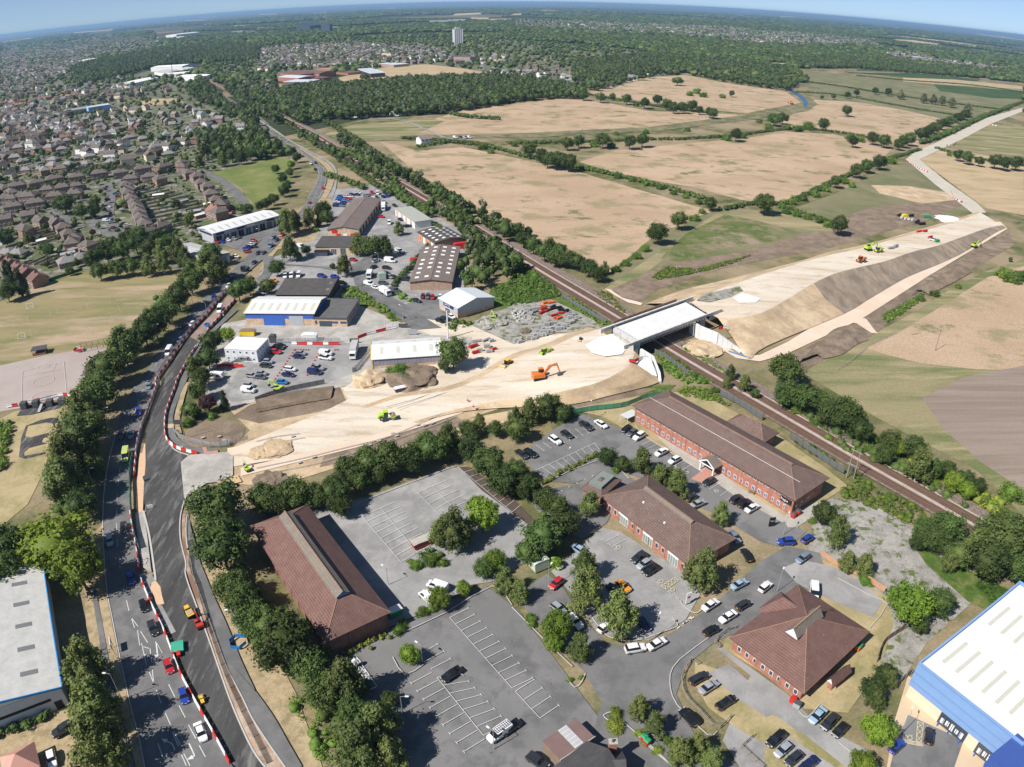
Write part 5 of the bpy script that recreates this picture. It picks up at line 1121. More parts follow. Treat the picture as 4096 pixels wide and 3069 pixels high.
# long low supermarket and terraces with flat roofs on the left
simple('supermarket',"D0 562,535","D0 960,475","D0 900,440",6,"long grey flat roofed supermarket among the left-hand houses",flat('mid_grey_roof',(.28,.28,.3)),M_greyclad,None,'supermarket',fas=M_brickbuff)
simple('glass_fronted_store',"D0 760,500","D0 955,470","D0 940,445",9,"pale blue fronted store rising over the supermarket roof",flat('pale_blue_roof',(.55,.6,.66)),flat('pale_blue_panel',(.3,.5,.75)),None,'store')
simple('distribution_shed',"E0 1523,300","E0 1730,278","E0 1715,262",14,"large bright white shed on the far left skyline",flat('brilliant_white_roof',(.85,.85,.85)),M_whiter,3,'warehouse')
for i,(a,b_,c,z,lab) in enumerate((("D0 1300,155","D0 1575,140","D0 1560,98",9,"big white sawtooth shed behind the radio mast"),("D0 1165,285","D0 1370,240","D0 1330,225",6,"low pale curved roofed shed left of the radio mast"),("D0 1330,190","D0 1430,200","D0 1420,160",7,"grey gabled works shed beside the sawtooth shed"),
        ("D0 1400,215","D0 1610,200","D0 1590,170",7,"wide white works shed in front of the radio mast"),("D0 1520,235","D0 1735,235","D0 1720,200",7,"white works shed nearest the railway line on the left"),("D0 1560,160","D0 1625,165","D0 1610,145",5,"small white works shed behind the others"),
        ("D0 735,90","D0 870,70","D0 860,60",7,"long white store roof beyond the dark wood on the left"),("D0 1085,45","E0 1175,445","E0 1160,418",9,"blue fronted white shed left of the far works"),("E0 980,475","E0 1048,475","E0 1040,452",8,"blue boxy works building at the far left"),
        ("E0 1185,460","E0 1270,455","E0 1260,435",7,"first far white works roof"),("E0 1290,440","E0 1370,437","E0 1360,422",6,"second far white works roof, to the right"),("E0 1345,360","E0 1450,345","E0 1440,330",8,"far white works roof below the bright white shed"),("E0 1450,330","E0 1600,318","E0 1590,300",8,"far grey works roof in front of the bright white shed"))):
    simple('works_shed',a,b_,c,z,lab,flat('brilliant_white_roof',(.85,.85,.85)) if i % 3 != 2 else M_sheetg,M_whiter,2,'works shed')
m=MB();P=[G(full('E1',1705+i,383)) for i in (5,92)]
b=Bld('tower_block',"E1 1708,368","E1 1790,383","E1 1797,370",0.01,"tall white tower block rising out of the distant woods",'tower block')
p=G(full('E1',1752,383));b.root.location=(p.x-12,p.y,0);b.root.rotation_euler=(0,0,R(20))
b.L,b.W,b.z=26,22,43;b.o=0;b.walls(M_whiter,.2,43,name='wall')
m=MB();m.box(0,26,0,22,43,43.5);m.box(6,19,5,16,43.5,49);m.build('roof_plant',M_greyclad,b.root)
for z in range(14):
    m=MB()
    for x in (1.5,7,13,19): m.box(x,x+3.6,.1,.22,1.5+z*3,3+z*3);m.box(.1,.22,x*.8+.5,x*.8+3,1.5+z*3,3+z*3)
    m.build('window_row',M_glass,b.root)
for x in (11.2,24.2): m=MB();m.box(x,x+.9,-.3,.15,0,44);m.build('pale_rib',M_wfr,b.root)
simple('flats_block',"E1 1705,490","E1 1850,495","E1 1840,455",12,"long brown block of flats below the tower block",M_felt,M_brickbrown,None,'flats',win=(12,(1.5,4.5,7.5),WG))
b=simple('incinerator_plant',"E1 465,225","E1 560,215","E1 545,190",30,"dark blue wedge roofed power plant on the far industrial skyline",flat('dark_blue_sheet',(.06,.09,.14)),flat('dark_blue_sheet',(.06,.09,.14)),14,'power plant')
simple('incinerator_boiler_house',"E1 560,215","E1 635,212","E1 625,195",42,"dark blue box shaped boiler house beside the wedge roofed plant",flat('dark_blue_sheet',(.06,.09,.14)),flat('dark_blue_sheet',(.06,.09,.14)),None,'power plant')
p=G(full('E1',610,205));m=MB();m.tube((p.x,p.y,0),(p.x,p.y,95),2.2,1.6,10);props(m.build('plant_chimney',M_greyclad),"thin tall chimney of the dark blue power plant",'chimney')
for i,(a,w_) in enumerate((("E1 640,180",100),("E1 700,178",80),("E1 450,255",90),("E1 560,250",120),("E1 640,250",90),("E1 870,205",160),("E1 950,200",120),("E1 1050,195",160),("E1 1150,192",120),("E1 760,215",110),("E1 0,290",60),("E1 90,285",60),("E0 1840,262",120),("E0 2000,285",120),("E0 2130,293",100),("E1 1260,168",60),("E1 1500,190",200),("E1 1650,185",200),("E2 1390,285",70),("E2 1460,290",90),("E2 1260,250",110),("E3 1260,510",60),("E0 640,280",60),("E0 950,250",80))):
    t,x,y=_one(a);p=G(full(t,x,y));m=MB();d=0 if i % 2 else R(8);e=empty('distant_shed',(p.x,p.y,0),d,label="%s %s warehouse roof on the horizon, %s from the left" % (('pale','grey','white')[i % 3],('wide','low')[i % 2],nth(i+1)),cat='warehouse',group='distant warehouses')
    w_ *= .6;m.box(0,w_,0,w_*.5,0,7);m.build('wall',(M_whiter,M_greyclad)[i % 2],e);m=MB();m.box(-1,w_+1,-1,w_*.5+1,7,8);m.build('roof',flat('brilliant_white_roof',(.85,.85,.85)) if i % 3 != 1 else M_sheetg,e)
# ---------------------------------------------------------------- trees, shrubs and hedges
LM={'o': leafmat('oak_leaves',(.078,.125,.036),sc=.35),'b': leafmat('birch_leaves',(.14,.185,.06),sc=.4),'m': leafmat('bright_maple_leaves',(.15,.235,.03),sc=.4),
      'c': leafmat('conifer_needles',(.045,.075,.036),.15),'s': leafmat('shrub_leaves',(.125,.215,.04),sc=.5),'w': leafmat('grey_willow_leaves',(.17,.2,.12),sc=.4),'p': leafmat('purple_leaves',(.07,.035,.042),.1),'y': leafmat('yellow_green_shrub_leaves',(.19,.25,.045),sc=.6),'d': leafmat('hedge_leaves',(.088,.14,.038),.2,sc=.3)}
M_bark=flat('brown_bark',(.12,.09,.065),var=.3);M_barkw=flat('white_birch_bark',(.5,.47,.43),var=.3)
def leafcloud(seed,cents,radii,n,size,flatn=.35,squash=.8,core=None):
    """clumps of small leaf faces; returns vertices and quads"""
    g=np.random.default_rng(seed);V=[];k=len(cents)
    for c,r in zip(cents,radii):
        d=g.normal(size=(n,3));d /= np.linalg.norm(d,axis=1)[:,None];rr=r*g.uniform(.35,1.2,(n,1))
        p=np.array(c)+d*rr*np.array([1,1,squash])
        nn=d+g.normal(size=(n,3))*flatn;nn[:,2]+=.25;nn /= np.linalg.norm(nn,axis=1)[:,None]
        t=np.cross(nn,g.normal(size=(n,3)));t /= np.linalg.norm(t,axis=1)[:,None];b=np.cross(nn,t)
        s=size*g.uniform(.6,1.3,(n,1));t *= s;b *= s*g.uniform(.5,.9,(n,1))
        V.append(np.stack([p-t,p-b*.9,p+t,p+b],1))
    V=np.concatenate(V).reshape(-1,3)
    return V
def cloudmesh(name,V,mat,cores=()):
    """leaf quads plus lumpy inner masses"""
    nv=len(V);nq=nv//4;vs=[V];loops=[np.arange(nv)];tot=[np.full(nq,4)];base=nv
    for c,r,sq,sd in cores:
        bm=bmesh.new();bmesh.ops.create_icosphere(bm,subdivisions=2,radius=1)
        P=np.array([v.co[:] for v in bm.verts]);g=np.random.default_rng(sd);ph=g.uniform(0,6,6)
        f=1+.16*np.sin(P[:,0]*4+ph[0])*np.sin(P[:,1]*4+ph[1])+.12*np.sin(P[:,2]*5+ph[2]+P[:,0]*3)
        P=P*f[:,None]*np.array([r,r,r*sq])+np.array(c);F=np.array([[v.index for v in q.verts] for q in bm.faces]);bm.free()
        vs.append(P);loops.append(F.ravel()+base);tot.append(np.full(len(F),3));base+=len(P)
    V=np.concatenate(vs);L=np.concatenate(loops);T=np.concatenate(tot)
    me=bpy.data.meshes.new(name);me.vertices.add(len(V));me.vertices.foreach_set("co",V.astype(np.float32).ravel());me.loops.add(len(L));me.loops.foreach_set("vertex_index",L.astype(np.int32))
    me.polygons.add(len(T));me.polygons.foreach_set("loop_start",np.concatenate([[0],np.cumsum(T)[:-1]]).astype(np.int32));me.materials.append(mat);me.update(calc_edges=True);return me
def crown_unit(kind,seed,lod=0):
    """crown of about 1 m radius, standing 2 m tall from its foot at z = 0 (trees are scaled copies)"""
    g=np.random.default_rng(seed);C_=[];Rr=[]
    if kind in 'omp':
        n=(70,16)[lod]
        for i in range(n):
            d=g.normal(size=3);d /= np.linalg.norm(d);k=g.uniform(.45,.78) if i > n*.2 else .25
            C_.append((d[0]*k,d[1]*k,1.12+d[2]*k*.85));Rr.append(g.uniform(.15,.34)*(1 if lod == 0 else 1.15))
        cores=[((0,0,1.1),.56,.95,seed)]
    elif kind in 'bw':
        n=(66,15)[lod]
        for i in range(n):
            a=g.uniform(0,6.28);z=g.uniform(.45,2.0);rad=.75*math.sin(max(.15,min(1,(2.15-z)/1.5))*math.pi*.55)**.8*g.uniform(.35,1)
            C_.append((math.cos(a)*rad,math.sin(a)*rad,z));Rr.append(g.uniform(.12,.27)*(1 if lod == 0 else 1.15))
        cores=[((0,0,.95),.42,1.3,seed)]
    elif kind == 'c':
        n=(40,12)[lod]
        for i in range(n):
            z=g.uniform(.15,2.0);a=g.uniform(0,6.28);rad=.62*(1-z/2.15)+.05;C_.append((math.cos(a)*rad,math.sin(a)*rad,z));Rr.append(.2+.1*(1-z/2))
        cores=[((0,0,.7),.5,1.2,seed)]
    else:
        n=(34,13)[lod]
        for i in range(n):
            d=g.normal(size=3);d /= np.linalg.norm(d);d[2]=abs(d[2]);k=g.uniform(.4,.78);C_.append((d[0]*k,d[1]*k,.15+d[2]*k*1.25));Rr.append(g.uniform(.22,.36))
        cores=[((0,0,.35),.5,1.2,seed)]
    V=leafcloud(seed+9,C_,Rr,(95,20)[lod],(.05,.14)[lod],squash=.9 if kind not in 'bw' else 1.25)
    V[:,2]=np.maximum(V[:,2],.02)
    return V,cores
CROWNS={};
def crowns(kind,lod=0):
    if (kind,lod) not in CROWNS:
        CROWNS[kind,lod]=[]
        for s in range(4 if lod == 0 else 3):
            V,cores=crown_unit(kind,11*s+ord(kind)+lod*500,lod);CROWNS[kind,lod].append(cloudmesh('crown',V,LM[kind],cores))
    return CROWNS[kind,lod]
def trunkmesh(white=False,seed=0):
    g=np.random.default_rng(seed);m=MB();m.tube((0,0,-.02),(.02,.01,.7),.05,.035,7);m.tube((.02,.01,.7),(0,.02,1.5),.035,.012,6)
    for i in range(5):
        a=g.uniform(0,6.28);z=g.uniform(.4,1.0);m.tube((.01,.01,z),(math.cos(a)*.5,math.sin(a)*.5,z+g.uniform(.3,.6)),.018,.006,5)
    return m.mesh('trunk',M_barkw if white else M_bark)
TR={0: [trunkmesh(False,s) for s in range(3)],1: [trunkmesh(True,s) for s in range(3)]}
ADJ={'o': ('dark green broadleaf tree','tree'),'b': ('loose olive birch tree','tree'),'m': ('bright green leafy tree','tree'),'c': ('dark conical conifer','tree'),'s': ('rounded green shrub','shrub'),'w': ('grey-green willow','tree'),'p': ('purple leaved tree','tree'),'y': ('clipped yellow-green bush','shrub')}
NAME={'o': 'broadleaf_tree','b': 'birch_tree','m': 'maple_tree','c': 'conifer','s': 'shrub','w': 'willow_tree','p': 'purple_tree','y': 'clipped_bush'}
ASP={'o': 1.0,'b': 1.06,'m': 1.02,'c': 1.55,'s': .85,'w': 1.0,'p': 1.0,'y': .7}
ntree=0
def mpp(p,z=0):
    d=(G(p,z)-Vector((0,0,CAM_H))).length
    return d/1598
def place_tree(kind,pos,r,h,label,group):
    global ntree
    ntree+=1;tall=kind not in 'sy'
    e=empty(NAME[kind],(pos.x,pos.y,getattr(pos,'z',0)),random.uniform(0,6.28),label=label,cat=ADJ[kind][1],group=group);e.scale=(r,r,h/2)
    big=r > 1.6
    cm=random.choice(crowns(kind,0));c=meshobj('crown',cm,e)
    t=meshobj('trunk',random.choice(TR[1 if kind == 'b' else 0]),e)
    if kind in 'sy': t.scale=(.5,.5,.4)
    return e
def grove(where,data,group=None):
    """where: a phrase that follows the kind in the label; data: 'o 10,20,30 ...' picture positions of crowns and their widths"""
    items=[];k='o'
    for q in data.split():
        if ',' not in q: k=q;continue
        x,y,w=(float(v) for v in q.split(','));items.append((k,x,y,w))
    by={}
    for it in items: by.setdefault(it[0],[]).append(it)
    for k,L in by.items():
        L.sort(key=lambda i: i[1])
        for i,(_,x,y,w) in enumerate(L):
            p=full('O',x,y);r=w/2*mpp(p)*1.05;h=2*r*ASP[k];h=min(h,15)
            pos=G(p,h*.5);pos.z=0
            a,_c=ADJ[k]
            lab="%s %s" % (a,where) if len(L) == 1 else ("%s %s from the left %s" % (nth(i+1),a.replace('green ','') if len(where) > 40 else a,where))
            place_tree(k,pos,r,h,lab,group if len(L) > 1 or group else None)
grove("lining the west side of the main road","b 185,1440,98 198,1525,112 213,1612,125 m 118,1175,165 168,1225,110 o 20,1185,95 8,1240,90 b 140,1041,110 148,991,112 o 175,1088,70 175,936,105 b 180,890,98 o 213,843,88 228,795,84 b 266,750,80 o 311,715,68 333,697,66 361,672,55 383,640,62 411,607,58 b 449,579,72 471,585,50 o 456,549,50 200,1000,60 190,960,60 245,780,50 290,735,48",'belt of trees beside the main road')
grove("by the estate junction","o 514,627,48 537,617,42 b 618,485,48 636,480,40 625,540,45 o 577,618,36 598,578,38 b 665,473,38 o 660,540,24 697,455,44 c 688,475,18 o 705,470,36 b 744,575,42 s 683,493,16 m 645,553,18 o 718,575,14 b 773,530,42 832,535,40 o 805,531,50 b 860,495,26")
grove("inside the site compound hedge","o 456,740,55 449,775,52 b 421,797,48 o 436,815,48 426,843,48 p 449,871,44 c 484,866,28 o 411,886,42 s 405,905,35 425,888,30 455,893,26 m 492,722,34 s 480,712,26")
grove("beside the yellow-trimmed white shed","o 978,762,72 960,790,34 s 860,790,48 845,795,34 905,795,22 880,808,26")
grove("in the belt below the haul road","o 468,1095,128 478,1178,128 568,1078,72 602,1082,66 635,1066,78 680,1072,60 723,1060,74 733,1092,58 753,1018,70 798,998,78 841,988,82 886,992,70 929,966,78 b 966,953,68 o 1009,928,45 1016,968,68 1054,1003,82 1086,1041,74 b 1036,916,38 1113,903,42 1143,891,52 o 1183,878,62 1213,891,44 1115,928,58 1070,925,40 1113,1020,62 1140,1053,62 1175,1081,58 1202,1094,52 1218,1129,78 1168,1160,95 1140,1195,62 775,1040,50 820,1022,50")
grove("on the pale car park island","b 979,1149,86 950,1150,60 1005,1150,50 m 1041,1115,80 1030,1090,46 s 900,1215,36 930,1205,40 955,1210,30 y 886,1210,20")
grove("above the large car park","m 948,1294,58 1001,1270,38 1069,1212,56 o 1044,1229,50 b 1091,1258,56 s 910,1316,34 930,1310,30 861,1354,36 870,1340,26 m 883,1414,50 b 1123,1280,52 s 1146,1330,30 1150,1345,24 m 1201,1352,74 1195,1388,50 b 1253,1400,64 s 1230,1465,18 1255,1460,16")
grove("on the bank behind the hall","o 500,1266,78 522,1296,82 545,1340,84 585,1357,100 610,1395,130 665,1435,88 b 703,1412,42 745,1479,105 o 700,1497,88 766,1535,76 b 816,1567,105 o 841,1512,44 b 778,1617,125 841,1632,88 ")
grove("in front of the middle office","b 1261,1225,70 1262,1276,95 1336,1329,96 1516,1235,86 1273,1091,54 m 1200,1215,30 s 1165,1205,20")
grove("between the two red brick offices","o 1313,986,46 1346,1003,40 b 1386,998,58 1424,1028,46 1464,1046,60 1444,1030,40 1557,1112,48 s 1330,1010,24 1500,1080,20 1470,1075,18")
grove("around the bottom junction island","b 1381,1530,58 1414,1567,58 y 1331,1537,40 1328,1562,46 1381,1580,30 1395,1600,26 b 1469,1627,68 1507,1612,58 1537,1645,60 y 1421,1617,30 m 1444,1602,26 s 1458,1640,28")
grove("beside the lawn and the blue warehouse","m 1961,1300,98 o 2029,1302,66 1986,1352,40 1909,1454,48 b 1920,1468,40 o 1884,1488,58 b 1891,1515,44 m 1899,1578,80 1863,1650,64 s 2159,1272,50 2130,1255,36 1871,1246,38")
grove("on rubble ground beside the long office","o 1783,1109,58 b 1808,1149,62 1831,1215,44 1866,1222,48 s 1755,1120,22")
grove("at the right end of the railway cutting","o 2159,1166,118 2134,1210,90 b 2100,1183,60 o 2049,1141,74 2021,1166,66 1996,1149,56 2071,1199,64 2197,1154,80 1980,1170,40 2190,1220,70 b 2050,1215,40")
grove("in the thicket north of the railway","o 1698,802,76 1696,850,62 1741,862,66 1770,868,56 1821,893,76 1858,928,56 1846,900,50 1790,895,60 1921,953,52 1911,983,44 m 1941,968,38 o 1976,968,58 b 1984,1008,66 o 2014,1012,48 2046,1015,40 2084,1036,44 m 2059,1041,46 2090,1060,40 o 2114,1050,38 s 2149,1085,36 2189,1049,60 2130,1075,30 1880,965,30 1890,940,30 1720,880,30 1760,905,30 1960,1000,30 2000,1030,30 2170,1100,36 2025,1040,30")
grove("along the railway east of the bridge","b 1578,805,30 1608,830,34 o 1630,850,24 b 1570,828,24 s 1480,790,24 1500,805,24 1520,818,22 1545,838,22 1460,775,20 1590,860,20")
grove("where railway and meadow meet","o 1118,497,34 1130,518,38 1152,530,40 1176,545,42 1200,556,42 1224,558,42 1248,566,40 1272,578,42 1292,592,36 b 1306,580,24 o 1186,528,30 1210,538,30 1070,470,30 1090,485,30 1100,505,30 1140,500,24 s 1155,590,22 1235,545,24 1330,575,26 1350,562,26 1375,546,28 1395,530,28 o 1421,503,48 1466,475,40 s 1500,464,28 o 1534,440,30 s 1516,452,20")
g2="o 1652,440,50 1812,485,42 1842,305,24 s 1790,478,26 1770,470,24 1745,462,24 1722,457,24 1700,452,22 o 1805,392,26 s 1690,440,22 1710,430,24 1735,422,24 1760,412,26 1785,402,24 1825,385,24 o 1850,368,30 1872,358,28 1900,350,30 s 1925,340,26 1840,395,20"
grove("on the embankment field hedges",g2)
grove("between the two large meadows","o 1142,323,36 1168,335,30 1200,345,52 1228,350,40 1182,345,34 s 1042,310,26 1060,322,20 1270,358,18 1300,366,18 1335,376,20 1365,384,18 1395,392,20 1425,400,20 1455,412,18 1480,420,18 1510,432,20")
grove("in the scrub beside the winding brook","o 1225,310,28 1250,305,28 s 1282,306,24 o 1302,303,34 1360,306,30 1387,302,30 s 1320,308,22 o 1590,290,28 s 1570,292,24 1605,288,22 o 1672,258,34 1690,255,28 s 1660,268,24 1640,258,16 s 1485,276,16 1330,285,14 1395,280,18 1110,308,18 1250,296,16 o 1540,245,22")
grove("beyond the brook among pale meadows","o 1297,210,22 1323,208,16 1353,214,22 1392,222,24 1420,215,22 1440,225,24 1455,232,24 1475,232,24 1495,228,24 1510,238,18 1533,243,22 s 1375,222,16 1335,212,14 o 1463,175,24 s 1490,198,18 1505,192,20 1520,200,20 1560,204,16 o 1580,202,14 1260,205,24")
grove("dotted through the right-hand pastures","o 1829,239,22 1778,268,26 s 1745,265,30 1722,272,24 1700,270,22 1838,290,24 1860,296,22 o 1885,298,26 1910,304,28 1775,210,8 s 1725,272,20 o 1990,290,30 2005,283,30 2020,276,30 2035,268,28 2052,262,26 2070,255,24 1965,300,26 1950,305,24 2085,248,24 1940,312,22 w 2090,235,20 2015,215,18 2035,218,20 2055,222,20 1995,213,18 1945,205,20 o 1918,198,16 1890,196,14 1850,200,14 1830,205,14 1800,208,12")
grove("along the right edge fields","o 2070,335,22 2090,340,26 2115,348,20 2150,348,30 2170,352,28 2195,352,30 s 2050,330,14 2190,590,40 2170,580,40 2210,585,40 2020,628,24 1990,640,20 2070,615,16 o 2182,560,10")
grove("around the park lawn","o 595,365,20 540,330,30 520,340,28 500,335,28 610,385,24 620,400,24 625,372,22 m 628,355,20 o 640,340,22 612,412,26 590,430,26 575,440,26 560,445,22 475,320,26 495,318,26 515,315,26 535,310,26 555,312,24 560,330,22 b 480,345,26 440,330,24 430,350,22 o 575,300,22 600,310,22")
grove("in the copse behind the playing field","o 200,560,42 230,545,44 262,540,44 292,525,44 320,535,40 b 350,545,42 385,545,44 o 365,520,34 215,585,40 250,580,40 285,575,40 b 320,575,38 352,572,36 o 300,508,38 340,512,34 b 400,560,40 p 336,495,24 o 270,515,34 410,575,32 240,525,30")
grove("standing among the left-hand houses","o 138,440,52 173,457,30 203,454,32 205,435,24 p 200,502,16 c 43,612,34 c 18,595,38 o 12,512,34 b 60,515,24 o 105,540,28 150,585,20 m 265,440,18 m 410,470,22 b 405,480,22 m 430,530,14 o 380,440,20 350,430,16 o 535,452,26 b 90,480,18 o 95,535,24 100,570,16 14,630,40 o 30,560,24 m 225,420,10 o 520,450,22")
# hedges, brambles and ground cover: one object each
def hedge(s,wd,h,mat,label,name='hedge',dens=9,size=.28,cat='hedge',kind=None,seed=1,area=False,group=None):
    g=np.random.default_rng(seed);P=smooth(pts(s),4) if not area else pts(s);C_=[];Rr=[]
    if not area:
        Q=resample(P,wd*.3)
        for p in Q:
            for k in range(max(1,int(wd/1.5))):
                C_.append((p.x+g.normal()*wd*.22,p.y+g.normal()*wd*.22,h*g.uniform(.3,.7)));Rr.append(h*g.uniform(.35,.55))
    else:
        wd=min(wd,h*1.15);xs=[p.x for p in P];ys=[p.y for p in P];poly=np.array([(p.x,p.y) for p in P]);A=(max(xs)-min(xs))*(max(ys)-min(ys));n=int(A/(wd*wd)*2.2)
        q=np.stack([g.uniform(min(xs),max(xs),n),g.uniform(min(ys),max(ys),n)],1);q=q[inpoly(q,poly)]
        for x,y in q: hh=h*g.uniform(.4,1.2);C_.append((x,y,hh*.4));Rr.append(hh*.75)
    V=leafcloud(seed,C_,Rr,int(dens),size,squash=.85);V[:,2]=np.maximum(V[:,2],.45)
    me=cloudmesh(name,V,mat,[(c,r*.8,.8,i) for i,(c,r) in enumerate(zip(C_,Rr)) if i % 3 == 0][:400])
    o=meshobj(name,me);return props(o,label,None if kind else cat,group,kind)
def inpoly(q,poly):
    x,y=q[:,0],q[:,1];ins=np.zeros(len(q),bool);j=len(poly)-1
    for i in range(len(poly)):
        xi,yi=poly[i];xj,yj=poly[j]
        c=((yi > y) != (yj > y)) & (x < (xj-xi)*(y-yi)/((yj-yi) if yj != yi else 1e-9)+xi);ins ^= c;j=i
    return ins
hedge("B2 250,870 400,800 640,670 745,610",2.2,1.5,LM['y'],"clipped yellow-green hedge between the two office car parks",dens=30,seed=2)
hedge("A1 740,700 900,640 1160,520",2.4,1.3,LM['y'],"flowering low hedge along the gable end of the ridged hall",dens=30,seed=3)
hedge("B1 1330,1480 1450,1560 1600,1500 1520,1440",1.6,1.6,LM['s'],"green shrub bed at the corner of the pale car park",'shrub_bed',28,area=True,cat='shrub bed',seed=4)
hedge("C1 1180,880 1330,900 1360,960 1240,930",2.2,1.8,LM['s'],"dense hedge round the grey gabled business unit",dens=26,area=True,seed=5)
hedge("C1 1240,310 1370,300 1500,285",2,1.8,LM['d'],"dark hedge below the white fronted workshop",dens=24,seed=6)
hedge("C1 860,830 980,910 1150,1020 1220,1110 1180,1130 1000,1000 900,950 720,910 750,840",2.2,1.5,LM['s'],"bramble bank between the estate road and the blue factory",'bramble_bank',24,area=True,cat='brambles',seed=7)
hedge("C1 1620,1150 1700,1210 1830,1200 1850,1150 1740,1110",2.2,1.6,LM['s'],"bramble patch beside the tall white pole",'bramble_patch',24,area=True,cat='brambles',seed=8)
hedge("C1 2206,760 2050,840 2080,930 2180,1000 2206,980 C2 200,960 430,900 300,760 200,700 100,640 0,700",2.6,1.3,LM['s'],"lush green thicket filling the bank between railway and business unit",'thicket',26,size=.3,area=True,cat='thicket',seed=9)
hedge("C2 480,900 620,960 760,1090 870,1160 800,1160 640,1080 520,990",2,.9,LM['s'],"green weeds on the railway side of the storage yard",'weeds',22,area=True,kind='stuff',seed=10)
hedge("C2 700,860 830,870 900,950 980,1040 960,1060 860,1000 760,930",2.4,.9,LM['y'],"tall yellow-green grass beside the track before the bridge",'tall_grass',20,area=True,kind='stuff',seed=11)
hedge("C2 1230,1370 1300,1370 1560,1570 1760,1657 1500,1657 1330,1560 1270,1470",2,1.1,LM['s'],"bright green weeds beside the track under the bridge",'weeds',24,area=True,kind='stuff',seed=12)
hedge("C2 1430,1310 1520,1350 1700,1440 1760,1500 1900,1600 1860,1600 1640,1470 1500,1390",1.8,.9,LM['s'],"green weeds on the far side of the track",'weeds',22,area=True,kind='stuff',seed=13)
hedge("B2 1400,60 1560,30 1700,60 1800,140 1900,200 1800,180 1600,130 1450,110",2,1.0,LM['s'],"weeds behind the end of the long office",'weeds',22,area=True,kind='stuff',seed=14)
hedge("B3 200,460 300,510 420,580 540,650 640,740 600,740 480,670 350,600 230,520",2,1.3,LM['s'],"flowering bramble strip along the railway fence",'bramble_strip',26,area=True,cat='brambles',seed=15)
hedge("B3 600,960 760,800 1000,960 1200,1030 1400,1150 1480,1200 1420,1300 1260,1230 1000,1120 850,1060 700,1000",2.3,1.5,LM['s'],"bramble thicket with white flowers along the foot of the railway",'bramble_thicket',26,area=True,cat='brambles',seed=16)
hedge("B3 100,200 300,300 600,560 900,680 1200,820 1500,1000 1800,1130 1700,1050 1400,880 1100,650 800,480 500,280 200,130",2.3,2.1,LM['d'],"undergrowth at the foot of the thicket north of the railway",'undergrowth',24,area=True,kind='stuff',seed=17)
hedge("B3 1040,540 1180,560 1500,760 1700,870 1950,1010 2060,1130 1900,1120 1600,960 1300,780",2.3,2.3,LM['y'],"yellow-green bramble band in front of the ploughed field",'bramble_band',24,area=True,cat='brambles',seed=18)
hedge("A1 270,1060 480,1090 640,1250 780,1500 830,1700 570,1700 480,1450 370,1250",1.9,1.7,LM['s'],"bright green bramble slope below the bank trees",'bramble_slope',28,size=.2,area=True,cat='brambles',seed=19)
hedge("C3 970,1080 1100,1000 1260,920 1340,860 1330,930 1180,1040 1020,1130",2.2,1.2,LM['s'],"long green bramble mound beside the stone track",'bramble_mound',24,area=True,cat='brambles',seed=20)
hedge("A0 0,1400 200,1320 330,1270 420,1210",3,1.8,LM['d'],"dark hedge below the pale warehouse in the corner",dens=34,seed=21)
hedge("B0 30,350 40,480 20,620 30,740 0,760",4,2.4,LM['s'],"tall clipped hedge at the left edge beside the lawn",dens=60,seed=22)
hedge("C0 0,900 60,880 140,850",4,2.4,LM['d'],"dark hedge at the corner of the playing field",dens=30,seed=23)
hedge("C2 1200,740 1330,650 1600,670 1900,590 2060,550 1900,620 1700,680 1400,740 1260,760",3,.9,LM['s'],"rank green growth on the bank above the embankment",'rank_growth',16,size=.3,area=True,kind='stuff',seed=24)
for i,(s,w_,h,lab) in enumerate((("O 905,318 1000,308 1100,330 1180,352 1260,366 1360,388 1440,408 1530,435",6,2.6,"hedge dividing the two largest dry meadows"),("O 1560,455 1640,440 1700,440 1800,395 1900,352 1985,325",5,2.4,"hedge climbing between the meadow and the embankment field"),
    ("O 1700,452 1760,470 1820,492",4,1.8,"short hedge running to a lone round oak"),("O 1100,312 1260,308 1400,303 1470,302 1580,295 1720,280 1840,292 1925,312",5,2.5,"long hedge along the near bank of the brook fields"),
    ("O 1270,205 1330,216 1400,228 1480,240 1540,246",5,2.5,"hedge between the two farthest pale meadows"),("O 1720,200 1800,205 1900,222 2000,240 2100,255",5,2.2,"hedge below the highest grey pastures"),
    ("O 1745,178 1830,190 1920,205 2060,225 2180,240",5,2.5,"hedge crossing the middle of the grey pastures"),("O 1850,165 1960,175 2100,185 2211,200",5,2.5,"hedge beside the dark green field on the right"),
    ("O 1990,312 2060,285 2120,256 2211,222",7,4.5,"thick hedge along the pale works track to the right edge"),("O 2020,322 2080,338 2150,352 2211,360",5,2.5,"hedge below the bend of the works track"),
    ("O 850,620 950,500 900,480",3,2,"hedge beside the brown gabled unit"),("O 700,262 760,300 830,350 900,400 960,440 1020,490",8,3.5,"scrub belt along the meadow side of the railway"),
    ("O 612,262 680,310 740,350 800,395 850,425",6,3.2,"scrub belt along the road side of the railway"),("O 870,300 940,305 1000,312 1060,318",7,3,"overgrown hedge round the lone farmhouse"),("O 975,248 1010,255 1050,258 1080,260",5,4,"tall dark hedge beside the hipped bungalow"),
    ("O 705,380 760,400 790,410",7,3.5,"scrub behind the packed car storage yard"),("O 735,330 780,345 830,385 870,430 930,470",9,4,"thicket between car storage yard and railway"))):
    hedge(s,w_,h*1.25,LM['d'],lab,dens=16,size=.42,seed=40+i)
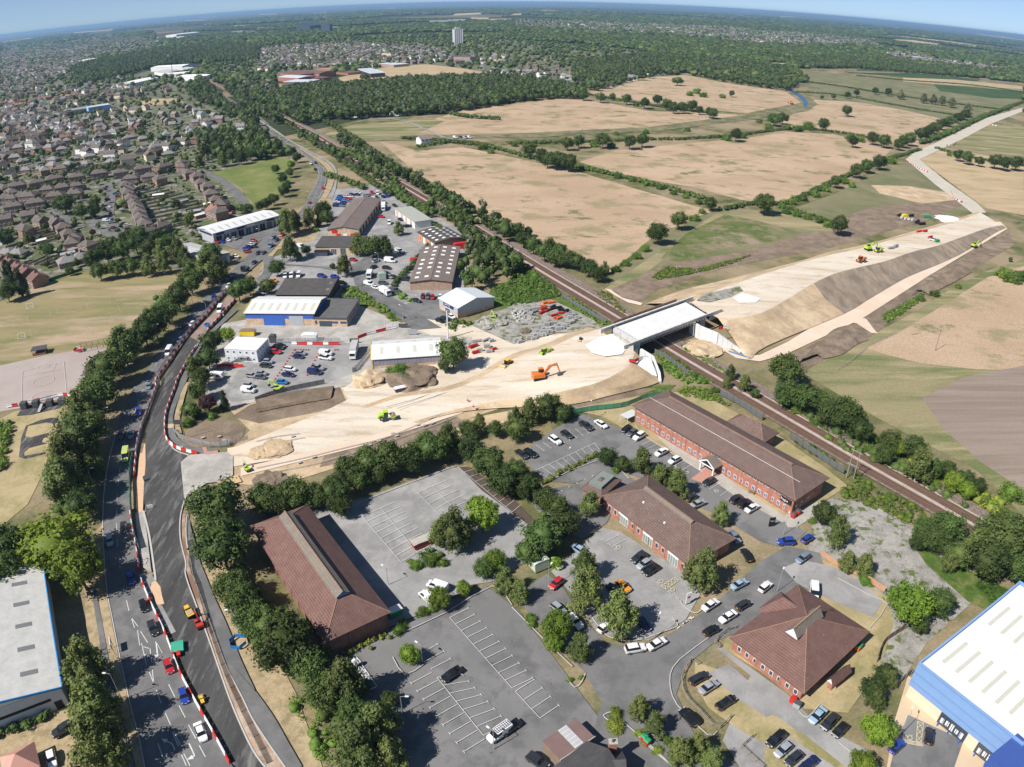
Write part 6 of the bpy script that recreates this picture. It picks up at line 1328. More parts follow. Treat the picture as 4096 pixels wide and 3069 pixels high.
# woods and distant trees: nobody could count them
def blob(kind,seed):
    V,cores=crown_unit(kind,seed,1);return cloudmesh('crown',V,LM[kind],cores)
hid=bpy.data.collections.new('tree_kinds');hid2=bpy.data.collections.new('far_tree_kinds')
for i,k in enumerate('ooowoom'):
    o=bpy.data.objects.new('crown',blob(k if k != 'm' else 'o',900+i));hid.objects.link(o)
for i in range(5):
    g=np.random.default_rng(300+i);V=leafcloud(i,[(g.uniform(-.4,.4),g.uniform(-.4,.4),1.2+g.uniform(-.2,.4)) for _ in range(4)],[.5]*4,9,.28)
    o=bpy.data.objects.new('crown',cloudmesh('crown',V,LM['o' if i != 2 else 'b'],[((0,0,.95),.78,1.1,i)]));hid2.objects.link(o)
def scatter(name,P,S,coll,label,kind='stuff',rot=True):
    """one uncountable mass: each kind of crown or house is repeated on the small faces of a carrier mesh"""
    P=np.asarray(P,float);S=np.asarray(S,float);root=empty(name,(0,0,0),label=label,kind=kind);objs=list(coll.objects);g=np.random.default_rng(len(P));pick=g.integers(0,len(objs),len(P));ratio=float(np.mean(S[:,2]/S[:,0]))
    for k,src in enumerate(objs):
        q=P[pick == k];s=S[pick == k][:,0]/2
        if not len(q): continue
        t=g.uniform(0,6.28,len(q));c,d=np.cos(t)*s,np.sin(t)*s;V=np.zeros((len(q),4,3));V[:,:,2]=q[:,2:3]
        for i,(u,v) in enumerate(((-1,-1),(1,-1),(1,1),(-1,1))): V[:,i,0]=q[:,0]+c*u-d*v;V[:,i,1]=q[:,1]+d*u+c*v
        n=len(q);me=bpy.data.meshes.new(name);me.vertices.add(4*n);me.vertices.foreach_set("co",V.astype(np.float32).ravel());me.loops.add(4*n);me.loops.foreach_set("vertex_index",np.arange(4*n,dtype=np.int32));me.polygons.add(n);me.polygons.foreach_set("loop_start",np.arange(0,4*n,4,dtype=np.int32));me.update(calc_edges=True)
        e=meshobj('places',me,root);e.instance_type='FACES';e.use_instance_faces_scale=True;e.instance_faces_scale=1;e.show_instancer_for_render=False;e.show_instancer_for_viewport=False
        o=meshobj(src.name.split('.')[0],src.data,e);o.scale=(1,1,ratio)
    return root
def wpoly(s): return np.array([(p.x,p.y) for p in pts(s)])
def fill(s,step,seed=0):
    poly=wpoly(s);g=np.random.default_rng(seed);lo=poly.min(0);hi=poly.max(0);X,Y=np.meshgrid(np.arange(lo[0],hi[0],step),np.arange(lo[1],hi[1],step))
    q=np.stack([X.ravel(),Y.ravel()],1)+g.uniform(-.45,.45,(X.size,2))*step;return q[inpoly(q,poly)]
RDP=np.array([(p.x,p.y) for P in (smooth([(a+b)/2 for a,b in zip(LN,RN)],8),smooth([(a+b)/2 for a,b in zip(LC,RC)],8),resample(pts("O 512,236 470,190 400,140 330,118"),12)) for p in P])
RRP=np.array([(p.x,p.y) for p in resample(RCs,8) if p.y < 1000])
far_=lambda p: np.min(np.hypot(*(RDP-p).T)) > 9.5 and np.min(np.hypot(*(RRP-p).T)) > 6.3
def clear(q): return q[np.array([far_(p) for p in q])] if len(q) else q
def wood(name,s,step,r,h,label,seed=0,coll=hid):
    q=clear(fill(s,step,seed));g=np.random.default_rng(seed+1);n=len(q);f=g.uniform(.7,1.25,(n,1));S=np.concatenate([f*r,f*r,f*h/2*g.uniform(.85,1.15,(n,1))],1)
    return scatter(name,np.concatenate([q,np.zeros((n,1))],1),S,coll,label)
wood('woodland',"O 560,218 620,196 720,186 740,190 850,178 1000,172 1110,172 1200,190 1258,205 1255,215 1200,214 1120,222 1010,240 940,248 880,252 800,255 760,262 720,258 650,275 605,268 560,248",7.5,5.6,11.5,"dense dark wood behind the dry meadows",1)
wood('woodland',"O 400,195 460,165 500,205 560,240 600,270 600,300 560,305 520,265 470,235 430,225",7.5,4.6,12,"wood on both sides of the road at the level crossing",2)
wood('woodland',"O 420,300 480,290 560,300 620,330 590,340 520,345 440,345",8,4.4,11,"trees between the estate and the park lawn",3)
wood('woodland',"O 885,420 925,415 1000,450 1045,470 1075,500 1100,530 1120,570 1150,590 1060,620 1000,640 990,600 1010,560 1005,520 960,480 930,470 900,440",6.2,3.6,9,"thick tree belt between the units and the railway",4)
wood('woodland',"O 705,310 750,300 790,320 820,365 870,400 930,435 900,425 850,405 800,370 740,330",8,3.6,8,"tree clumps beside the railway before the meadows",5)
wood('woodland',"O 150,150 250,125 350,110 470,95 560,110 560,135 400,140 330,150 270,165 170,190",10,6,14,"dark wood crossing the left-hand suburbs",6)
wood('woodland',"O 1235,140 1400,120 1560,135 1690,150 1715,170 1700,180 1600,165 1480,155 1420,162 1300,185 1240,180",9,5,12,"wood beyond the farthest pale meadow",7)
wood('woodland',"O 1700,130 1800,125 1950,140 2080,160 2075,168 1950,158 1850,150 1720,148",9,5,12,"long belt of trees beyond the right-hand pastures",8)
wood('woodland',"O 640,262 700,300 760,340 840,362 900,395 960,435 1020,478 1110,520 1100,545 1030,505 960,462 900,420 840,385 780,352 700,318 625,275",6.5,4.1,9.5,"belt of trees and bushes lining the railway upstream of the bridge",9)
for s,w_,h,lab in (("O 150,1110 150,1000 178,900 228,800 300,720 385,632 440,580",9,4.5,"undergrowth under the roadside tree belt"),("O 520,1250 548,1310 592,1395 670,1475 740,1560 800,1640",8,3.5,"undergrowth on the bank below the brick hall"),("O 560,1090 650,1085 740,1050 820,1005 930,975 1010,970 1060,1015 1130,1060 1200,1105 1165,1180",7,3,"undergrowth in the belt under the haul road"),("O 1110,930 1150,905 1220,885",6,2.5,"undergrowth beside the upper office car park"),("O 190,1420 205,1520 225,1640",6,2.5,"undergrowth beside the pale warehouse trees")): hedge(s,w_,h,LM['d'],lab,'undergrowth',26,.3,kind='stuff',seed=int(w_*h*7))
wood('woodland',"O 640,296 720,338 800,378 880,416 960,464 1040,508 1100,556 1135,590 1110,602 1060,574 1010,524 962,480 930,452 900,430 820,394 740,350 650,312",6,4.2,10,"tall dark trees on the town side of the railway",10)
# ---- the far country
far_fields=["E1 1700,120 1990,107 1980,122 1850,130 1710,137","E1 1855,152 2010,153 2010,168 1850,166","E1 2020,165 2206,162 2206,172 2030,175","E1 0,235 200,232 330,238 200,250 0,262","E1 450,118 620,110 610,125 480,128","E1 30,122 180,118 180,126 30,130",
    "E2 0,118 290,115 290,127 0,130","E2 1290,508 1400,512 1540,530 1575,545 1560,562 1450,545 1380,540 1300,515","E2 1700,580 1800,570 1920,580 1880,610 1740,625 1690,605","E2 1400,182 1640,184 1640,190 1400,188","E2 1920,130 2010,132 2010,145 1930,145","E3 655,235 880,255 1000,265 990,275 800,258 660,245","E3 590,262 780,278 780,284 590,268","E3 340,175 520,182 520,188 345,182",
    "E3 970,308 1200,318 1500,350 1900,410 1920,418 1800,415 1500,375 1300,350 1050,325","E3 1085,340 1250,348 1480,380 1450,395 1250,368 1090,348","E3 1000,228 1140,238 1140,243 1000,235","E3 1820,292 2050,320 2206,345 2206,352 2050,330 1820,300","E3 660,618 900,620 1200,635 1160,642 900,640 700,632","E3 0,548 180,548 160,572 200,590 0,580",
    "E0 640,280 900,262 1020,250 1020,262 900,270 640,288","E0 1590,178 1780,170 1780,177 1600,182","E0 1500,196 1580,195 1580,202 1500,204","E0 560,445 760,410 880,395 900,402 720,432 580,455","E0 1220,340 1370,325 1370,332 1230,352","E0 1720,152 1870,147 1870,152 1720,158","E0 1960,118 2080,113 2080,119 1960,123","E3 100,140 240,146 240,150 100,148","E3 400,115 700,125 700,132 420,124","E1 1130,70 1200,68 1200,74 1130,76","E2 650,50 720,50 720,56 650,56","E2 250,85 380,95 380,102 250,100","E0 2010,225 2206,215 2206,228 2010,238","E0 0,370 250,330 350,330 200,355 0,385","E1 1085,470 1180,470 1180,505 1085,500","E2 1560,640 1700,640 1650,648 1560,648"]
M_strawfar=ground('far_stubble',[(.5,.4,.25),(.42,.35,.2)],[.004],speck=(.05,.1))
for i,s in enumerate(far_fields): sheet('distant_field',pts(s),M_strawfar if i not in (3,23,18) else M_dull,.5+.05*i)
sheet('lake',pts("E0 930,340 1060,332 1170,325 1170,338 1080,350 930,348"),flat('pale_blue_lake',(.16,.3,.36),.15),2.5);sheet('lake',pts("E0 1185,276 1250,272 1250,282 1190,286"),MC['pale_blue_lake'],2.55)
FFW=[wpoly(s) for s in far_fields]
resid=[wpoly(s) for s in ("O 0,120 200,130 420,170 500,215 560,250 640,320 625,345 600,330 560,345 480,368 470,390 545,450 470,520 395,585 180,583 0,652","O 480,165 700,170 730,150 1060,160 1250,190 1440,165 1400,110 1000,80 600,95 450,130")]
far_res=[wpoly(s) for s in ("E0 0,400 500,380 900,300 1400,360 1300,440 700,520 0,648","E2 0,180 600,190 1300,215 1900,240 2206,280 2206,400 1700,340 1000,300 0,250","E3 0,270 400,300 900,350 950,390 600,400 200,400 0,380","E3 1010,450 1220,460 1400,500 1800,560 2100,610 1900,610 1500,560 1200,530 1010,490","E1 0,430 500,380 950,380 1500,420 1700,480 1500,560 1000,560 500,500 0,620","E1 1500,480 2206,470 2206,600 1900,600 1500,560")]
keep_out=[wpoly(s) for s in ("O 555,215 620,190 720,180 850,170 1000,165 1110,165 1260,205 1400,172 1480,160 1560,178 1700,198 1740,178 1715,150 1850,147 2060,165 2211,180 2211,700 1100,700 600,290","O 730,168 830,144 920,138 1052,155 1060,172 850,178","O 590,160 760,160 790,180 690,200 600,200","O 280,130 440,125 440,155 390,165 290,170","O 0,100 2,100 2,101","E0 1340,290 2206,255 2206,300 1900,300 1340,365","E1 0,280 2206,170 2206,185 1200,230 600,260 0,295")]
def ring(r0,r1,step,seed):
    g=np.random.default_rng(seed);n=int(1.36*.5*(r1*r1-r0*r0)/step**2);a=g.uniform(-.68,.68,n);r=np.sqrt(g.uniform(r0*r0,r1*r1,n));q=np.stack([r*np.sin(a),r*np.cos(a)],1)
    bad=np.zeros(n,bool)
    for w_ in FFW: bad |= inpoly(q,w_)
    return q[~bad],g
def noise2(q,s,ph):
    return np.sin(q[:,0]/s+ph)*np.sin(q[:,1]/s*1.3+ph*2)+.6*np.sin(q[:,0]/s*2.3+q[:,1]/s*1.7+ph)
for i,(r0,r1,step,rr,hh,coll) in enumerate(((640,1400,11,6.2,10,hid),(1400,3000,14,8.5,11,hid2),(3000,6500,24,13,15,hid2),(6500,15000,62,34,22,hid2))):
    q,g=ring(r0,r1,step,70+i);bad=np.zeros(len(q),bool)
    for w_ in keep_out: bad |= inpoly(q,w_)
    thin=np.zeros(len(q),bool)
    for w_ in resid+far_res: thin |= inpoly(q,w_)
    bad |= thin & (g.uniform(size=len(q)) > (.26,.34,.4,.42)[i])
    bad |= (~thin) & (noise2(q,260*(1+i),i) > (1.25,.95,.6,.25)[i]);thn=thin[~bad];q=q[~bad]
    if i < 2: kp=np.array([far_(p) for p in q]);q=q[kp];thn=thn[kp]
    n=len(q);f=g.uniform(.6,1.25,(n,1))
    th=1.0
    f2=f*np.where(thn,.72,1)[:,None];S=np.concatenate([f2*rr,f2*rr,f2*hh/2],1);scatter('distant_trees',np.concatenate([q,np.zeros((n,1))],1),S,coll,"distant woods and garden trees fading into the haze, band %d" % (i+1))
q=np.concatenate([fill("O 0,250 150,230 300,240 500,300 600,345 480,360 470,400 500,450 440,520 380,560 190,570 0,640",10.5,3)]);g=np.random.default_rng(5);n=len(q);f=g.uniform(.25,.95,(n,1))**1.3
scatter('garden_trees',np.concatenate([q,np.zeros((n,1))],1),np.concatenate([f*3.3,f*3.3,f*3.2],1),hid,"small garden trees and bushes between the near houses")
print('TREES',ntree)
# ---------------------------------------------------------------- houses
RM={'brown': rows('brown_house_tiles',(.13,.108,.096),(.18,.152,.135),.35,1,.8),'grey': rows('grey_house_tiles',(.22,.21,.205),(.28,.27,.26),.35,1,.8),'orange': rows('orange_house_tiles',(.27,.135,.09),(.33,.17,.12),.35,1,.8),'red': rows('dull_red_house_tiles',(.17,.095,.08),(.22,.125,.105),.35,1,.8)}
M_hb=brickmat('house_brick',(.25,.145,.11),(.31,.18,.14),(.35,.28,.22));M_hb2=brickmat('plum_brick',(.2,.11,.09),(.25,.14,.11),(.3,.25,.2))
def house_proto(nm,L,W,ev,rise,hip,roof,wall,nwin=4,two=True,chim=True,porch=False):
    r=empty(nm,(0,0,-500));m=MB();m.box(-L/2,L/2,-W/2,W/2,0,ev);m.build('wall',wall,r)
    m=MB();o=.45;x0,x1,y0,y1=-L/2-o,L/2+o,-W/2-o,W/2+o;z=ev-.05
    if hip:
        h=min(x1-x0,y1-y0)/2*.98;a,b=(x0+h,0,z+rise),(x1-h,0,z+rise);V=[(x0,y0,z),(x1,y0,z),(x1,y1,z),(x0,y1,z),a,b]
        m.quads(V,[(0,1,5,4),(1,2,5),(2,3,4,5),(3,0,4),(3,2,1,0)])
    else:
        V=[(x0,y0,z),(x1,y0,z),(x1,y1,z),(x0,y1,z),(x0,0,z+rise),(x1,0,z+rise)];m.quads(V,[(0,1,5,4),(2,3,4,5),(3,2,1,0)]);m.quads(V,[(3,0,4),(1,2,5)],1)
    rf=m.build('roof',[roof,wall],r)
    if chim:
        m=MB();m.box(-.45,.45,-.9,-.2 if not hip else .3,ev+rise*.5,ev+rise+1.1);m.build('chimney',M_hb,rf)
    ys=-W/2
    for i in range(nwin):
        x=-L/2+L*(i+.5)/nwin
        for zz in ((1.0,3.4) if two else (1.0,)):
            m=MB();m.box(x-.8,x+.8,ys-.12,ys+.02,zz,zz+1.25);m.box(x-.68,x+.68,ys-.15,ys-.1,zz+.14,zz+1.1,1);m.build('window',[M_wfr,M_glass],r)
            if not two or i % 2: m=MB();m.box(x-.7,x+.7,-ys-.02,-ys+.1,zz,zz+1.2);m.box(x-.6,x+.6,-ys+.08,-ys+.13,zz+.1,zz+1.1,1);m.build('window',[M_wfr,M_glass],r)
    if porch: m=MB();m.box(-1,1,ys-1.2,ys,0,2.5);m.build('porch',wall,r)
    return r
HP={'S': house_proto('semi_detached_house',13,8.2,5.2,2.9,True,RM['brown'],M_hb2,4),'D': house_proto('detached_house',9,8.5,5.1,3.0,True,RM['brown'],M_hb,2),'G': house_proto('gabled_house',9.5,8,5.1,2.9,False,RM['brown'],M_hb,3),
      'B': house_proto('bungalow',11,8.5,2.7,2.9,True,RM['grey'],M_hb,3,False),'W': house_proto('white_gabled_house',9,7.5,5.3,3.3,False,RM['grey'],M_whiter,3,porch=True),'O': house_proto('orange_roofed_house',9.5,8,5.0,2.8,False,RM['orange'],M_hb,3),'R': house_proto('terraced_house',7.5,9,5.0,2.6,False,RM['red'],M_hb,2),'T': house_proto('grey_roofed_house',8,8,5.1,3,False,RM['grey'],M_hb,2),
      'N': house_proto('beige_gabled_house',9,8,5.1,3.2,False,RM['brown'],M_cream,3)}
HADJ={'S': 'brown hipped semi-detached pair','D': 'brown hipped detached house','G': 'brown gabled house','B': 'grey hipped bungalow','W': 'white gabled house','O': 'orange roofed house','R': 'dull red roofed terraced house','T': 'grey roofed brick house','N': 'beige gabled house'}
used=set();nh=0
def estate(where,tile,data,z=.05,ang=None,sc=1.0):
    global nh
    it=[];k='S'
    for q in data.split():
        if ',' not in q: k=q;continue
        x,y=(float(v) for v in q.split(',')[:2]);p=G(full(tile,x,y),4);p.z=0;it.append([k,x,p])
    by={}
    for i,a in enumerate(it): by.setdefault(a[0],[]).append(a)
    for k,L in by.items():
        L.sort(key=lambda a: a[1])
        for i,(kk,x,p) in enumerate(L):
            best=None
            for o in it:
                d=(o[2]-p)
                if .5 < d.length < 60 and (best is None or d.length < best.length): best=d
            rz=math.atan2(best.y,best.x) if best is not None and ang is None else (R(ang) if ang is not None else 0)
            if best is not None and best.length < 13: p=p  # neighbours in a row stand shoulder to shoulder
            while rz > math.pi/2: rz -= math.pi
            while rz < -math.pi/2: rz+=math.pi
            pr=HP[k];o=pr if k not in used else copy_tree(pr);used.add(k);nh+=1
            o.location=(p.x,p.y,z);o.rotation_euler=(0,0,rz);s=sc*random.uniform(.92,1.06);o.scale=(s*min(1,(best.length/13.5 if best is not None and k == 'S' else 1)) if k == 'S' else s,s,s)
            props(o,("%s %s from the left %s" % (nth(i+1),HADJ[k],where)) if len(L) > 1 else "%s %s" % (HADJ[k],where),'bungalow' if k == 'B' else 'house','houses '+where)
estate("along the street with front drives",'C0',"S 1100,15 1130,60 1155,100 1178,140 1198,180 1215,225 1245,275 1265,345 1390,300")
estate("in the cul-de-sac below the park",'C0',"D 1885,180 1860,70 1820,25 1905,115 O 1855,170")
estate("round the green with round oaks",'C0',"G 245,205 350,250 490,272 D 545,315 585,360 645,400 625,445 760,465 S 120,130 310,100 90,60 245,45 480,40 640,20 G 40,240")
estate("beside the playing field",'C0',"R 10,590 85,625 160,665 230,705 320,745 B 150,500 60,500 580,570 700,540")
estate("in the long row facing the street end",'D0',"S 150,1180 320,1150 470,1120 665,1100 860,1070 1045,1060 1235,1030 1415,1015 D 1570,975 1580,1010")
estate("in the row behind the street end",'D0',"S 410,1210 540,1195 660,1175 640,1235 1130,1115 1300,1095 200,1265 60,1285 D 1090,1175 1115,1215 1630,1065 1700,1095 1740,1150 1790,1180 1840,1245 1380,1120")
estate("beside the tall conifers",'D0',"S 30,1195 -60,1180 100,1240 B 220,1020 330,1010 170,1025")
estate("in the bungalow streets",'D0',"B 30,830 120,812 205,795 300,790 410,782 245,850 215,890 190,945 530,840 495,885 460,930 590,970 640,922 770,900 740,965 770,805 890,780 1010,790 905,855 935,885 960,950 1345,795 1450,880 1230,842 1110,742 1240,752 O 560,755 W 720,740")
estate("around the middle closes",'D0',"W 130,600 60,620 350,590 420,602 280,645 345,665 200,565 T 580,622 690,640 740,600 1000,632 1150,655 R 400,690 690,682 1140,690 1200,660 W 500,712 1140,610 T 1215,622")
estate("of the pale new estate",'D0',"T 1400,555 1510,555 1590,480 1630,500 1420,600 1450,622 1490,645 1690,625 W 1700,530 1740,560 1640,690 1660,715 1790,650 1870,680 2080,665 T 1800,615 1850,570 1740,745 1690,770 1820,775 1870,600")
estate("next to the grey supermarket",'D0',"N 740,570 785,575 870,545 980,560 990,525 1100,500 1150,520 1190,520 1260,495 G 1040,430 880,412 950,425")
estate("in the orange terraces",'D0',"O 60,455 110,470 155,478 200,472 200,442 270,452 350,422 420,412 490,425 590,402 640,398 700,402 760,390 450,382 20,462 540,400")
estate("up the left-hand hillside",'D0',"G 830,352 820,330 960,392 1110,372 1200,382 1430,322 1455,345 1690,290 1790,292 1750,342 1000,182 1045,205 780,285 640,212 700,205 760,200 820,195 880,192 600,240 660,248 720,225 380,255 430,245 200,265 260,262 140,262 350,370 300,395 130,395 180,385 560,340 480,372 30,330 90,345")
estate("in the brick terrace beside the crossing",'D0',"T 2040,252 2080,268 2120,282 2160,300 2195,330 1900,600")
estate("in the terrace left of the school",'D1',"T 20,282 60,292 105,312 165,342 20,345 60,372 130,330 0,250 70,255 110,275")
estate("behind the dry school field",'D1',"G 190,32 260,28 330,40 410,50 480,60 560,30 190,65 300,105 440,98 240,110 500,115 330,130 620,80 700,60 T 915,105 985,100 1220,110 1285,110 1355,105 1415,100 1060,40 1180,55 1340,35 1440,20 1500,30 W 1550,90 1600,85 1740,85 1800,85 1870,90 1960,85 2040,80 2110,95 1950,150 2050,170 2140,190 2180,215")
estate("in the suburb beyond the wood",'D2',"G 45,128 155,125 205,142 285,148 135,162 205,165 60,165 385,150 360,180 565,172 625,178 520,185 770,200 590,295 T 60,188 110,192 W 145,192 110,220 240,215 295,210 270,242 445,222 490,238 665,215 695,195 705,218 690,282 880,200 925,192 1000,192 1040,210 1100,202 1185,200 1060,242 1020,240 O 870,135 905,142 940,150 1000,155 1040,160 1080,168 1110,175 G 20,95 90,95 180,90 230,70 300,80 340,60")
estate("in the hamlet across the right-hand woods",'E3',"W 1040,460 1080,470 1120,465 1160,475 1210,490 1270,520 1360,530 1400,545 1470,550 1590,535 1650,560 1720,570 1810,600 1960,625")
print('HOUSES',nh)
for k,o in HP.items():
    if k not in used:
        for c in list(o.children_recursive)+[o]: bpy.data.objects.remove(c)
# far suburbs, too many and too small to tell apart
hc=bpy.data.collections.new('far_house_kinds')
for i,(rf,wl_) in enumerate(((RM['brown'],M_hb),(RM['brown'],M_whiter),(RM['grey'],M_hb),(RM['brown'],M_hb2),(RM['grey'],M_whiter),(RM['brown'],M_cream))):
    m=MB();m.box(-6,6,-4,4,0,5.2,1);V=[(-6.4,-4.4,5.1),(6.4,-4.4,5.1),(6.4,4.4,5.1),(-6.4,4.4,5.1),(-6.4 if i % 2 else -3,0,8.2),(6.4 if i % 2 else 3,0,8.2)]
    m.quads(V,[(0,1,5,4),(1,2,5),(2,3,4,5),(3,0,4)]);m.box(-.5,.5,-.4,.4,7,9.3,1)
    me=m.mesh('house',[rf,wl_]);o=bpy.data.objects.new('house',me);hc.objects.link(o)
Q=[]
for w_,st in [(wpoly("D0 0,0 500,0 1000,0 1300,60 1150,180 1000,260 800,180 560,200 300,330 0,420"),22),(wpoly("D0 0,420 300,330 600,300 1000,330 1200,300 1350,330 1200,400 900,440 560,520 300,520 0,560"),24),(wpoly("E1 0,430 450,395 950,385 1300,410 1600,430 1650,480 1500,520 1100,560 1000,600 880,560 700,590 480,600 200,590 0,640"),21),(wpoly("E1 1500,480 1700,500 2206,480 2206,560 1800,560 1500,550"),22)]+[(wpoly("D0 0,640 500,600 1000,700 1500,760 1700,900 1400,980 700,1060 0,1150"),17),(wpoly("D0 0,540 300,520 600,560 1000,640 600,700 0,660"),17),(wpoly("C0 0,330 180,330 400,520 300,620 0,560"),17)]+[(w__,26) for w__ in far_res[:4]]:
    g=np.random.default_rng(len(Q)+3);lo=w_.min(0);hi=w_.max(0);X,Y=np.meshgrid(np.arange(lo[0],hi[0],st),np.arange(lo[1],hi[1],st*1.15));q=np.stack([X.ravel(),Y.ravel()],1)+g.uniform(-4,4,(X.size,2));q=q[inpoly(q,w_)];q=q[g.uniform(size=len(q)) < .68];Q.append(q)
Q=np.concatenate(Q);own=np.array([(o.location.x,o.location.y) for o in C.objects if o.get('category') in ('house','bungalow')]);
keep=np.array([np.min(np.hypot(*(own-q).T)) > 13 for q in Q]);Q=Q[keep];print('FAR HOUSES',len(Q))
scatter('distant_houses',np.concatenate([Q,np.zeros((len(Q),1))],1),np.ones((len(Q),3)),hc,"rows of small far suburban houses fading toward the horizon",rot=3.14)
# garden fences, sheds and conservatories between the near houses
fm=MB();g=np.random.default_rng(8)
for s,n,L in (("C0 1260,60 1560,300",9,16),("C0 1560,60 1760,200",6,14),("C0 300,330 480,420",6,14),("C0 330,600 600,620",5,15),("D0 1200,1200 1500,1270",5,15),("D0 700,1020 1200,1020",12,18),("D0 400,1000 700,1060",8,18)):
    a,b_=pts(s);d=(b_-a).normalized();nn=Vector((-d.y,d.x,0))
    for i in range(n+1):
        p=a.lerp(b_,i/n);fm.bar(p-nn*L/2+Vector((0,0,.9)),p+nn*L/2+Vector((0,0,.9)),.1,1.3)
props(fm.build('garden_fencing',flat('silvered_garden_timber',(.33,.28,.23),var=.25)),"weathered timber garden fences between the near houses",None,None,'stuff')
shed_r=[]
for i,(s,sz,mt,lab) in enumerate((("C0 1370,50",(8,3),M_whp,"long white garden outbuilding roof behind the front drives"),("C0 215,345",(9,4),M_greenp,"long garden shed with a green roof"),("C0 360,445",(6,3.5),M_whp,"white flat roofed garden shed"),("C0 1590,100",(6,3),M_galv,"grey flat garden shed roof beside the blue paddling pool"),
    ("C0 1530,215",(5,3.5),M_galv,"grey garden shed in the middle of the gardens"),("C0 1700,190",(5,3),M_galv,"small grey shed nearest the cul-de-sac"),("C0 590,560",(8,4),M_galv,"pale flat roofed garage beside the copse"),("C0 1720,225",(7,3.5),M_whp,"white rounded greenhouse near the trade unit"),("C0 640,520",(6,4),M_galv,"grey garage roof at the edge of the copse"),("C0 1540,130",(5,2.5),M_wood,"brown shed among the tidy back gardens"),("C0 1790,130",(5,4),M_whp,"white conservatory behind the orange roofed house"))):
    p=pt(s);e=empty('garden_shed',(p.x,p.y,0),R(20+13*i % 60),label=lab,cat='shed');m=MB();m.box(-sz[0]/2,sz[0]/2,-sz[1]/2,sz[1]/2,0,2.2);m.build('wall',M_wood,e);m=MB();m.prism([(-sz[1]/2-.2,2.2),(sz[1]/2+.2,2.2),(0,3.0)],-sz[0]/2-.2,sz[0]/2+.2,0,Matrix.Rotation(math.pi/2,4,'Z'));m.build('roof',mt,e)
# ---------------------------------------------------------------- vehicles
PAINT={'black': (.012,.012,.014),'dark': (.03,.032,.038),'grey': (.1,.105,.115),'silver': (.42,.44,.47),'white': (.8,.8,.8),'red': (.5,.02,.025),'darkred': (.16,.02,.025),'blue': (.02,.055,.33),'navy': (.012,.02,.09),'lightblue': (.3,.42,.55),'bluegrey': (.16,.22,.3),'orange': (.8,.3,.02),'lime': (.45,.62,.1),'ambulance': (.5,.6,.16),'sky': (.03,.2,.5)}
M_tyre=flat('tyre_rubber',(.02,.02,.02));M_rim=flat('wheel_rim',(.3,.3,.31),.4,.5);M_cglass=glassmat('vehicle_glass',(.012,.016,.02),.05);M_lamp=glassmat('headlight_glass',(.6,.62,.65),.1);M_tail=flat('tail_light',(.4,.01,.01),.3);M_platey=flat('rear_number_plate',(.75,.6,.05));M_platew=flat('front_number_plate',(.8,.8,.78))
# profiles: stations along the length (x from the tail, belt height, roof height, half width, roof half width)
PROF={
 'hatch': (4.1,[(0,.75,.75,.78,.7),(.12,.92,.95,.84,.66),(.55,.95,1.42,.87,.62),(1.6,.95,1.48,.88,.64),(2.5,.93,1.42,.88,.62),(3.05,.92,.95,.87,.7),(3.9,.78,.8,.82,.68),(4.1,.55,.6,.7,.6)]),
 'saloon': (4.7,[(0,.78,.8,.8,.7),(.15,.95,1.0,.86,.7),(.85,.96,1.0,.88,.68),(1.45,.94,1.38,.89,.6),(2.4,.92,1.43,.9,.62),(3.0,.92,1.36,.9,.6),(3.6,.9,.92,.89,.7),(4.5,.74,.77,.84,.68),(4.7,.55,.6,.72,.6)]),
 'suv': (4.5,[(0,.9,.9,.84,.74),(.1,1.1,1.15,.9,.72),(.5,1.12,1.66,.93,.7),(1.8,1.1,1.7,.94,.7),(2.7,1.08,1.62,.94,.68),(3.25,1.06,1.08,.93,.74),(4.25,.92,.95,.88,.74),(4.5,.6,.65,.76,.64)]),
 'estate': (4.6,[(0,.8,.8,.8,.7),(.12,.95,1.0,.86,.68),(.5,.95,1.42,.88,.64),(2.2,.94,1.47,.9,.64),(2.95,.92,1.4,.9,.62),(3.5,.9,.93,.89,.7),(4.4,.76,.8,.84,.7),(4.6,.55,.6,.72,.6)]),
 'van': (5.1,[(0,1.25,1.3,.92,.86),(.06,1.3,1.95,.96,.86),(2.6,1.3,2.0,.97,.86),(3.6,1.2,1.94,.97,.82),(4.25,1.1,1.15,.95,.8),(4.9,.92,.95,.9,.78),(5.1,.6,.65,.78,.66)]),
 'tallvan': (5.9,[(0,1.4,1.45,.98,.92),(.06,1.45,2.45,1.0,.9),(3.6,1.45,2.5,1.0,.9),(4.4,1.25,2.3,.99,.84),(5.0,1.15,1.2,.97,.82),(5.7,.95,.98,.92,.8),(5.9,.6,.65,.8,.68)]),
 'pickup': (5.2,[(0,1.0,1.02,.9,.82),(.1,1.05,1.08,.93,.85),(1.7,1.05,1.1,.94,.85),(2.0,1.05,1.68,.94,.7),(3.2,1.05,1.72,.94,.7),(3.9,1.02,1.05,.93,.78),(4.95,.92,.95,.9,.78),(5.2,.6,.65,.78,.66)])}
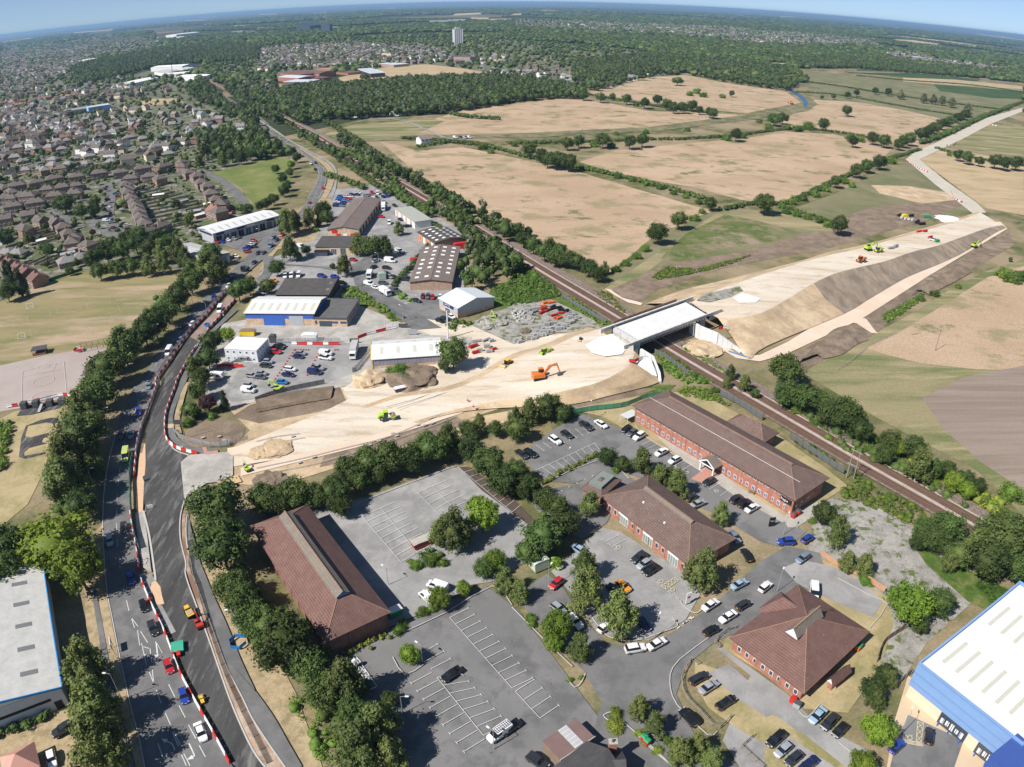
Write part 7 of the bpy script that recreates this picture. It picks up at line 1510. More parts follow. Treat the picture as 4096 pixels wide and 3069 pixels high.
def car_meshes(kind):
    L,S=PROF[kind];body=MB();glass=MB();zl=.22;van=kind in ('van','tallvan')
    sec=[]
    for x,zb,zr,w_,wr in S:
        X=x-L/2;sec.append([(X,-w_*.9,zl),(X,-w_,.5),(X,-w_,zb*.85),(X,-w_*.97,zb),(X,-wr,zr),(X,wr,zr),(X,w_*.97,zb),(X,w_,zb*.85),(X,w_,.5),(X,w_*.9,zl)])
    n=10
    for i in range(len(sec)-1):
        a,b=sec[i],sec[i+1];cab=(S[i][2]-S[i][1] > .2) or (S[i+1][2]-S[i+1][1] > .2);both=(S[i][2]-S[i][1] > .2) and (S[i+1][2]-S[i+1][1] > .2)
        for j in range(n-1):
            q=[a[j],b[j],b[j+1],a[j+1]];side=j in (3,5);top=j == 4
            rear=S[i][0] < .6
            gl_=(side and cab and (not van or i >= 2)) or (top and cab and not both and not (van and rear))
            (glass if gl_ else body).poly(q[::-1] if 0 else q)
        body.poly([a[0],a[9],b[9],b[0]])
    body.poly(sec[0][::-1] if 0 else sec[0]);body.poly(sec[-1][::-1])
    if kind == 'pickup': glass.box(.1-L/2,1.6-L/2,-.75,.75,1.085,1.1)
    return L,body,glass
def wheelmesh(r=.33,w_=.22):
    m=MB();m.tube((0,-w_/2,0),(0,w_/2,0),r,n=14);m.tube((0,-w_/2-.01,0),(0,w_/2+.01,0),r*.62,n=10,mi=1);return m.mesh('wheel',[M_tyre,M_rim])
WM=wheelmesh();CP={};CS={}
def car_proto(kind,colour,roofblack=False):
    key=(kind,colour)
    if key in CP: return CP[key],False
    L,body,glass=car_meshes(kind);e=empty({'tallvan': 'panel_van','van': 'van','pickup': 'pickup_truck'}.get(kind,kind if kind not in ('hatch','saloon','estate') else 'parked_car' if 0 else 'car'),(0,0,0))
    paint=carpaint('paint_'+colour,PAINT[colour]);b=body.build('body',paint,e);glass.build('windows',M_cglass,e);w_=PROF[kind][1][3][3]
    for x in (-L/2+.78,L/2-.85):
        for y in (-w_+.08,w_-.08): o=meshobj('wheel',WM,e);o.location=(x,y,.33)
    z=.66 if kind in ('hatch','saloon','estate') else .8
    for y in (-.62,.62):
        m=MB();m.box(L/2-.24,L/2-.03,y-.17,y+.17,z-.08,z+.07);m.build('headlight',M_lamp,e);m=MB();m.box(-L/2-.02,-L/2+.1,y-.16+(.05 if y > 0 else -.05),y+.16+(.05 if y > 0 else -.05),z+.0,z+.18);m.build('tail_light',M_tail,e)
    m=MB();m.box(-L/2-.03,-L/2+.02,-.26,.26,.52,.64);m.build('rear_number_plate',M_platey,e);m=MB();m.box(L/2-.05,L/2+.03,-.26,.26,.38,.5);m.build('front_number_plate',M_platew,e)
    for y in (-1,1): m=MB();m.box(.55 if kind not in ('van','tallvan') else L/2-1.5,.75 if kind not in ('van','tallvan') else L/2-1.3,y*(w_-.02)-.1,y*(w_-.02)+.1,.9,1.05);m.build('wing_mirror',paint,e)
    if roofblack: pass
    CP[key]=e;return e,True
def car_simple(kind,colour):
    key=(kind,colour)
    if key in CS: return CS[key]
    L,body,glass=car_meshes(kind);m=MB();m.quads(body.v,body.f,0);m.quads(glass.v,glass.f,1);w_=PROF[kind][1][3][3]
    for x in (-L/2+.78,L/2-.85):
        for y in (-w_+.08,w_-.08): m.tube((x,y-.11,.33),(x,y+.11,.33),.33,n=8,mi=2)
    CS[key]=m.mesh('car',[carpaint('paint_'+colour,PAINT[colour]),M_cglass,M_tyre]);return CS[key]
CN={'hatch': 'hatchback','saloon': 'saloon car','suv': 'SUV','estate': 'estate car','van': 'van','tallvan': 'high roofed van','pickup': 'pickup'}
CAT={'van': 'van','tallvan': 'van','pickup': 'pickup'}
cars=[]
def fleet(where,data,full_=True,z=.47,group=None,verb='parked'):
    """'A1 765,805>605,915 saloon black' ..."""
    tile=None;out=[];tk=data.split();i=0
    while i < len(tk):
        if '>' not in tk[i]: tile=tk[i];i+=1;continue
        a,b=tk[i].split('>');kind,colour=tk[i+1],tk[i+2];i+=3
        p=G(full(tile,*[float(v) for v in a.split(',')]),z+.5);q=G(full(tile,*[float(v) for v in b.split(',')]),z+.5);out.append([kind,colour,p,q,(p+q)/2])
    by={}
    for o in out: by.setdefault((o[0],o[1]),[]).append(o)
    for (kind,colour),L in by.items():
        L.sort(key=lambda o: o[4].x/o[4].y)
        for i,(_,_,p,q,c) in enumerate(L):
            if full_:
                e,first=car_proto(kind,colour)
                if not first: e=copy_tree(e)
            else:
                nm={'tallvan': 'panel_van','van': 'van','pickup': 'pickup_truck','suv': 'suv'}.get(kind,'car');e=meshobj(nm,car_simple(kind,colour))
            zz=q.z-.5 if z > 1 else z
            e.location=(c.x,c.y,zz);e.rotation_euler=(0,0,math.atan2(q.y-p.y,q.x-p.x))
            cn={'dark': 'dark grey','darkred': 'dark red','lightblue': 'light blue','bluegrey': 'blue-grey','ambulance': 'yellow-green','sky': 'bright blue'}.get(colour,colour)
            lab="%s %s %s %s" % (cn,CN[kind],verb,where) if len(L) == 1 else "%s %s %s from the left, %s %s" % (nth(i+1),cn,CN[kind],verb,where)
            for k in ('label','category','group'):
                if k in e: del e[k]
            props(e,lab,CAT.get(kind,'car'),group or ('cars '+verb+' '+where));cars.append(e)
    return out
fleet("down the near stretch of the main road","A0 1115,-15>1145,75 hatch blue 1222,212>1255,322 hatch black 1295,400>1345,527 suv dark 1430,712>1482,862 hatch red 1568,970>1602,1112 hatch blue 1695,1262>1765,1448 saloon white B0 1065,1192>1065,1292 hatch dark 940,1308>952,1395 estate silver",verb='driving')
fleet("on the tree shaded stretch of the main road","B0 1292,0>1275,48 hatch bluegrey 1203,205>1190,288 suv blue 1055,410>1040,482 suv dark 1138,405>1127,470 saloon bluegrey 1097,560>1075,692 tallvan ambulance",verb='driving')
fleet("alongside the red and white barriers","C0 1680,1118>1630,1162 hatch white 1602,1135>1545,1175 suv black 1578,1258>1532,1295 hatch bluegrey 1480,1340>1430,1425 tallvan white 1850,880>1835,945 pickup blue 1985,795>1955,828 hatch white 2012,735>1968,755 saloon dark 2205,590>2170,628 saloon dark",verb='driving')
fleet("inside the works between the barriers","C0 1912,985>1880,1052 tallvan white",verb='stopped')
fleet("outside the tiled kiosk at bottom left","A0 605,1298>480,1370 suv dark 432,1522>458,1648 hatch white")
fleet("in the large car park","A1 1765,802>1602,912 saloon black 2190,1300>2005,1430 van white")
fleet("beyond the maple above the large car park","A1 1620,120>1505,80 van white 1520,235>1440,165 van white")
fleet("on the lane beside the large car park","A2 345,250>452,330 hatch silver 478,348>600,462 suv white 20,1290>-60,1345 saloon black 150,1560>290,1660 suv dark")
fleet("on the bend by the grassed corner","A2 970,652>1155,620 suv white 1178,632>1318,558 saloon white")
fleet("along the office access road","A2 1658,512>1778,448 hatch black 1920,325>1800,398 saloon white 1928,295>2058,222 hatch dark 1648,300>1775,218 saloon white 1895,115>2022,48 saloon lightblue 2125,150>2240,55 hatch white",verb='queued')
fleet("in the fenced bays opposite the pyramid roof","A2 1532,932>1688,848 estate dark 1620,1015>1768,920 saloon silver 1768,1148>1918,1052 saloon black 1578,1288>1468,1170 suv black")
fleet("on the forecourt under the birches","A2 893,55>1018,145 hatch orange 838,98>950,165 saloon navy 1105,385>1165,468 hatch navy 765,475>845,415 hatch white 425,35>338,112 hatch red")
fleet("in the bays beside the striped lawn","A3 145,1350>-10,1482 suv black 202,1445>55,1572 hatch silver 290,1525>150,1642 hatch dark 405,1588>280,1690 saloon navy 495,1145>360,1280 saloon lightblue 605,1190>455,1345 saloon dark 688,1270>552,1408 hatch black")
fleet("by the entrance of the sky blue warehouse","A3 1382,1462>1398,1312 hatch black 1080,1505>1140,1450 hatch blue")
fleet("behind the pyramid roofed building","A3 395,112>398,182 van white")
fleet("in the upper office car park","B2 28,572>138,648 saloon dark 105,558>215,640 saloon black 318,455>425,528 suv white 418,408>522,472 hatch dark 572,322>702,412 pickup dark 712,318>822,385 saloon white")
fleet("along the front of the long office","B2 1038,365>935,422 hatch black 1085,398>988,455 hatch grey 1148,425>1042,488 suv white 1348,562>1228,625 saloon white 1458,632>1342,692 hatch white 1758,812>1635,880 saloon dark 1880,1030>1988,965 suv dark 1942,1072>2068,1000 suv black 2000,1115>2138,1035 saloon white")
fleet("in front of the middle office","B2 1165,1455>1020,1552 suv dark 1208,1515>1068,1602 hatch silver 1275,1562>1125,1655 saloon black 525,1398>645,1475 saloon lightblue 335,1515>415,1588 hatch lime 1542,1062>1665,1012 saloon silver 1515,1005>1578,960 hatch dark")
fleet("around the turning head at the long office","B2 2052,1532>1990,1425 saloon black 1885,1285>1942,1355 saloon bluegrey B3 228,1362>80,1368 suv blue 288,1372>392,1305 hatch blue 365,1458>238,1552 estate bluegrey",verb='left')
fleet("in the site car park behind the cones","C1 115,1378>222,1385 suv red 130,1342>245,1350 suv black 150,1322>262,1330 saloon black 50,1458>155,1468 hatch silver 30,1492>138,1505 estate dark 0,1560>85,1568 saloon silver 0,1592>80,1602 hatch grey 330,1388>442,1396 hatch silver 315,1415>412,1425 hatch navy 235,1522>352,1535 estate white 220,1570>332,1582 saloon navy 175,1635>275,1645 hatch sky 545,1388>660,1398 van white 550,1425>652,1438 pickup white 470,1512>592,1525 pickup silver 450,1552>560,1562 van navy B0 2100,10>2190,20 hatch silver 2085,55>2195,65 van white C0 2130,1580>2206,1590 hatch silver")
fleet("in front of the dark roofed shed","C1 252,702>247,752 van white 307,700>300,745 van white 378,692>358,745 van white 530,722>602,730 suv blue 640,728>712,735 hatch blue 118,765>188,772 hatch orange 108,785>172,793 hatch darkred 70,800>150,808 hatch white 58,822>132,828 saloon grey 18,842>102,850 hatch silver 15,865>102,875 saloon white 718,782>768,788 hatch black 805,582>868,590 hatch red 355,462>422,480 van white",False)
fleet("around the brown gabled unit","C1 1102,592>1212,602 tallvan white 1080,650>1170,660 estate dark 1100,700>1148,708 hatch dark 1140,728>1165,738 hatch silver 1160,732>1212,736 hatch dark 1255,752>1345,760 van dark 1048,782>1142,790 estate grey 998,815>1058,835 saloon white 1148,848>1242,858 van grey 1020,600>1048,590 suv silver 1000,655>1032,640 hatch dark 1200,505>1265,520 van white 1322,660>1380,650 hatch black 1335,592>1412,600 van red 1045,212>1115,218 hatch red 1148,245>1148,292 van white 1222,230>1268,248 hatch navy 1275,300>1345,290 hatch navy 1870,490>1920,500 hatch blue 950,790>1000,800 van white",False)
fleet("beside the grey gabled unit","C1 1442,885>1432,918 hatch darkred 1485,885>1475,922 suv grey 1522,890>1520,926 hatch red 1585,892>1590,922 hatch white 1360,928>1405,945 saloon dark 1555,1100>1618,1122 hatch black 1602,1078>1662,1105 saloon dark 1655,1062>1712,1092 hatch white",False)
fleet("on the main road near the estate junction","C1 242,318>205,338 hatch silver 242,355>203,388 suv red 170,385>130,405 hatch bluegrey 197,400>158,432 hatch dark 145,445>105,488 van bluegrey 85,510>40,542 saloon grey 35,515>0,545 hatch black 475,85>442,108 hatch red D1 480,972>470,988 hatch white 520,970>508,985 suv dark 518,1025>505,1035 saloon black 580,1185>574,1205 suv red 385,902>375,915 hatch dark 92,660>98,668 hatch dark",False,verb='driving')
fleet("outside the white trade unit","C0 1945,408>1990,425 hatch white 1990,395>2045,415 hatch silver 2030,382>2075,400 hatch grey 1845,430>1885,440 suv red 1885,425>1940,440 hatch blue 1815,450>1870,470 pickup navy 2095,515>2165,515 hatch red 2095,488>2150,495 hatch blue 2110,470>2180,478 hatch navy 2130,450>2200,462 hatch white 2160,432>2206,445 hatch silver 2165,415>2206,425 hatch red 2008,552>2062,562 hatch white 2180,470>2206,475 hatch dark",False)
fleet("on the residential street","C0 880,252>958,245 van white 925,268>998,258 estate silver 945,312>1015,308 hatch darkred 1065,292>1132,282 hatch white 1075,325>1130,315 hatch darkred 1112,332>1175,328 saloon dark 338,172>398,168 hatch navy 1038,172>1105,165 hatch navy 925,118>958,142 hatch white 975,18>1015,12 hatch sky 995,42>1035,35 hatch red 1970,125>2020,122 hatch grey 1990,185>2020,170 hatch red 718,412>768,402 suv navy 1045,128>1095,120 hatch dark 665,98>720,92 hatch dark 100,205>140,215 hatch navy D0 395,878>402,868 hatch white 322,945>330,935 hatch navy 410,945>420,935 hatch white 1640,545>1660,540 hatch white",False)
# the packed storage yard: rows of cars nose to tail
lst=[];rr=random.Random(3);cc=['white','silver','blue','navy','red','sky','grey','bluegrey','white','blue','dark']
for a,b_,n,dx in ((("658,118"),"700,38",6,52),("715,120","755,40",6,52),("770,78","800,22",4,52),("850,22","1000,42",3,45),("862,8","960,28",2,40)):
    ax,ay=map(float,a.split(','));bx,by_=map(float,b_.split(','))
    for i in range(n): t=i/max(1,n-1);x=ax+(bx-ax)*t;y=ay+(by_-ay)*t;lst.append("%d,%d>%d,%d hatch %s" % (x,y,x+dx,y+4,rr.choice(cc)))
lst+=["1045,0>1050,28 van white","985,2>1010,22 van red","1080,35>1110,50 hatch navy","1105,28>1150,48 hatch blue","1142,15>1175,35 hatch silver","1020,38>1050,52 saloon dark","1090,5>1130,20 hatch dark","1180,110>1205,125 hatch dark","1090,85>1125,100 hatch black"]
fleet("in the packed storage yard","C1 "+" ".join(lst),False)
fleet("by the farmhouse track","D1 1700,752>1748,758 van white 1690,768>1735,775 saloon silver 1785,755>1830,762 van silver 1830,750>1862,758 van white 1752,748>1785,756 hatch dark",False)
fleet("on top of the embankment","C3 1405,412>1452,420 pickup white",False,z=2.9)
# lorries and the motorhome
def lorry(s,colour,boxc,label,Lb=7.5,hb=3.6,name='lorry',cat='lorry'):
    tile,r_=s.split();a,b_=r_.split('>');p=G(full(tile,*[float(v) for v in a.split(',')]),.5);q=G(full(tile,*[float(v) for v in b_.split(',')]),.5);c=(p+q)/2
    e=empty(name,(c.x,c.y,.46),math.atan2(q.y-p.y,q.x-p.x),label=label,cat=cat);L=Lb+2.2;x0=-L/2
    if boxc: m=MB();m.box(x0,x0+Lb,-1.22,1.22,.95,hb);m.build('cargo_box',boxc,e)
    m=MB();m.box(x0,x0+L-.3,-.9,.9,.6,.94);m.build('chassis',M_dkmetal,e)
    m=MB();m.prism([(x0+Lb+.15,.5),(x0+L,.5),(x0+L,1.6),(x0+L-.25,2.7),(x0+Lb+.15,2.75)],-1.15,1.15);m.build('cab',colour,e)
    m=MB();m.prism([(x0+L-.02,1.6),(x0+L+.04,1.6),(x0+L-.2,2.5),(x0+L-.26,2.5)],-1.0,1.0);m.build('windscreen',M_cglass,e)
    for x in (x0+1.2,x0+2.3,x0+L-1.1):
        for y in (-1.05,1.05): o=meshobj('wheel',WM,e);o.location=(x,y,.48);o.scale=(1.45,1.3,1.45)
    return e
lorry("C1 865,1335>828,1468",carpaint('paint_white',PAINT['white']),M_sheetg,"grey and white box lorry beside the stacked poles in the site yard")
lorry("C1 1105,112>1092,192",MC['paint_white'],M_whp,"white box lorry beside the very long brown unit")
lorry("C1 985,695>968,765",MC['paint_white'],M_whp,"white flat fronted truck on the estate bend",4.6,2.4)
lorry("C0 2145,640>2080,708",carpaint('paint_dark',PAINT['dark']),None,"dark recovery truck with an empty flatbed near the junction",4.2)
lorry("E3 1830,505>1880,515",carpaint('paint_blue',PAINT['blue']),flat('blue_trailer',(.03,.12,.5)),"blue trailer standing by the far field on the right",12)
b_=lorry("C1 1068,855>1162,912",MC['paint_white'],M_whp,"white motorhome parked along the estate road",5.2,2.9,'motorhome','motorhome')
p=pt("C0 1870,1620");e=empty('caravan',(p.x,p.y,.46),R(-5),label="white caravan beside the compound trees",cat='caravan');m=MB();m.prism([(-2.8,.5),(2.6,.5),(3.0,1.4),(2.5,2.4),(-2.5,2.5),(-2.9,1.6)],-1.1,1.1);m.build('body',M_whp,e);m=MB();m.box(-1.8,-.6,-1.14,-1.09,1.3,2.0);m.box(.4,1.8,-1.14,-1.09,1.3,2.0);m.build('windows',M_cglass,e);
for y in (-1.0,1.0): o=meshobj('wheel',WM,e);o.location=(-.2,y,.33)
# ladder rack on the white van in the big car park
for o in cars:
    if o['label'].startswith('white van parked in the large car park'):
        m=MB()
        for y in (-.6,.6): m.bar((-2.2,y,2.12),(1.0,y,2.12),.05)
        for x in np.arange(-2.2,1.1,.45): m.bar((x,-.6,2.12),(x,.6,2.12),.05)
        for y in (-.1,.35): m.bar((-2.3,y,2.2),(1.2,y,2.2),.06)
        m.build('ladder_rack',M_dkmetal,o)
print('CARS',len(cars))
# ---------------------------------------------------------------- construction machines
def heading(s,z=0.5):
    tile,r_=s.split();a,b_=r_.split('>');p=G(full(tile,*[float(v) for v in a.split(',')]),z);q=G(full(tile,*[float(v) for v in b_.split(',')]),z);return (p+q)/2,math.atan2(q.y-p.y,q.x-p.x)
M_lime=flat('lime_green_machine_paint',(.42,.62,.06),.4);M_dorange=flat('orange_machine_paint',(.7,.2,.04),.4);M_dyel=flat('yellow_machine_paint',(.75,.48,.05),.4)
def excavator(s,z,paint,label,k=1.0,boom=R(0),group=None,name='excavator'):
    c,h=heading(s,z);e=empty(name,(c.x,c.y,z),h,label=label,cat='excavator',group=group);e.scale=(k,k,k)
    for y in (-1.05,1.05): m=MB();m.prism([(-1.7,.15),(-1.3,0),(1.3,0),(1.7,.15),(1.85,.45),(1.6,.85),(-1.6,.85),(-1.85,.45)],y-.28,y+.28);m.build('track',M_tyre,e)
    m=MB();m.prism([(-2.0,1.0),(1.3,1.0),(1.3,1.6),(.4,1.9),(-1.9,2.0)],-1.25,1.25);m.build('engine_housing',paint,e)
    m=MB();m.prism([(-.1,1.3),(1.45,1.3),(1.5,2.0),(1.2,2.85),(0,2.9)],.25,1.2);cb=m.build('cab',M_cglass,e);m=MB();m.box(-.1,1.25,.2,1.25,2.86,2.96);m.build('cab_roof',paint,cb)
    m=MB();m.bar((1.0,-.35,1.5),(2.6,-.35,3.9),.4,.5);m.bar((2.5,-.35,3.9),(4.8,-.35,4.1),.4,.45);m.build('boom',paint,e)
    m=MB();m.bar((4.6,-.35,4.3),(5.6,-.35,1.7),.3,.36);m.build('dipper_arm',paint,e)
    m=MB();m.bar((1.5,-.35,1.9),(3.2,-.35,3.6),.14);m.bar((3.4,-.35,4.3),(4.9,-.35,4.6),.14);m.build('hydraulic_ram',M_galv,e)
    m=MB();m.prism([(5.2,1.5),(5.9,1.6),(6.0,.9),(5.5,.3),(4.9,.7)],-.85,.15);m.build('bucket',M_dkmetal,e);return e
def roller(s,z,paint,label,k=1.0):
    c,h=heading(s,z);e=empty('road_roller',(c.x,c.y,z),h,label=label,cat='roller');e.scale=(k,k,k)
    m=MB();m.tube((1.9,-1.0,.78),(1.9,1.0,.78),.78,n=20);m.build('drum',flat('drum_steel',(.45,.38,.27),.4,.3),e)
    m=MB();m.bar((1.9,-1.15,.8),(.2,-1.15,1.0),.14,.3);m.bar((1.9,1.15,.8),(.2,1.15,1.0),.14,.3);m.bar((2.8,-1.15,.9),(2.8,1.15,.9),.14,.4);m.bar((2.8,-1.15,.9),(1.9,-1.15,.9),.14,.3);m.bar((2.8,1.15,.9),(1.9,1.15,.9),.14,.3);m.build('drum_frame',paint,e)
    m=MB();m.prism([(-2.9,.8),(-.9,.8),(-.9,2.0),(-2.4,1.8),(-2.9,1.4)],-.85,.85);m.build('engine_cover',paint,e)
    m=MB();m.prism([(-.9,.8),(.4,.9),(.4,2.5),(-.8,2.6)],-.75,.75);cb=m.build('cab',M_cglass,e);m=MB();m.box(-1.0,.5,-.85,.85,2.6,2.75);m.build('cab_roof',paint,cb)
    for y in (-.95,.95): o=meshobj('wheel',WM,e);o.location=(-1.7,y,.75);o.scale=(2.2,2.0,2.2)
    return e
def dumper(s,z,paint,label,k=1.0):
    c,h=heading(s,z);e=empty('dumper_truck',(c.x,c.y,z),h,label=label,cat='dumper');e.scale=(k,k,k)
    m=MB();m.prism([(.2,1.0),(1.9,1.0),(2.7,1.9),(2.3,2.0),(.1,2.1)],-1.0,1.0);m.build('skip',paint,e);m=MB();m.box(.3,2.2,-.85,.85,2.02,2.12);m.build('load',M_sanddk,e)
    m=MB();m.box(-2.2,.3,-.6,.6,.6,1.3);m.build('chassis',paint,e);m=MB();m.prism([(-1.5,1.3),(-.1,1.3),(-.1,2.6),(-1.4,2.6)],-.6,.6);cb=m.build('cab',M_cglass,e);m=MB();m.box(-1.55,0,-.7,.7,2.6,2.72);m.build('cab_roof',paint,cb)
    for x in (-1.4,1.3):
        for y in (-.95,.95): o=meshobj('wheel',WM,e);o.location=(x,y,.6);o.scale=(1.85,1.9,1.85)
    return e
excavator("C2 170,1625>300,1610",2.9,M_dorange,"orange tracked excavator with its arm stretched over the sand",1.25)
excavator("C3 835,505>890,500",4.3,M_lime,"lime green excavator with raised arm on top of the embankment",1.05)
excavator("C3 1755,480>1800,475",.7,M_lime,"lime green excavator alone on the lower stone track",.95)
excavator("A0 1770,540>1680,350",.5,flat('red_machine_paint',(.5,.05,.04),.4),"small red excavator reaching into a dumper on the new carriageway",.62)
excavator("B0 2180,800>2090,700",.5,M_lime,"small lime digger beside the new junction kerb",.5)
excavator("C1 2080,1150>2030,1095",.6,M_lime,"lime green excavator behind the rubble heap in the storage yard",.8)
excavator("D3 215,470>190,465",.6,M_dorange,"tiny orange excavator on the bank of the winding brook",1.2)
roller("B1 1045,315>1210,290",.9,M_lime,"lime green road roller with a large steel drum on the haul road")
roller("C1 2206,1475>2110,1540" ,2.2,M_dyel,"yellow road roller west of the orange excavator")
roller("C2 600,1265>575,1305",5.2,flat('red_machine_paint',(.5,.05,.04),.4),"small red and black roller near the top of the ramp",.5)
roller("A0 1760,1130>1725,1030",.5,M_dyel,"tiny yellow roller beside the barrier on the new carriageway",.42)
dumper("C2 240,1420>335,1385",3.6,M_lime,"lime green dumper with a pale load by the block stacks")
dumper("C3 920,525>980,515",4.0,M_lime,"lime green dumper behind the green embankment excavator",1.1)
dumper("C3 765,612>832,598",4.6,M_dorange,"orange dumper truck on the crest of the embankment",1.2)
dumper("A0 1600,290>1670,395",.5,M_dyel,"small yellow dumper being loaded on the new carriageway",.75)
excavator("B1 250,75>140,45",.55,M_lime,"lime green telescopic handler parked by the site car park fence",.8,name='telehandler')
# ---------------------------------------------------------------- barriers, fences, posts and site clutter
def barmesh(col_):
    m=MB();m.prism([(-.25,0),(.25,0),(.2,.25),(.09,.45),(.09,1.0),(-.09,1.0),(-.09,.45),(-.2,.25)],-1.0,1.0,0,Matrix.Rotation(0,4,'Z'));return m.mesh('barrier',col_)
BM={'r': barmesh(M_redp),'w': barmesh(M_whp)}
nb=0
def barriers(s,where,z=ZR,pat='rw',step=2.08,seg=None):
    global nb
    P=smooth(pts(s),5);Q=resample(P,step)
    for i,(a,b) in enumerate(zip(Q,Q[1:])):
        k=pat[i % len(pat)];o=meshobj('road_barrier',BM[k]);c=(a+b)/2;o.location=(c.x,c.y,z if a.z == 0 else c.z);o.rotation_euler=(0,0,math.atan2(b.y-a.y,b.x-a.x)-math.pi/2);nb+=1
        cn='red' if k == 'r' else 'white';props(o,"%s plastic road barrier segment %s" % (cn,where),'barrier',"%s barriers %s" % (cn,where))
barriers("A0 1990,1640 1850,1380 1680,1080 1550,830 1425,500 1300,240 1210,20","on the near stretch of the main road",pat='rww')
barriers("B0 1205,1620 1180,1420 1135,1180 1128,1080","beside the green netting")
barriers("B0 1160,820 1175,640 1190,500 1240,340 1300,180 1350,40 C0 1345,1640 1480,1450 1620,1240 1780,1070 1960,860","along the fenced main road")
barriers("B0 1705,618 1620,600 1520,565 1440,490 1425,400 1440,250 1520,30 C0 1530,1640 1620,1470 1700,1340","round the new junction corner")
barriers("C0 1800,1195 1880,1110 1960,1020 2030,940","at the top of the works")
barriers("C1 878,1272 960,1240 1060,1215 1140,1195 1230,1178","across the factory yard",pat='rrww')
barriers("C1 310,1322 420,1325 520,1325 640,1325 755,1325","behind the site car park",pat='wrr')
barriers("D3 1210,975 1290,1020 1380,1062","at the bend of the works track",pat='rw',z=.5)
barriers("D3 1540,830 1600,830 1622,800","in a loop beside the works track",z=.5);barriers("C3 1575,5 1610,70 1690,105","where the track meets the embankment",z=.5)
barriers("D3 1920,650 1985,662","far up the works track",z=.5)
barriers("C2 1010,1465,6 1050,1470,6 1115,1440,6 1180,1435,5.9","at the lip of the west ramp",pat='rrww');barriers("C2 1780,1190,5.2 1840,1175,5.4 1875,1165,5.5","on the east bridge approach",pat='rw')
barriers("B0 60,215 120,205 180,198","left of the climbing frame",pat='wrrw');barriers("B0 250,175 330,160 410,140 480,120 540,112 580,112 635,125","behind the climbing frame",pat='wrwww')
barriers("C0 1870,1520 1950,1512 2030,1520 2120,1515","beside the white site cabins",pat='r');barriers("C0 640,1385 670,1360 715,1362 722,1380 680,1390 640,1385","in a ring on the playing field edge",pat='rw')
def fence(s,h,mat,label,post=2.5,rails_=2,name='fence',z=.4,panel=None,n=4,w_=.06):
    P=smooth(pts(s),n);Q=resample(P,post);e=empty(name,(Q[0].x,Q[0].y,0),label=label,cat='fence');o=Q[0].copy();m=MB()
    for q in Q: d=q-o;m.box(d.x-w_,d.x+w_,d.y-w_,d.y+w_,z,z+h)
    e_=m.build('posts',mat,e);e_['kind']='stuff';m=MB()
    for a,b in zip(Q,Q[1:]):
        if panel: m.bar(a-o+Vector((0,0,z+h*.5)),b-o+Vector((0,0,z+h*.5)),.04,h*.92)
        else:
            for k in range(rails_): zz=z+h*(.35+.6*k/max(1,rails_-1));m.bar(a-o+Vector((0,0,zz)),b-o+Vector((0,0,zz)),.05,.1)
    m.build('panels' if panel else 'rails',panel or mat,e);return e
def meshmat(name,c,a):
    m,n,l,b=_new(name);b.inputs["Base Color"].default_value=rgb(c);b.inputs["Roughness"].default_value=.6;t=n.new("ShaderNodeBsdfTransparent");x=n.new("ShaderNodeMixShader");x.inputs[0].default_value=a
    l.new(t.outputs[0],x.inputs[1]);l.new(b.outputs[0],x.inputs[2]);l.new(x.outputs[0],n["Material Output"].inputs["Surface"]);MC[name]=m;return m
M_mesh=meshmat('steel_mesh',(.42,.43,.44),.4);M_net=meshmat('green_debris_netting',(.05,.3,.2),.75);M_palis=meshmat('dark_palisade_bars',(.16,.17,.18),.72)
M_pale_wood=flat('silvered_timber',(.33,.28,.23),var=.25);M_lap=rows('orange_lap_panels',(.5,.26,.15),(.56,.32,.2),.15,2,.7)
fence("B0 1180,620 1230,400 1300,200 1380,0 C0 1370,1590 1500,1400 1640,1215 1790,1050 1965,850",2,M_galv,"tall mesh fence lining the barriers on the main road",3,panel=M_mesh)
fence("B0 1205,1440 1160,1280 1140,1130 1135,980 1128,800 1150,650",2,M_galv,"green netted fence between live road and works",3,name='netted_fence',panel=M_net)
fence("A0 2300,1640 2050,1130 1930,850 1830,560 1760,330 1690,80 1640,-20 B0 1640,1500 1620,1330",1.4,M_galv,"mesh panel fence between new kerb and footway",3.4,panel=M_mesh)
fence("B0 1500,420 1560,480 1680,520 1850,555 2000,540 2206,470",1.6,M_galv,"mesh fence curving round the brown soil at the junction",3,panel=M_mesh)
fence("A2 1535,745 1600,785",1.1,M_pale_wood,"short timber rail fence end by the parked estate",1.8);fence("A2 1535,750 1470,860 1455,960 1500,1080 1620,1200 1765,1340 1900,1215",1.1,M_pale_wood,"curved timber rail fence round the first grass island",1.8,3)
fence("A2 1970,1500 2100,1380",1.1,M_pale_wood,"timber rail fence at the corner of the second grass island",1.8,3);fence("A2 1970,1505 2070,1600 2160,1680",1.1,M_pale_wood,"timber rail fence running off the bottom of the picture",1.8,3)
fence("A2 1745,600 1790,640 1740,590 1900,465 1935,490",1.1,M_pale_wood,"timber rail fence beside the pyramid roofed building",1.8,3)
fence("B3 450,1490 530,1550 610,1605 A3 800,30 870,75 1030,185",1.7,M_slab,"orange lap panel fence with concrete posts beside the rubble",2,panel=M_lap,n=2)
fence("A3 930,760 955,660 1000,590 1100,520 1200,455",1.7,M_pale_wood,"brown lap fence curving round the corner of the lawn",2,panel=flat('brown_lap_panel',(.26,.16,.11)))
fence("A3 1090,985 1150,920 1245,850",1.8,M_galv,"grey steel fence running to the corner of the blue warehouse",2,panel=M_palis)
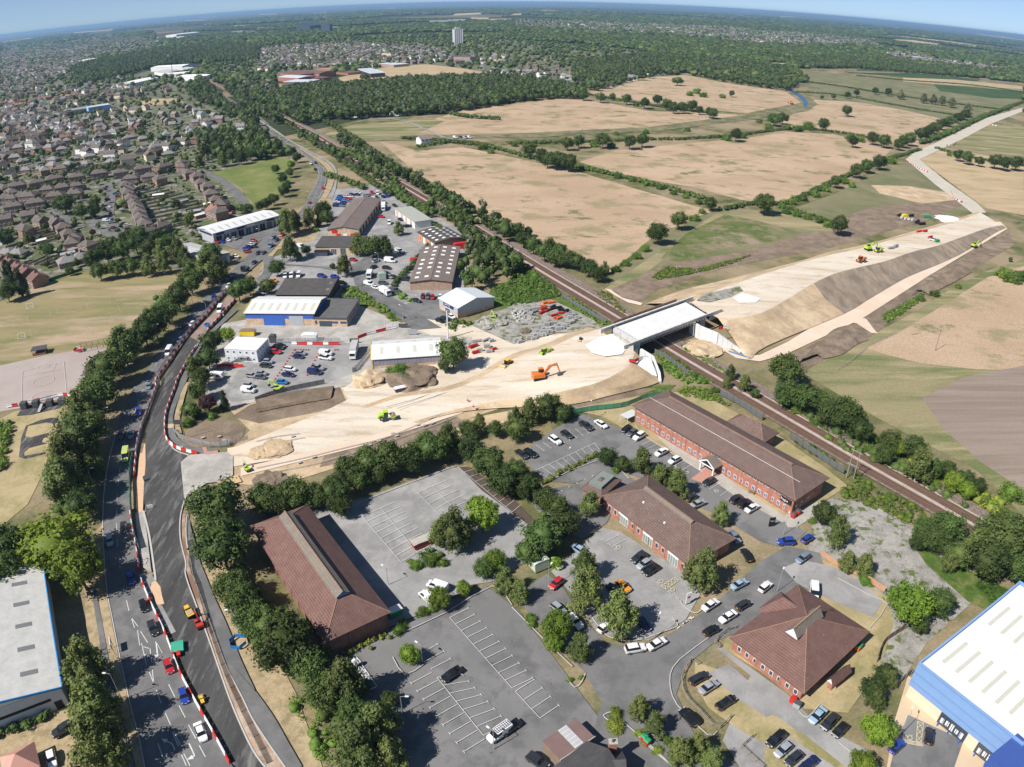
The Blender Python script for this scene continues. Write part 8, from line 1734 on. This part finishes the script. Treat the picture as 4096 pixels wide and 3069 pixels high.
fence("B3 185,480 300,560 420,640 540,720 655,790",2.2,M_dkmetal,"dark palisade fence behind the long office near the transformer",2.7,panel=M_palis,n=2);fence("B2 1790,110 1950,190 2100,290 2206,355",2.2,M_dkmetal,"dark palisade fence behind the rear wing of the long office",2.7,panel=M_palis)
fence("B2 530,270 700,240 860,225 1000,200 1150,140 1330,110",1.8,M_dkmetal,"dark fence with green sheeting below the sandy ramp",2.7,panel=M_net);fence("C2 1230,1400 1330,1450 1450,1540 1540,1600",1.8,M_galv,"grey palisade fence beside the track under the bridge",2.7,panel=M_palis)
fence("C2 430,910 560,1000 700,1080 830,1160",1.8,M_galv,"grey palisade fence between storage yard and railway",2.7,panel=M_palis);fence("B1 0,165 150,110 350,60 600,10",1.8,M_dkmetal,"dark palisade fence below the site car park",2.7,panel=M_palis)
fence("C1 0,1300 250,1310 500,1308 760,1306",2,M_galv,"mesh fence in front of the white container",3.4,panel=M_mesh);fence("C1 1135,1015 1220,1075 1300,1115",1.8,M_bluep,"blue-grey fence above the factory parking bays",2.7,panel=M_palis);fence("C1 990,1380 850,1560 820,1530",1.8,M_galv,"mesh fence at the end of the yellow-trimmed shed",3,panel=M_mesh)
fence("C3 600,1540 700,1480 850,1350 1000,1280 1130,1215",1.3,M_galv,"post and wire fence at the field corner by the stone track",3,2);fence("C0 380,800 740,680",1.9,M_greenp,"green fence behind the playing field houses",2.7,panel=flat('dark_green_panel',(.04,.12,.06)))
# lamps and poles
def lamp(s,h,az,label,name='street_lamp',arm=1.0,z=.4,cat='street lamp'):
    p=pt(s);e=empty(name,(p.x,p.y,z),R(az),label=label,cat=cat);m=MB();m.tube((0,0,0),(0,0,h),.09,.05,8);m.build('pole',M_galv,e)
    m=MB();m.bar((0,0,h),(arm,0,h+.15),.07);m.build('arm',M_galv,e);m=MB();m.box(arm-.1,arm+.6,-.16,.16,h+.08,h+.22);m.build('lamp_head',M_whp,e);return e
for s,h,az,lab in (("A0 1060,1090",8,180,"tall street lamp beside the blue car on the main road"),("B0 828,950",8,20,"street lamp in front of the bright tree, main road"),("B0 945,410",8,20,"street lamp near the two cars in the tree shade"),("C0 1372,1325",8.5,20,"street lamp with a small name plate by the white van"),("C0 1668,1000",8.5,180,"street lamp in the belt opposite the white works van"),("C0 1792,1092",7,180,"street lamp rising between the mesh fence panels"),
    ("A0 2070,545",8,180,"street lamp beside the blue ringed excavation"),("A2 1228,545",6,60,"white street lamp on the grassed corner by the white cars"),("A3 75,150",6,60,"street lamp left of the pyramid roofed building"),("B3 130,1310",6,60,"street lamp by the blue SUV in the turning head"),("A1 2048,1510",5.5,140,"lamp post with twin heads at the end of the wall by the van"),("A1 1140,90",5,140,"lamp post at the corner of the ridged hall"),("A1 1435,760",5,140,"lamp post behind the round tree in the car park"),("A1 1265,1200",5,0,"lamp post at the edge of the trees in the car park"),("A3 1130,1395",7,60,"lamp post beside the warehouse bays"),("A2 312,110",6,60,"lamp post by the red car under birches"),
    ("B2 475,740",6,60,"lamp post in the hedge of the upper office car park"),("B2 660,320",6,60,"lamp post behind the parked pickup"),("C1 1410,1035",7,200,"lamp post outside the grey gabled unit"),("C1 1060,650",7,200,"lamp post on the corner by the dark estate car"),("C1 905,860",7,20,"lamp post on the estate road bend"),("C1 180,330",8,150,"lamp post opposite the birches on the main road"),("C1 38,450",8,150,"lamp post outside the trade car park"),("C1 470,110",8,200,"lamp post on the bend by the red car"),("C1 1268,1130",7,150,"lamp post at the end of the blue-grey fence"),("C0 1895,640",7,150,"lamp post behind the recovery truck"),("C0 735,290",6,0,"lamp post on the round green")):
    lamp(s,h,az,lab)
def pole(s,h,label,cross=True,mat=M_wood,r=.14,name='power_pole',z=.3):
    p=pt(s);e=empty(name,(p.x,p.y,z),R(30),label=label,cat='pole');m=MB();m.tube((0,0,0),(0,0,h),r,r*.7,8);m.build('mast',mat,e)
    if cross:
        m=MB();m.bar((-1.1,0,h-.3),(1.1,0,h-.3),.12);m.build('crossarm',mat,e)
        for x in (-1,0,1): m=MB();m.tube((x,0,h-.25),(x,0,h+.1),.07,n=6);m.build('insulator',M_whp,e)
pole("C3 1440,1370",9,"timber power pole alone in the rough right-hand meadow");pole("C3 1885,680",9,"timber power pole by the bushes beyond the track");pole("C3 2130,280",9,"timber power pole at the end of the embankment")
pole("B0 1600,480",9,"timber pole rising through the brown soil at the junction",False);pole("C1 1655,1270",11.5,"thick plain white pole beside the yellow-trimmed shed",False,M_whp,.33,'white_pole')
for s,h,l in (("D2 1415,545",9,"far timber pole left of the field copse"),("D2 1612,610",9,"far timber pole right of the field copse"),("D2 605,765",9,"far timber pole in the scrub by the brook"),("D2 740,380",9,"far timber pole nearest the dark wood"),("D2 943,425",9,"far timber pole in the second hedge"),("D2 1355,745",9,"far timber pole among brook-side bushes")): pole(s,h,l)
e=empty('transformer_pole',pt("B3 700,830"),R(-55),label="twin timber poles carrying a transformer beside the railway",cat='pole')
for x in (-1.1,1.1): m=MB();m.tube((x,0,0),(x,0,10),.16,.12,8);m.build('mast',M_pale_wood,e)
for z in (5,7.2,9.6): m=MB();m.bar((-1.9,0,z),(1.9,0,z),.16);m.build('crossarm',M_pale_wood,e)
m=MB();m.box(-.6,.6,-.9,-.1,3.4,4.6);m.build('transformer',M_dkmetal,e)
e=empty('radio_mast',G(full('D0',1497,235)),0,label="tall dark lattice radio mast above the white works sheds",cat='mast');m=MB()
for x,y in ((-1,-1),(1,-1),(0,1)): m.bar((x,y,0),(x*.3,y*.3,48),.35)
for z in range(0,46,4): m.bar((-1+z*.015,-1,z),(1-z*.015,-1,z+4),.2)
m.build('lattice',M_dkmetal,e);m=MB();m.box(-1.6,1.6,-1.6,1.6,40,44);m.build('antennas',M_dkmetal,e)
for i,(s,h) in enumerate((("E3 1802,325",70),("E3 2015,370",75),("E3 22,145",60),("E1 1232,40",90),("E1 1135,48",90))):
    p=pt(s);e=empty('wind_turbine',(p.x,p.y,0),R(20*i),label="white wind turbine on the skyline, %s" % ("inner one at far right","outermost at far right","small one right of centre","right one of the faint pair","left one of the faint pair")[i],cat='wind turbine');m=MB();m.tube((0,0,0),(0,0,h),2.4,1.4,8);m.build('tower',M_wfr,e)
    for a in (20,140,260): m=MB();m.bar((0,-2,h),(h*.45*math.cos(R(a)),-2,h+h*.45*math.sin(R(a))),.6,2.2);m.build('blade',M_wfr,e)
# signs
def board(s,w_,h,z0,az,mat,label,posts=True,name='sign_board',th=.15,txt=None):
    p=pt(s);e=empty(name,(p.x,p.y,.4),R(az),label=label,cat='sign');m=MB();m.box(-w_/2,w_/2,-th/2,th/2,z0,z0+h);m.build('panel',mat,e)
    if posts:
        for x in (-w_*.38,w_*.38): m=MB();m.box(x-.06,x+.06,.08,.2,0,z0+h);m.build('post',M_galv,e)
    if txt: text('',txt[0],txt[1],0,txt[2],'lettering',rot=(math.pi/2,0,0),loc=(0,-th/2-.02,z0+h*.6),ex=.005,parent=e)
    return e
board("A0 985,665",2.6,1.3,1.8,-60,M_whp,"white road information board on the verge of the main road");board("B0 1545,390",3,1.7,1.2,0,M_dkmetal,"dark photo board beside the new junction corner");board("A2 1510,262",1.2,3.2,.3,20,M_whp,"white totem sign with a pink logo at the office entrance")
m=MB();m.box(-.35,.35,-.1,-.085,1.9,2.5);m.build('logo',flat('pink_logo',(.5,.05,.2)),[o for o in C.objects if o.get('label','').startswith('white totem')][0])
board("B3 25,1240",1.7,2.7,.1,10,M_black,"black totem sign in the gravel bed by the long office",False,txt=('Regus',.5,M_whp));board("C0 1975,620",1.4,3.6,.3,0,M_whp,"tall white and green sign outside the low white shed");board("A0 690,190",1.6,1.0,1.5,-50,M_whp,"leaning white board under the trees by the warehouse")
board("A0 1065,1115",.8,.7,1.2,-20,flat('yellow_sign',(.75,.6,.05)),"blue and yellow triangular works sign by the lamp post");board("C0 1330,1240",.7,1.2,1.5,0,M_bluep,"small blue sign in the roadside belt");board("B0 1300,1085",1.6,1.0,.1,20,M_whp,"red and white site board standing on the new black road",False);board("B0 1250,850",.9,1.7,.1,70,M_whp,"white board lying against its shadow on the new black road",False)
board("C1 850,1310",3.6,1.6,.2,0,M_dkmetal,"dark gate panel at the left of the factory yard barrier",False);board("C1 1270,1180",3.6,1.6,.2,0,M_dkmetal,"dark gate panel at the right of the factory yard barrier",False);board("C1 1350,1240",3.4,2.2,.1,0,M_galv,"grey mesh gate panel near the bend of the estate road",False)
def boxthing(name,s,d,az,mat,label,cat,z=.4,lid=None,lidname='lid',body='body',sub=None):
    p=pt(s,z if z > 1 else 0);e=empty(name,(p.x,p.y,z),R(az),label=label,cat=cat);x,y,h=d;m=MB();m.prism([(-x/2*.92,0),(x/2*.92,0),(x/2,h),(-x/2,h)],-y/2,y/2);m.build(body,mat,e);m=MB();m.prism([(-x/2-.05,h+.01),(x/2+.05,h+.01),(x/2*.6,h*1.1+.06),(-x/2*.6,h*1.1+.06)],-y/2-.04,y/2+.04);m.build(lidname,lid or mat,e);return e
for s,d,az,mt,ld,lab in (("A2 1135,1430",(1.2,1,1.2),40,M_redp,M_greenp,"red wheeled bin with green lid, nearer the hedge"),("A2 1160,1465",(1.2,1,1.2),40,M_redp,M_greenp,"red wheeled bin with green lid, nearer the inn"),("A3 205,1105",(1.1,1,1.2),-50,M_redp,M_redp,"single red wheeled bin at the corner of the pyramid roofed building"),("A3 240,1145",(1.5,1,1.2),-40,M_galv,M_dkmetal,"grey wheeled bin beside the single red bin"),("B3 215,1160",(1.4,1.1,1.2),40,M_redp,M_dkmetal,"left red bin below the end wall of the long office"),("B3 255,1135",(1.4,1.1,1.2),40,M_redp,M_dkmetal,"right red bin below the end wall of the long office"),("A1 1200,345",(3.2,1.7,1.4),35,M_greenp,M_whp,"green bin filled to the brim beside the ridged hall"),("A3 770,645",(1.8,1.1,1.2),38,M_orangep,M_greenp,"orange bin in the shadow behind the pyramid roofed building")):
    boxthing('wheeled_bin',s,d,az,mt,lab,'bin',lid=ld)
boxthing('electrical_kiosk',"B2 230,1590",(4,3,2.6),30,flat('pale_green_kiosk',(.55,.62,.5)),"pale green electrical kiosk beside the lime car",'kiosk');boxthing('electrical_kiosk',"C1 1092,755",(3.4,2.8,2.6),10,flat('grey_green_kiosk',(.3,.38,.33)),"grey green kiosk among the cars on the estate",'kiosk');boxthing('storage_container',"C1 467,1290",(6,2.5,2.6),0,M_whp,"white storage container on the concrete yard",'container');boxthing('toilet_block',"C1 150,1300",(2.6,2,2.6),0,M_dkmetal,"black cabin next to the site car park entrance",'cabin')
boxthing('electrical_kiosk',"B0 1945,535",(1.6,.7,1.5),0,M_galv,"grey roadside cabinet at the edge of the brown soil",'cabinet');boxthing('charging_cabinet',"A1 968,985",(1.2,1.0,2.0),60,flat('dark_green_cabinet',(.03,.08,.05)),"dark green cabinet under the trees by the marked bays",'cabinet')
for s,l in (("A1 800,830","outer white vehicle charger beside the marked bays"),("A1 855,805","inner white vehicle charger beside the marked bays")): boxthing('vehicle_charger',s,(.8,.6,2.0),-30,M_whp,l,'charger')
boxthing('waste_skip',"B1 1450,1390",(6.5,2.4,1.5),32,flat('dull_red_skip',(.35,.06,.05)),"long red skip full of pale waste on the pale car park",'skip',lid=M_slab,lidname='waste');boxthing('waste_skip',"C0 2140,1240",(6.5,2.6,1.9),-3,M_yellow,"yellow skip behind the white site cabins",'skip',lid=M_wood,lidname='waste');boxthing('waste_skip',"B1 1245,70",(4,1.8,1.2),25,M_dkmetal,"open dark skip with planks beside the haul road",'skip',lid=M_whp,lidname='waste')
boxthing('shipping_container',"C1 1775,490",(9,2.5,2.6),20,M_redp,"red container at the corner of the black roofed unit",'container');boxthing('green_sheeted_pit',"A0 1540,650",(3.0,2.6,.9),-68,flat('sea_green_sheet',(.05,.38,.25)),"sea green sheeted trailer beside the barriers",'trailer');boxthing('barrier_stack',"A0 1550,705",(1.4,.7,.9),-65,M_redp,"stack of red barriers behind the sea green sheet",'stack')
e=empty('cycle_shelter',pt("B2 1010,320"),R(38),label="glazed white framed shelter at the end of the long office",cat='shelter');m=MB();m.box(-2.6,2.6,-1.6,1.6,2.3,2.4);m.build('roof',rows('shelter_roof',(.6,.62,.62),(.55,.57,.57),.6,0,.8),e)
for x in (-2.5,2.5):
    for y in (-1.5,1.5): m=MB();m.box(x-.06,x+.06,y-.06,y+.06,.4,2.3);m.build('post',M_wfr,e)
e=empty('bench',pt("B2 2060,955"),R(-38),label="dark bench on the paving before the long office",cat='bench');m=MB();m.box(-.9,.9,-.25,.25,.85,.92);m.build('seat',M_wood,e);m=MB();m.box(-.9,.9,.2,.26,.95,1.3);m.build('backrest',M_wood,e)
for x in (-.7,.7): m=MB();m.box(x-.05,x+.05,-.2,.2,.4,.85);m.build('leg',M_dkmetal,e)
# blue barrier rings round open excavations
for s,r_,lab in (("A0 2055,600",1.9,"blue plastic barrier ring round an open excavation"),("C0 1790,1165",1.3,"small blue barrier ring between the red and white lines"),("B0 2000,895",.9,"blue barriers bunched beside the big round tree")):
    p=pt(s);e=empty('barrier_ring',(p.x,p.y,.45),label=lab,cat='barrier');
    for i in range(6):
        a,b=R(60*i),R(60*i+57);m=MB();m.bar((r_*math.cos(a),r_*math.sin(a),.55),(r_*math.cos(b),r_*math.sin(b),.55),.06,.9);m.build('barrier_panel',M_bluep,e)
# cones
cm_=MB();cm_.tube((0,0,0),(0,0,.3),.17,.11,8);cm_.tube((0,0,.3),(0,0,.5),.11,.075,8,1);cm_.tube((0,0,.5),(0,0,.75),.075,.03,8);cm_.box(-.22,.22,-.22,.22,0,.04);cm_=cm_.mesh('cone',[M_redp,M_whp])
for s,n,w_ in (("C1 330,1375 148,1650",12,"left of the navy saloon bays"),("C1 550,1375 440,1590",8,"beside the white pickup bays"),("C1 340,1372 450,1372",6,"above the silver hatchback"),("C1 680,1372 700,1370",2,"near the end of the barrier")):
    a,b=pts(s)
    for i in range(n): p=a.lerp(b,i/(n-1));o=meshobj('traffic_cone',cm_);o.location=(p.x,p.y,.46);o.scale=(1.3,)*3;props(o,"red and white traffic cone in the row %s" % w_,'cone','cones '+w_)
for s,l in (("B1 1825,190,0","lone cone on the haul road below the dark mats"),("B1 1875,245,0","lone cone near the spoil edge of the haul road")): p=pt(s);o=meshobj('traffic_cone',cm_);o.location=(p.x,p.y,1.9);o.scale=(1.5,)*3;props(o,l,'cone')
# stored materials in the yard beside the bridge
def protos():
    d={}
    m=MB();[m.box(-1.1+.75*i,-.42+.75*i,-.5+.55*j,-.02+.55*j,0,.95) for i in range(3) for j in range(2)];d['block']=(m.mesh('block',[flat('grey_block',(.4,.4,.39),var=.2)]),'block_stack','pallet of grey concrete blocks')
    m=MB();[m.tube((-2.5,-.6+.3*i,.17+.26*j),(2.5,-.6+.3*i,.17+.26*j),.14,n=8) for j in range(3) for i in range(5-j)];d['pipe']=(m,'pipe_bundle',None)
    m=MB();m.tube((0,0,0),(0,0,.9),.75,n=16,cap=False);m.tube((0,0,.88),(0,0,.9),.75,.55,16,cap=False);m.tube((0,0,0),(0,0,.9),.55,n=16,cap=False);d['ring']=(m.mesh('ring',[M_conc]),'concrete_ring','pale concrete chamber ring')
    return d
PR=protos();pm={c: PR['pipe'][0].mesh('pipes',[mt]) for c,mt in (('orange',M_orangep),('red',M_redp),('black',M_black),('grey',M_galv),('blue',M_bluep))}
def stack(kind,s,where,colour=None,z=.47,sc=1.0):
    L=pts(s)
    for i,p in enumerate(sorted(L,key=lambda q: q.x)):
        me,nm,lb=(pm[colour],'pipe_bundle','%s pipe bundle' % colour) if kind == 'pipe' else PR[kind];o=meshobj(nm,me);o.location=(p.x,p.y,z);o.rotation_euler=(0,0,random.uniform(-.35,.35)+(.6 if kind == 'pipe' else .3));o.scale=(sc*random.uniform(.5,.8) if kind == 'pipe' else sc*random.uniform(.85,1.15),sc*random.uniform(.8,1.1),sc*random.uniform(.8,1.3))
        props(o,("%s %s from the left %s" % (nth(i+1),lb,where)) if len(L) > 1 else "%s %s" % (lb,where),nm.replace('_',' '),nm.replace('_',' ')+'s '+where)
stack('pipe',"C2 300,965 340,965 260,1000 400,1100","at the top of the storage yard",'orange');stack('pipe',"C2 270,1020 300,1035 250,1055 360,1075 390,1095 430,1055","in the middle of the storage yard",'red');stack('pipe',"C2 350,1000 390,1010 420,1030 330,1025 460,1045","in the storage yard",'black');stack('pipe',"C2 210,1020 190,1045 480,1065 510,1075","at the storage yard fence",'grey')
stack('block',"C2 130,1030 120,1060 150,1070 90,1095 330,1155 360,1150 300,1160 390,1165 420,1160 450,1170 480,1150 250,1180 280,1190 310,1200 340,1195 370,1190 400,1195 230,1215 260,1225 290,1225 150,1275 190,1280 240,1255 270,1250 40,1300 70,1310 540,1120 520,1140 500,1100 560,1100 430,1190 210,1250 330,1220","in the storage yard");stack('ring',"C2 30,1050 60,1070 20,1085 90,1070 60,1100 30,1110 100,1110 50,1130 80,1045 10,1060 70,1280","at the left of the storage yard")
stack('pipe',"C1 1900,1300 1980,1290","by the white pole",'grey');stack('block',"C1 1880,1340 1930,1380 1990,1350 2010,1390 1850,1330 2030,1300","by the white pole");stack('pipe',"C1 2040,1370 1870,1345 1890,1400","by the white pole",'red')
stack('ring',"C3 1150,235 1180,245 1210,250 1240,255","in the far stockpile",sc=1.4);stack('pipe',"C3 1280,270 1320,285 1130,212 1230,215","in the far stockpile",'black',sc=1.5);stack('pipe',"C3 1385,440","on the embankment beside the pickup",'red',z=3.1,sc=1.2);stack('pipe',"C3 1045,545 1085,530","along the embankment crest",'grey',z=3.9,sc=1.2);stack('pipe',"C3 1290,385 1340,380","by the far edge of the embankment",'red',z=2.8,sc=1.3)
boxthing('fuel_tank',"C3 1175,230",(4,2.5,2),10,M_yellow,"yellow container in the far stockpile",'container');boxthing('site_skip',"C3 1455,430",(3,1.6,1.2),15,M_greenp,"green skip beside the white pickup",'skip',z=2.9);boxthing('site_skip',"C3 1370,228",(5,2,1.4),0,M_greenp,"green sheeted stack in the far stockpile",'stack')
m=MB();m.tube((0,0,0),(9,0,0),.18,n=8);o=m.build('blue_pipe',M_bluep);p,q=pts("X 1385,1150 1585,1215");o.location=(p.x,p.y,.7);o.rotation_euler=(0,0,math.atan2(q.y-p.y,q.x-p.x));props(o,"long blue pipe lying below the retaining wall",'pipe')
def heap(s,r,h,mat,label,z=.45,seed=1,name='rubble_heap'):
    p=pt(s);bm=bmesh.new();bmesh.ops.create_icosphere(bm,subdivisions=4,radius=1);g=random.Random(seed)
    from mathutils import noise
    for v in bm.verts: n_=noise.noise(v.co*2.5+Vector((seed*7,0,0)));v.co=Vector((v.co.x*r*(1+.3*n_),v.co.y*r*(1+.3*n_),max(-.1,v.co.z)*h*(1+.6*n_)+noise.noise(v.co*9)*.12))
    me=bpy.data.meshes.new(name);bm.to_mesh(me);bm.free();me.materials.append(mat);o=meshobj(name,me);o.location=(p.x,p.y,z);props(o,label,'heap')
heap("C1 2060,1120",6,1.6,M_gravel,"grey rubble heap before the lime excavator");heap("C1 2000,1160",4,1.1,M_gravel,"smaller rubble heap to the left of the big one",seed=2);heap("C1 980,1630",6,1.6,M_sanddk,"orange sand heap at the top of the spoil bank",seed=3);heap("C1 1340,1610",9,1.8,M_earth,"brown soil heap below the yellow-trimmed shed",seed=4);heap("C2 120,1210",2,.8,M_earth,"little brown heap amid the block stacks",seed=5)
heap("B1 170,570",5,.55,M_sanddk,"loose sand heap on the lower haul road",seed=6);heap("B1 40,600",3.5,.45,M_sanddk,"smaller sand heap on the lower haul road",seed=7);heap("B1 120,860",5,1.0,M_earth,"reddish soil heap between the haul road and trees",seed=8);heap("X 950,1110",7,1.1,M_sanddk,"clay heap between the track and the retaining wall",seed=9);heap("C2 90,1110",5,.4,M_gravel,"low grey gravel heap in the storage yard",seed=10);heap("C3 1560,245",9,1.2,M_white,"white stone heap at the far stockpile",seed=11)
# playing field and playground things
for s,az,l in (("C0 265,1005",15,"white training goal farther up the playing field"),("C0 195,1265",15,"white training goal near the trees of the field")):
    e=empty('goal',pt(s),R(az),label=l,cat='goal');e.location.z=.33
    for k in range(2):
        m=MB();y=-1+2*k;m.bar((-1.6,y,0),(-1.6,0,2.2),.1);m.bar((1.6,y,0),(1.6,0,2.2),.1);m.bar((-1.6,y,.05),(1.6,y,.05),.1);m.build('frame',M_whp,e)
    m=MB();m.bar((-1.6,0,2.2),(1.6,0,2.2),.1);m.build('crossbar',M_whp,e)
e=empty('climbing_frame',pt("B0 380,200"),R(12),label="dark timber climbing frame with slides in the play area",cat='climbing frame')
for x in (-7,-2.5,2.5,7): m=MB();m.box(x-1.1,x+1.1,-1.1,1.1,.4,2.3+.3*(x % 2));m.build('tower',M_dkmetal,e)
for x in (-4.7,0,4.7): m=MB();m.box(x-1.3,x+1.3,-.5,.5,1.5,1.7);m.build('bridge',M_wood,e)
m=MB();m.bar((0,-1,1.7),(-.3,-4.5,.5),1.0,.12);m.build('slide',M_galv,e)
sheet('play_surface',pts("B0 145,285 215,180 560,160 520,215 270,275"),M_asph_new,.2);sheet('cycle_loop',pts("B0 165,640 185,470 225,370 350,320 440,300 500,300 505,340 460,350 400,340 240,370 215,455 260,470 420,430 420,450 370,480 360,510 410,520 250,560 205,600 210,630 390,595 390,610 220,655"),M_asph_new,.21)
e=empty('open_shelter',pt("C0 350,1395"),R(20),label="dark flat roofed shelter at the edge of the playing field",cat='shelter');m=MB();m.box(-3,3,-2.2,2.2,2.4,2.6);m.build('roof',M_dkmetal,e);m=MB();m.box(-2.6,2.6,-1.8,1.8,.3,1.0);m.build('base',M_brickdk,e)
for x in (-2.6,2.6):
    for y in (-1.8,1.8): m=MB();m.box(x-.08,x+.08,y-.08,y+.08,0,2.4);m.build('post',M_wood,e)
e=empty('timber_pergola',pt("C0 825,1350"),R(22),label="open timber pergola between playing field and playground",cat='pergola')
for i in range(6):
    for y in (-2,2): m=MB();x=-6+i*2.4;m.box(x-.08,x+.08,y-.08,y+.08,.3,2.6);m.build('post',M_wood,e)
for y in (-2,2): m=MB();m.bar((-6.2,y,2.6),(6.2,y,2.6),.14);m.build('beam',M_wood,e)
# people
def person(s,az,top,trousers,label,z=.46):
    p=pt(s,z if z > 1 else 0);me=bpy.data.meshes.new('person');P=[(0,0,.95),(0,0,1.2),(0,0,1.42),(.02,0,1.52),(.03,0,1.68),(0,.1,.9),(.08,.11,.5),(.0,.12,.06),(.14,.12,.03),(0,-.1,.9),(-.05,-.11,.5),(-.16,-.12,.06),(-.02,-.12,.03),(0,.2,1.4),(.04,.26,1.12),(.16,.25,.92),(0,-.2,1.4),(-.02,-.26,1.12),(.1,-.25,.92)]
    E_=[(0,1),(1,2),(2,3),(3,4),(0,5),(5,6),(6,7),(7,8),(0,9),(9,10),(10,11),(11,12),(2,13),(13,14),(14,15),(2,16),(16,17),(17,18)];rad=[.15,.15,.17,.06,.11,.1,.07,.05,.04,.1,.07,.05,.04,.07,.055,.04,.07,.055,.04]
    me.from_pydata(P,E_,[]);o=meshobj('person',me);md=o.modifiers.new('skin','SKIN');me.skin_vertices[0].data[0].use_root=True
    for v,r_ in zip(me.skin_vertices[0].data,rad): v.radius=(r_,r_)
    o.modifiers.new('smooth','SUBSURF').levels=1
    m,n,l,b=_new('clothing');tc=n.new("ShaderNodeTexCoord");sp=n.new("ShaderNodeSeparateXYZ");l.new(tc.outputs['Object'],sp.inputs[0]);cr=n.new("ShaderNodeValToRGB");cr.color_ramp.interpolation='CONSTANT';mr=n.new("ShaderNodeMapRange");mr.inputs[2].default_value=2;l.new(sp.outputs[2],mr.inputs[0]);l.new(mr.outputs[0],cr.inputs[0]);l.new(cr.outputs[0],b.inputs[0])
    cr.color_ramp.elements[0].color=rgb(trousers);cr.color_ramp.elements[1].position=.48;cr.color_ramp.elements[1].color=rgb(top);k=cr.color_ramp.elements.new(.75);k.color=(.45,.28,.2,1);k=cr.color_ramp.elements.new(.86);k.color=(.06,.04,.03,1);me.materials.append(m)
    o.location=(p.x,p.y,z);o.rotation_euler=(0,0,R(az));props(o,label,'person')
person("C1 1247,802",30,(.03,.03,.035),(.03,.03,.04),"person in dark clothes walking in front of the brown gabled unit");person("A0 890,700",-60,(.03,.03,.035),(.02,.02,.03),"person in black walking on the pavement by the verge");person("C1 545,1440",0,(.75,.2,.03),(.7,.18,.03),"person in orange work clothes beside the white pickup");person("B0 1678,935",90,(.5,.65,.05),(.4,.55,.05),"person in yellow-green work clothes at the new kerb");person("C0 1930,1095",60,(.7,.7,.65),(.05,.05,.08),"person in a pale top walking outside the barriers")
for o in list(C.objects):
    if o.name.split('.')[0] in ('gable_wall','yellow_trim','blue_gutter','blue_verge','roof_plant','porch_bargeboard','upper_wall','formwork_rail','drum_frame','hydraulic_ram','poster','lantern_roof','raised_ridge_roof','porch_roof','gablet','gable_board','side_roof','ladder_rack','window_row','handrail','windows') and len(o.data.polygons) < 200 and o.data.users == 1: split_pieces(o)
print('BARRIERS',nb)

# ---------------------------------------------------------------- the hazy air
hm=bpy.data.materials.new('pale_blue_haze');hm.use_nodes=True;hn=hm.node_tree.nodes;hn.remove(hn['Principled BSDF']);pv=hn.new('ShaderNodeVolumePrincipled')
pv.inputs['Color'].default_value=(.42,.68,1,1);pv.inputs['Density'].default_value=6e-5;pv.inputs['Anisotropy'].default_value=0.1
hm.node_tree.links.new(pv.outputs[0],hn['Material Output'].inputs['Volume'])
m=MB();m.box(-80000,80000,-500,95000,-1.5,135);o=m.build('haze',hm);props(o,"pale blue haze over the distant country",None,None,'stuff')
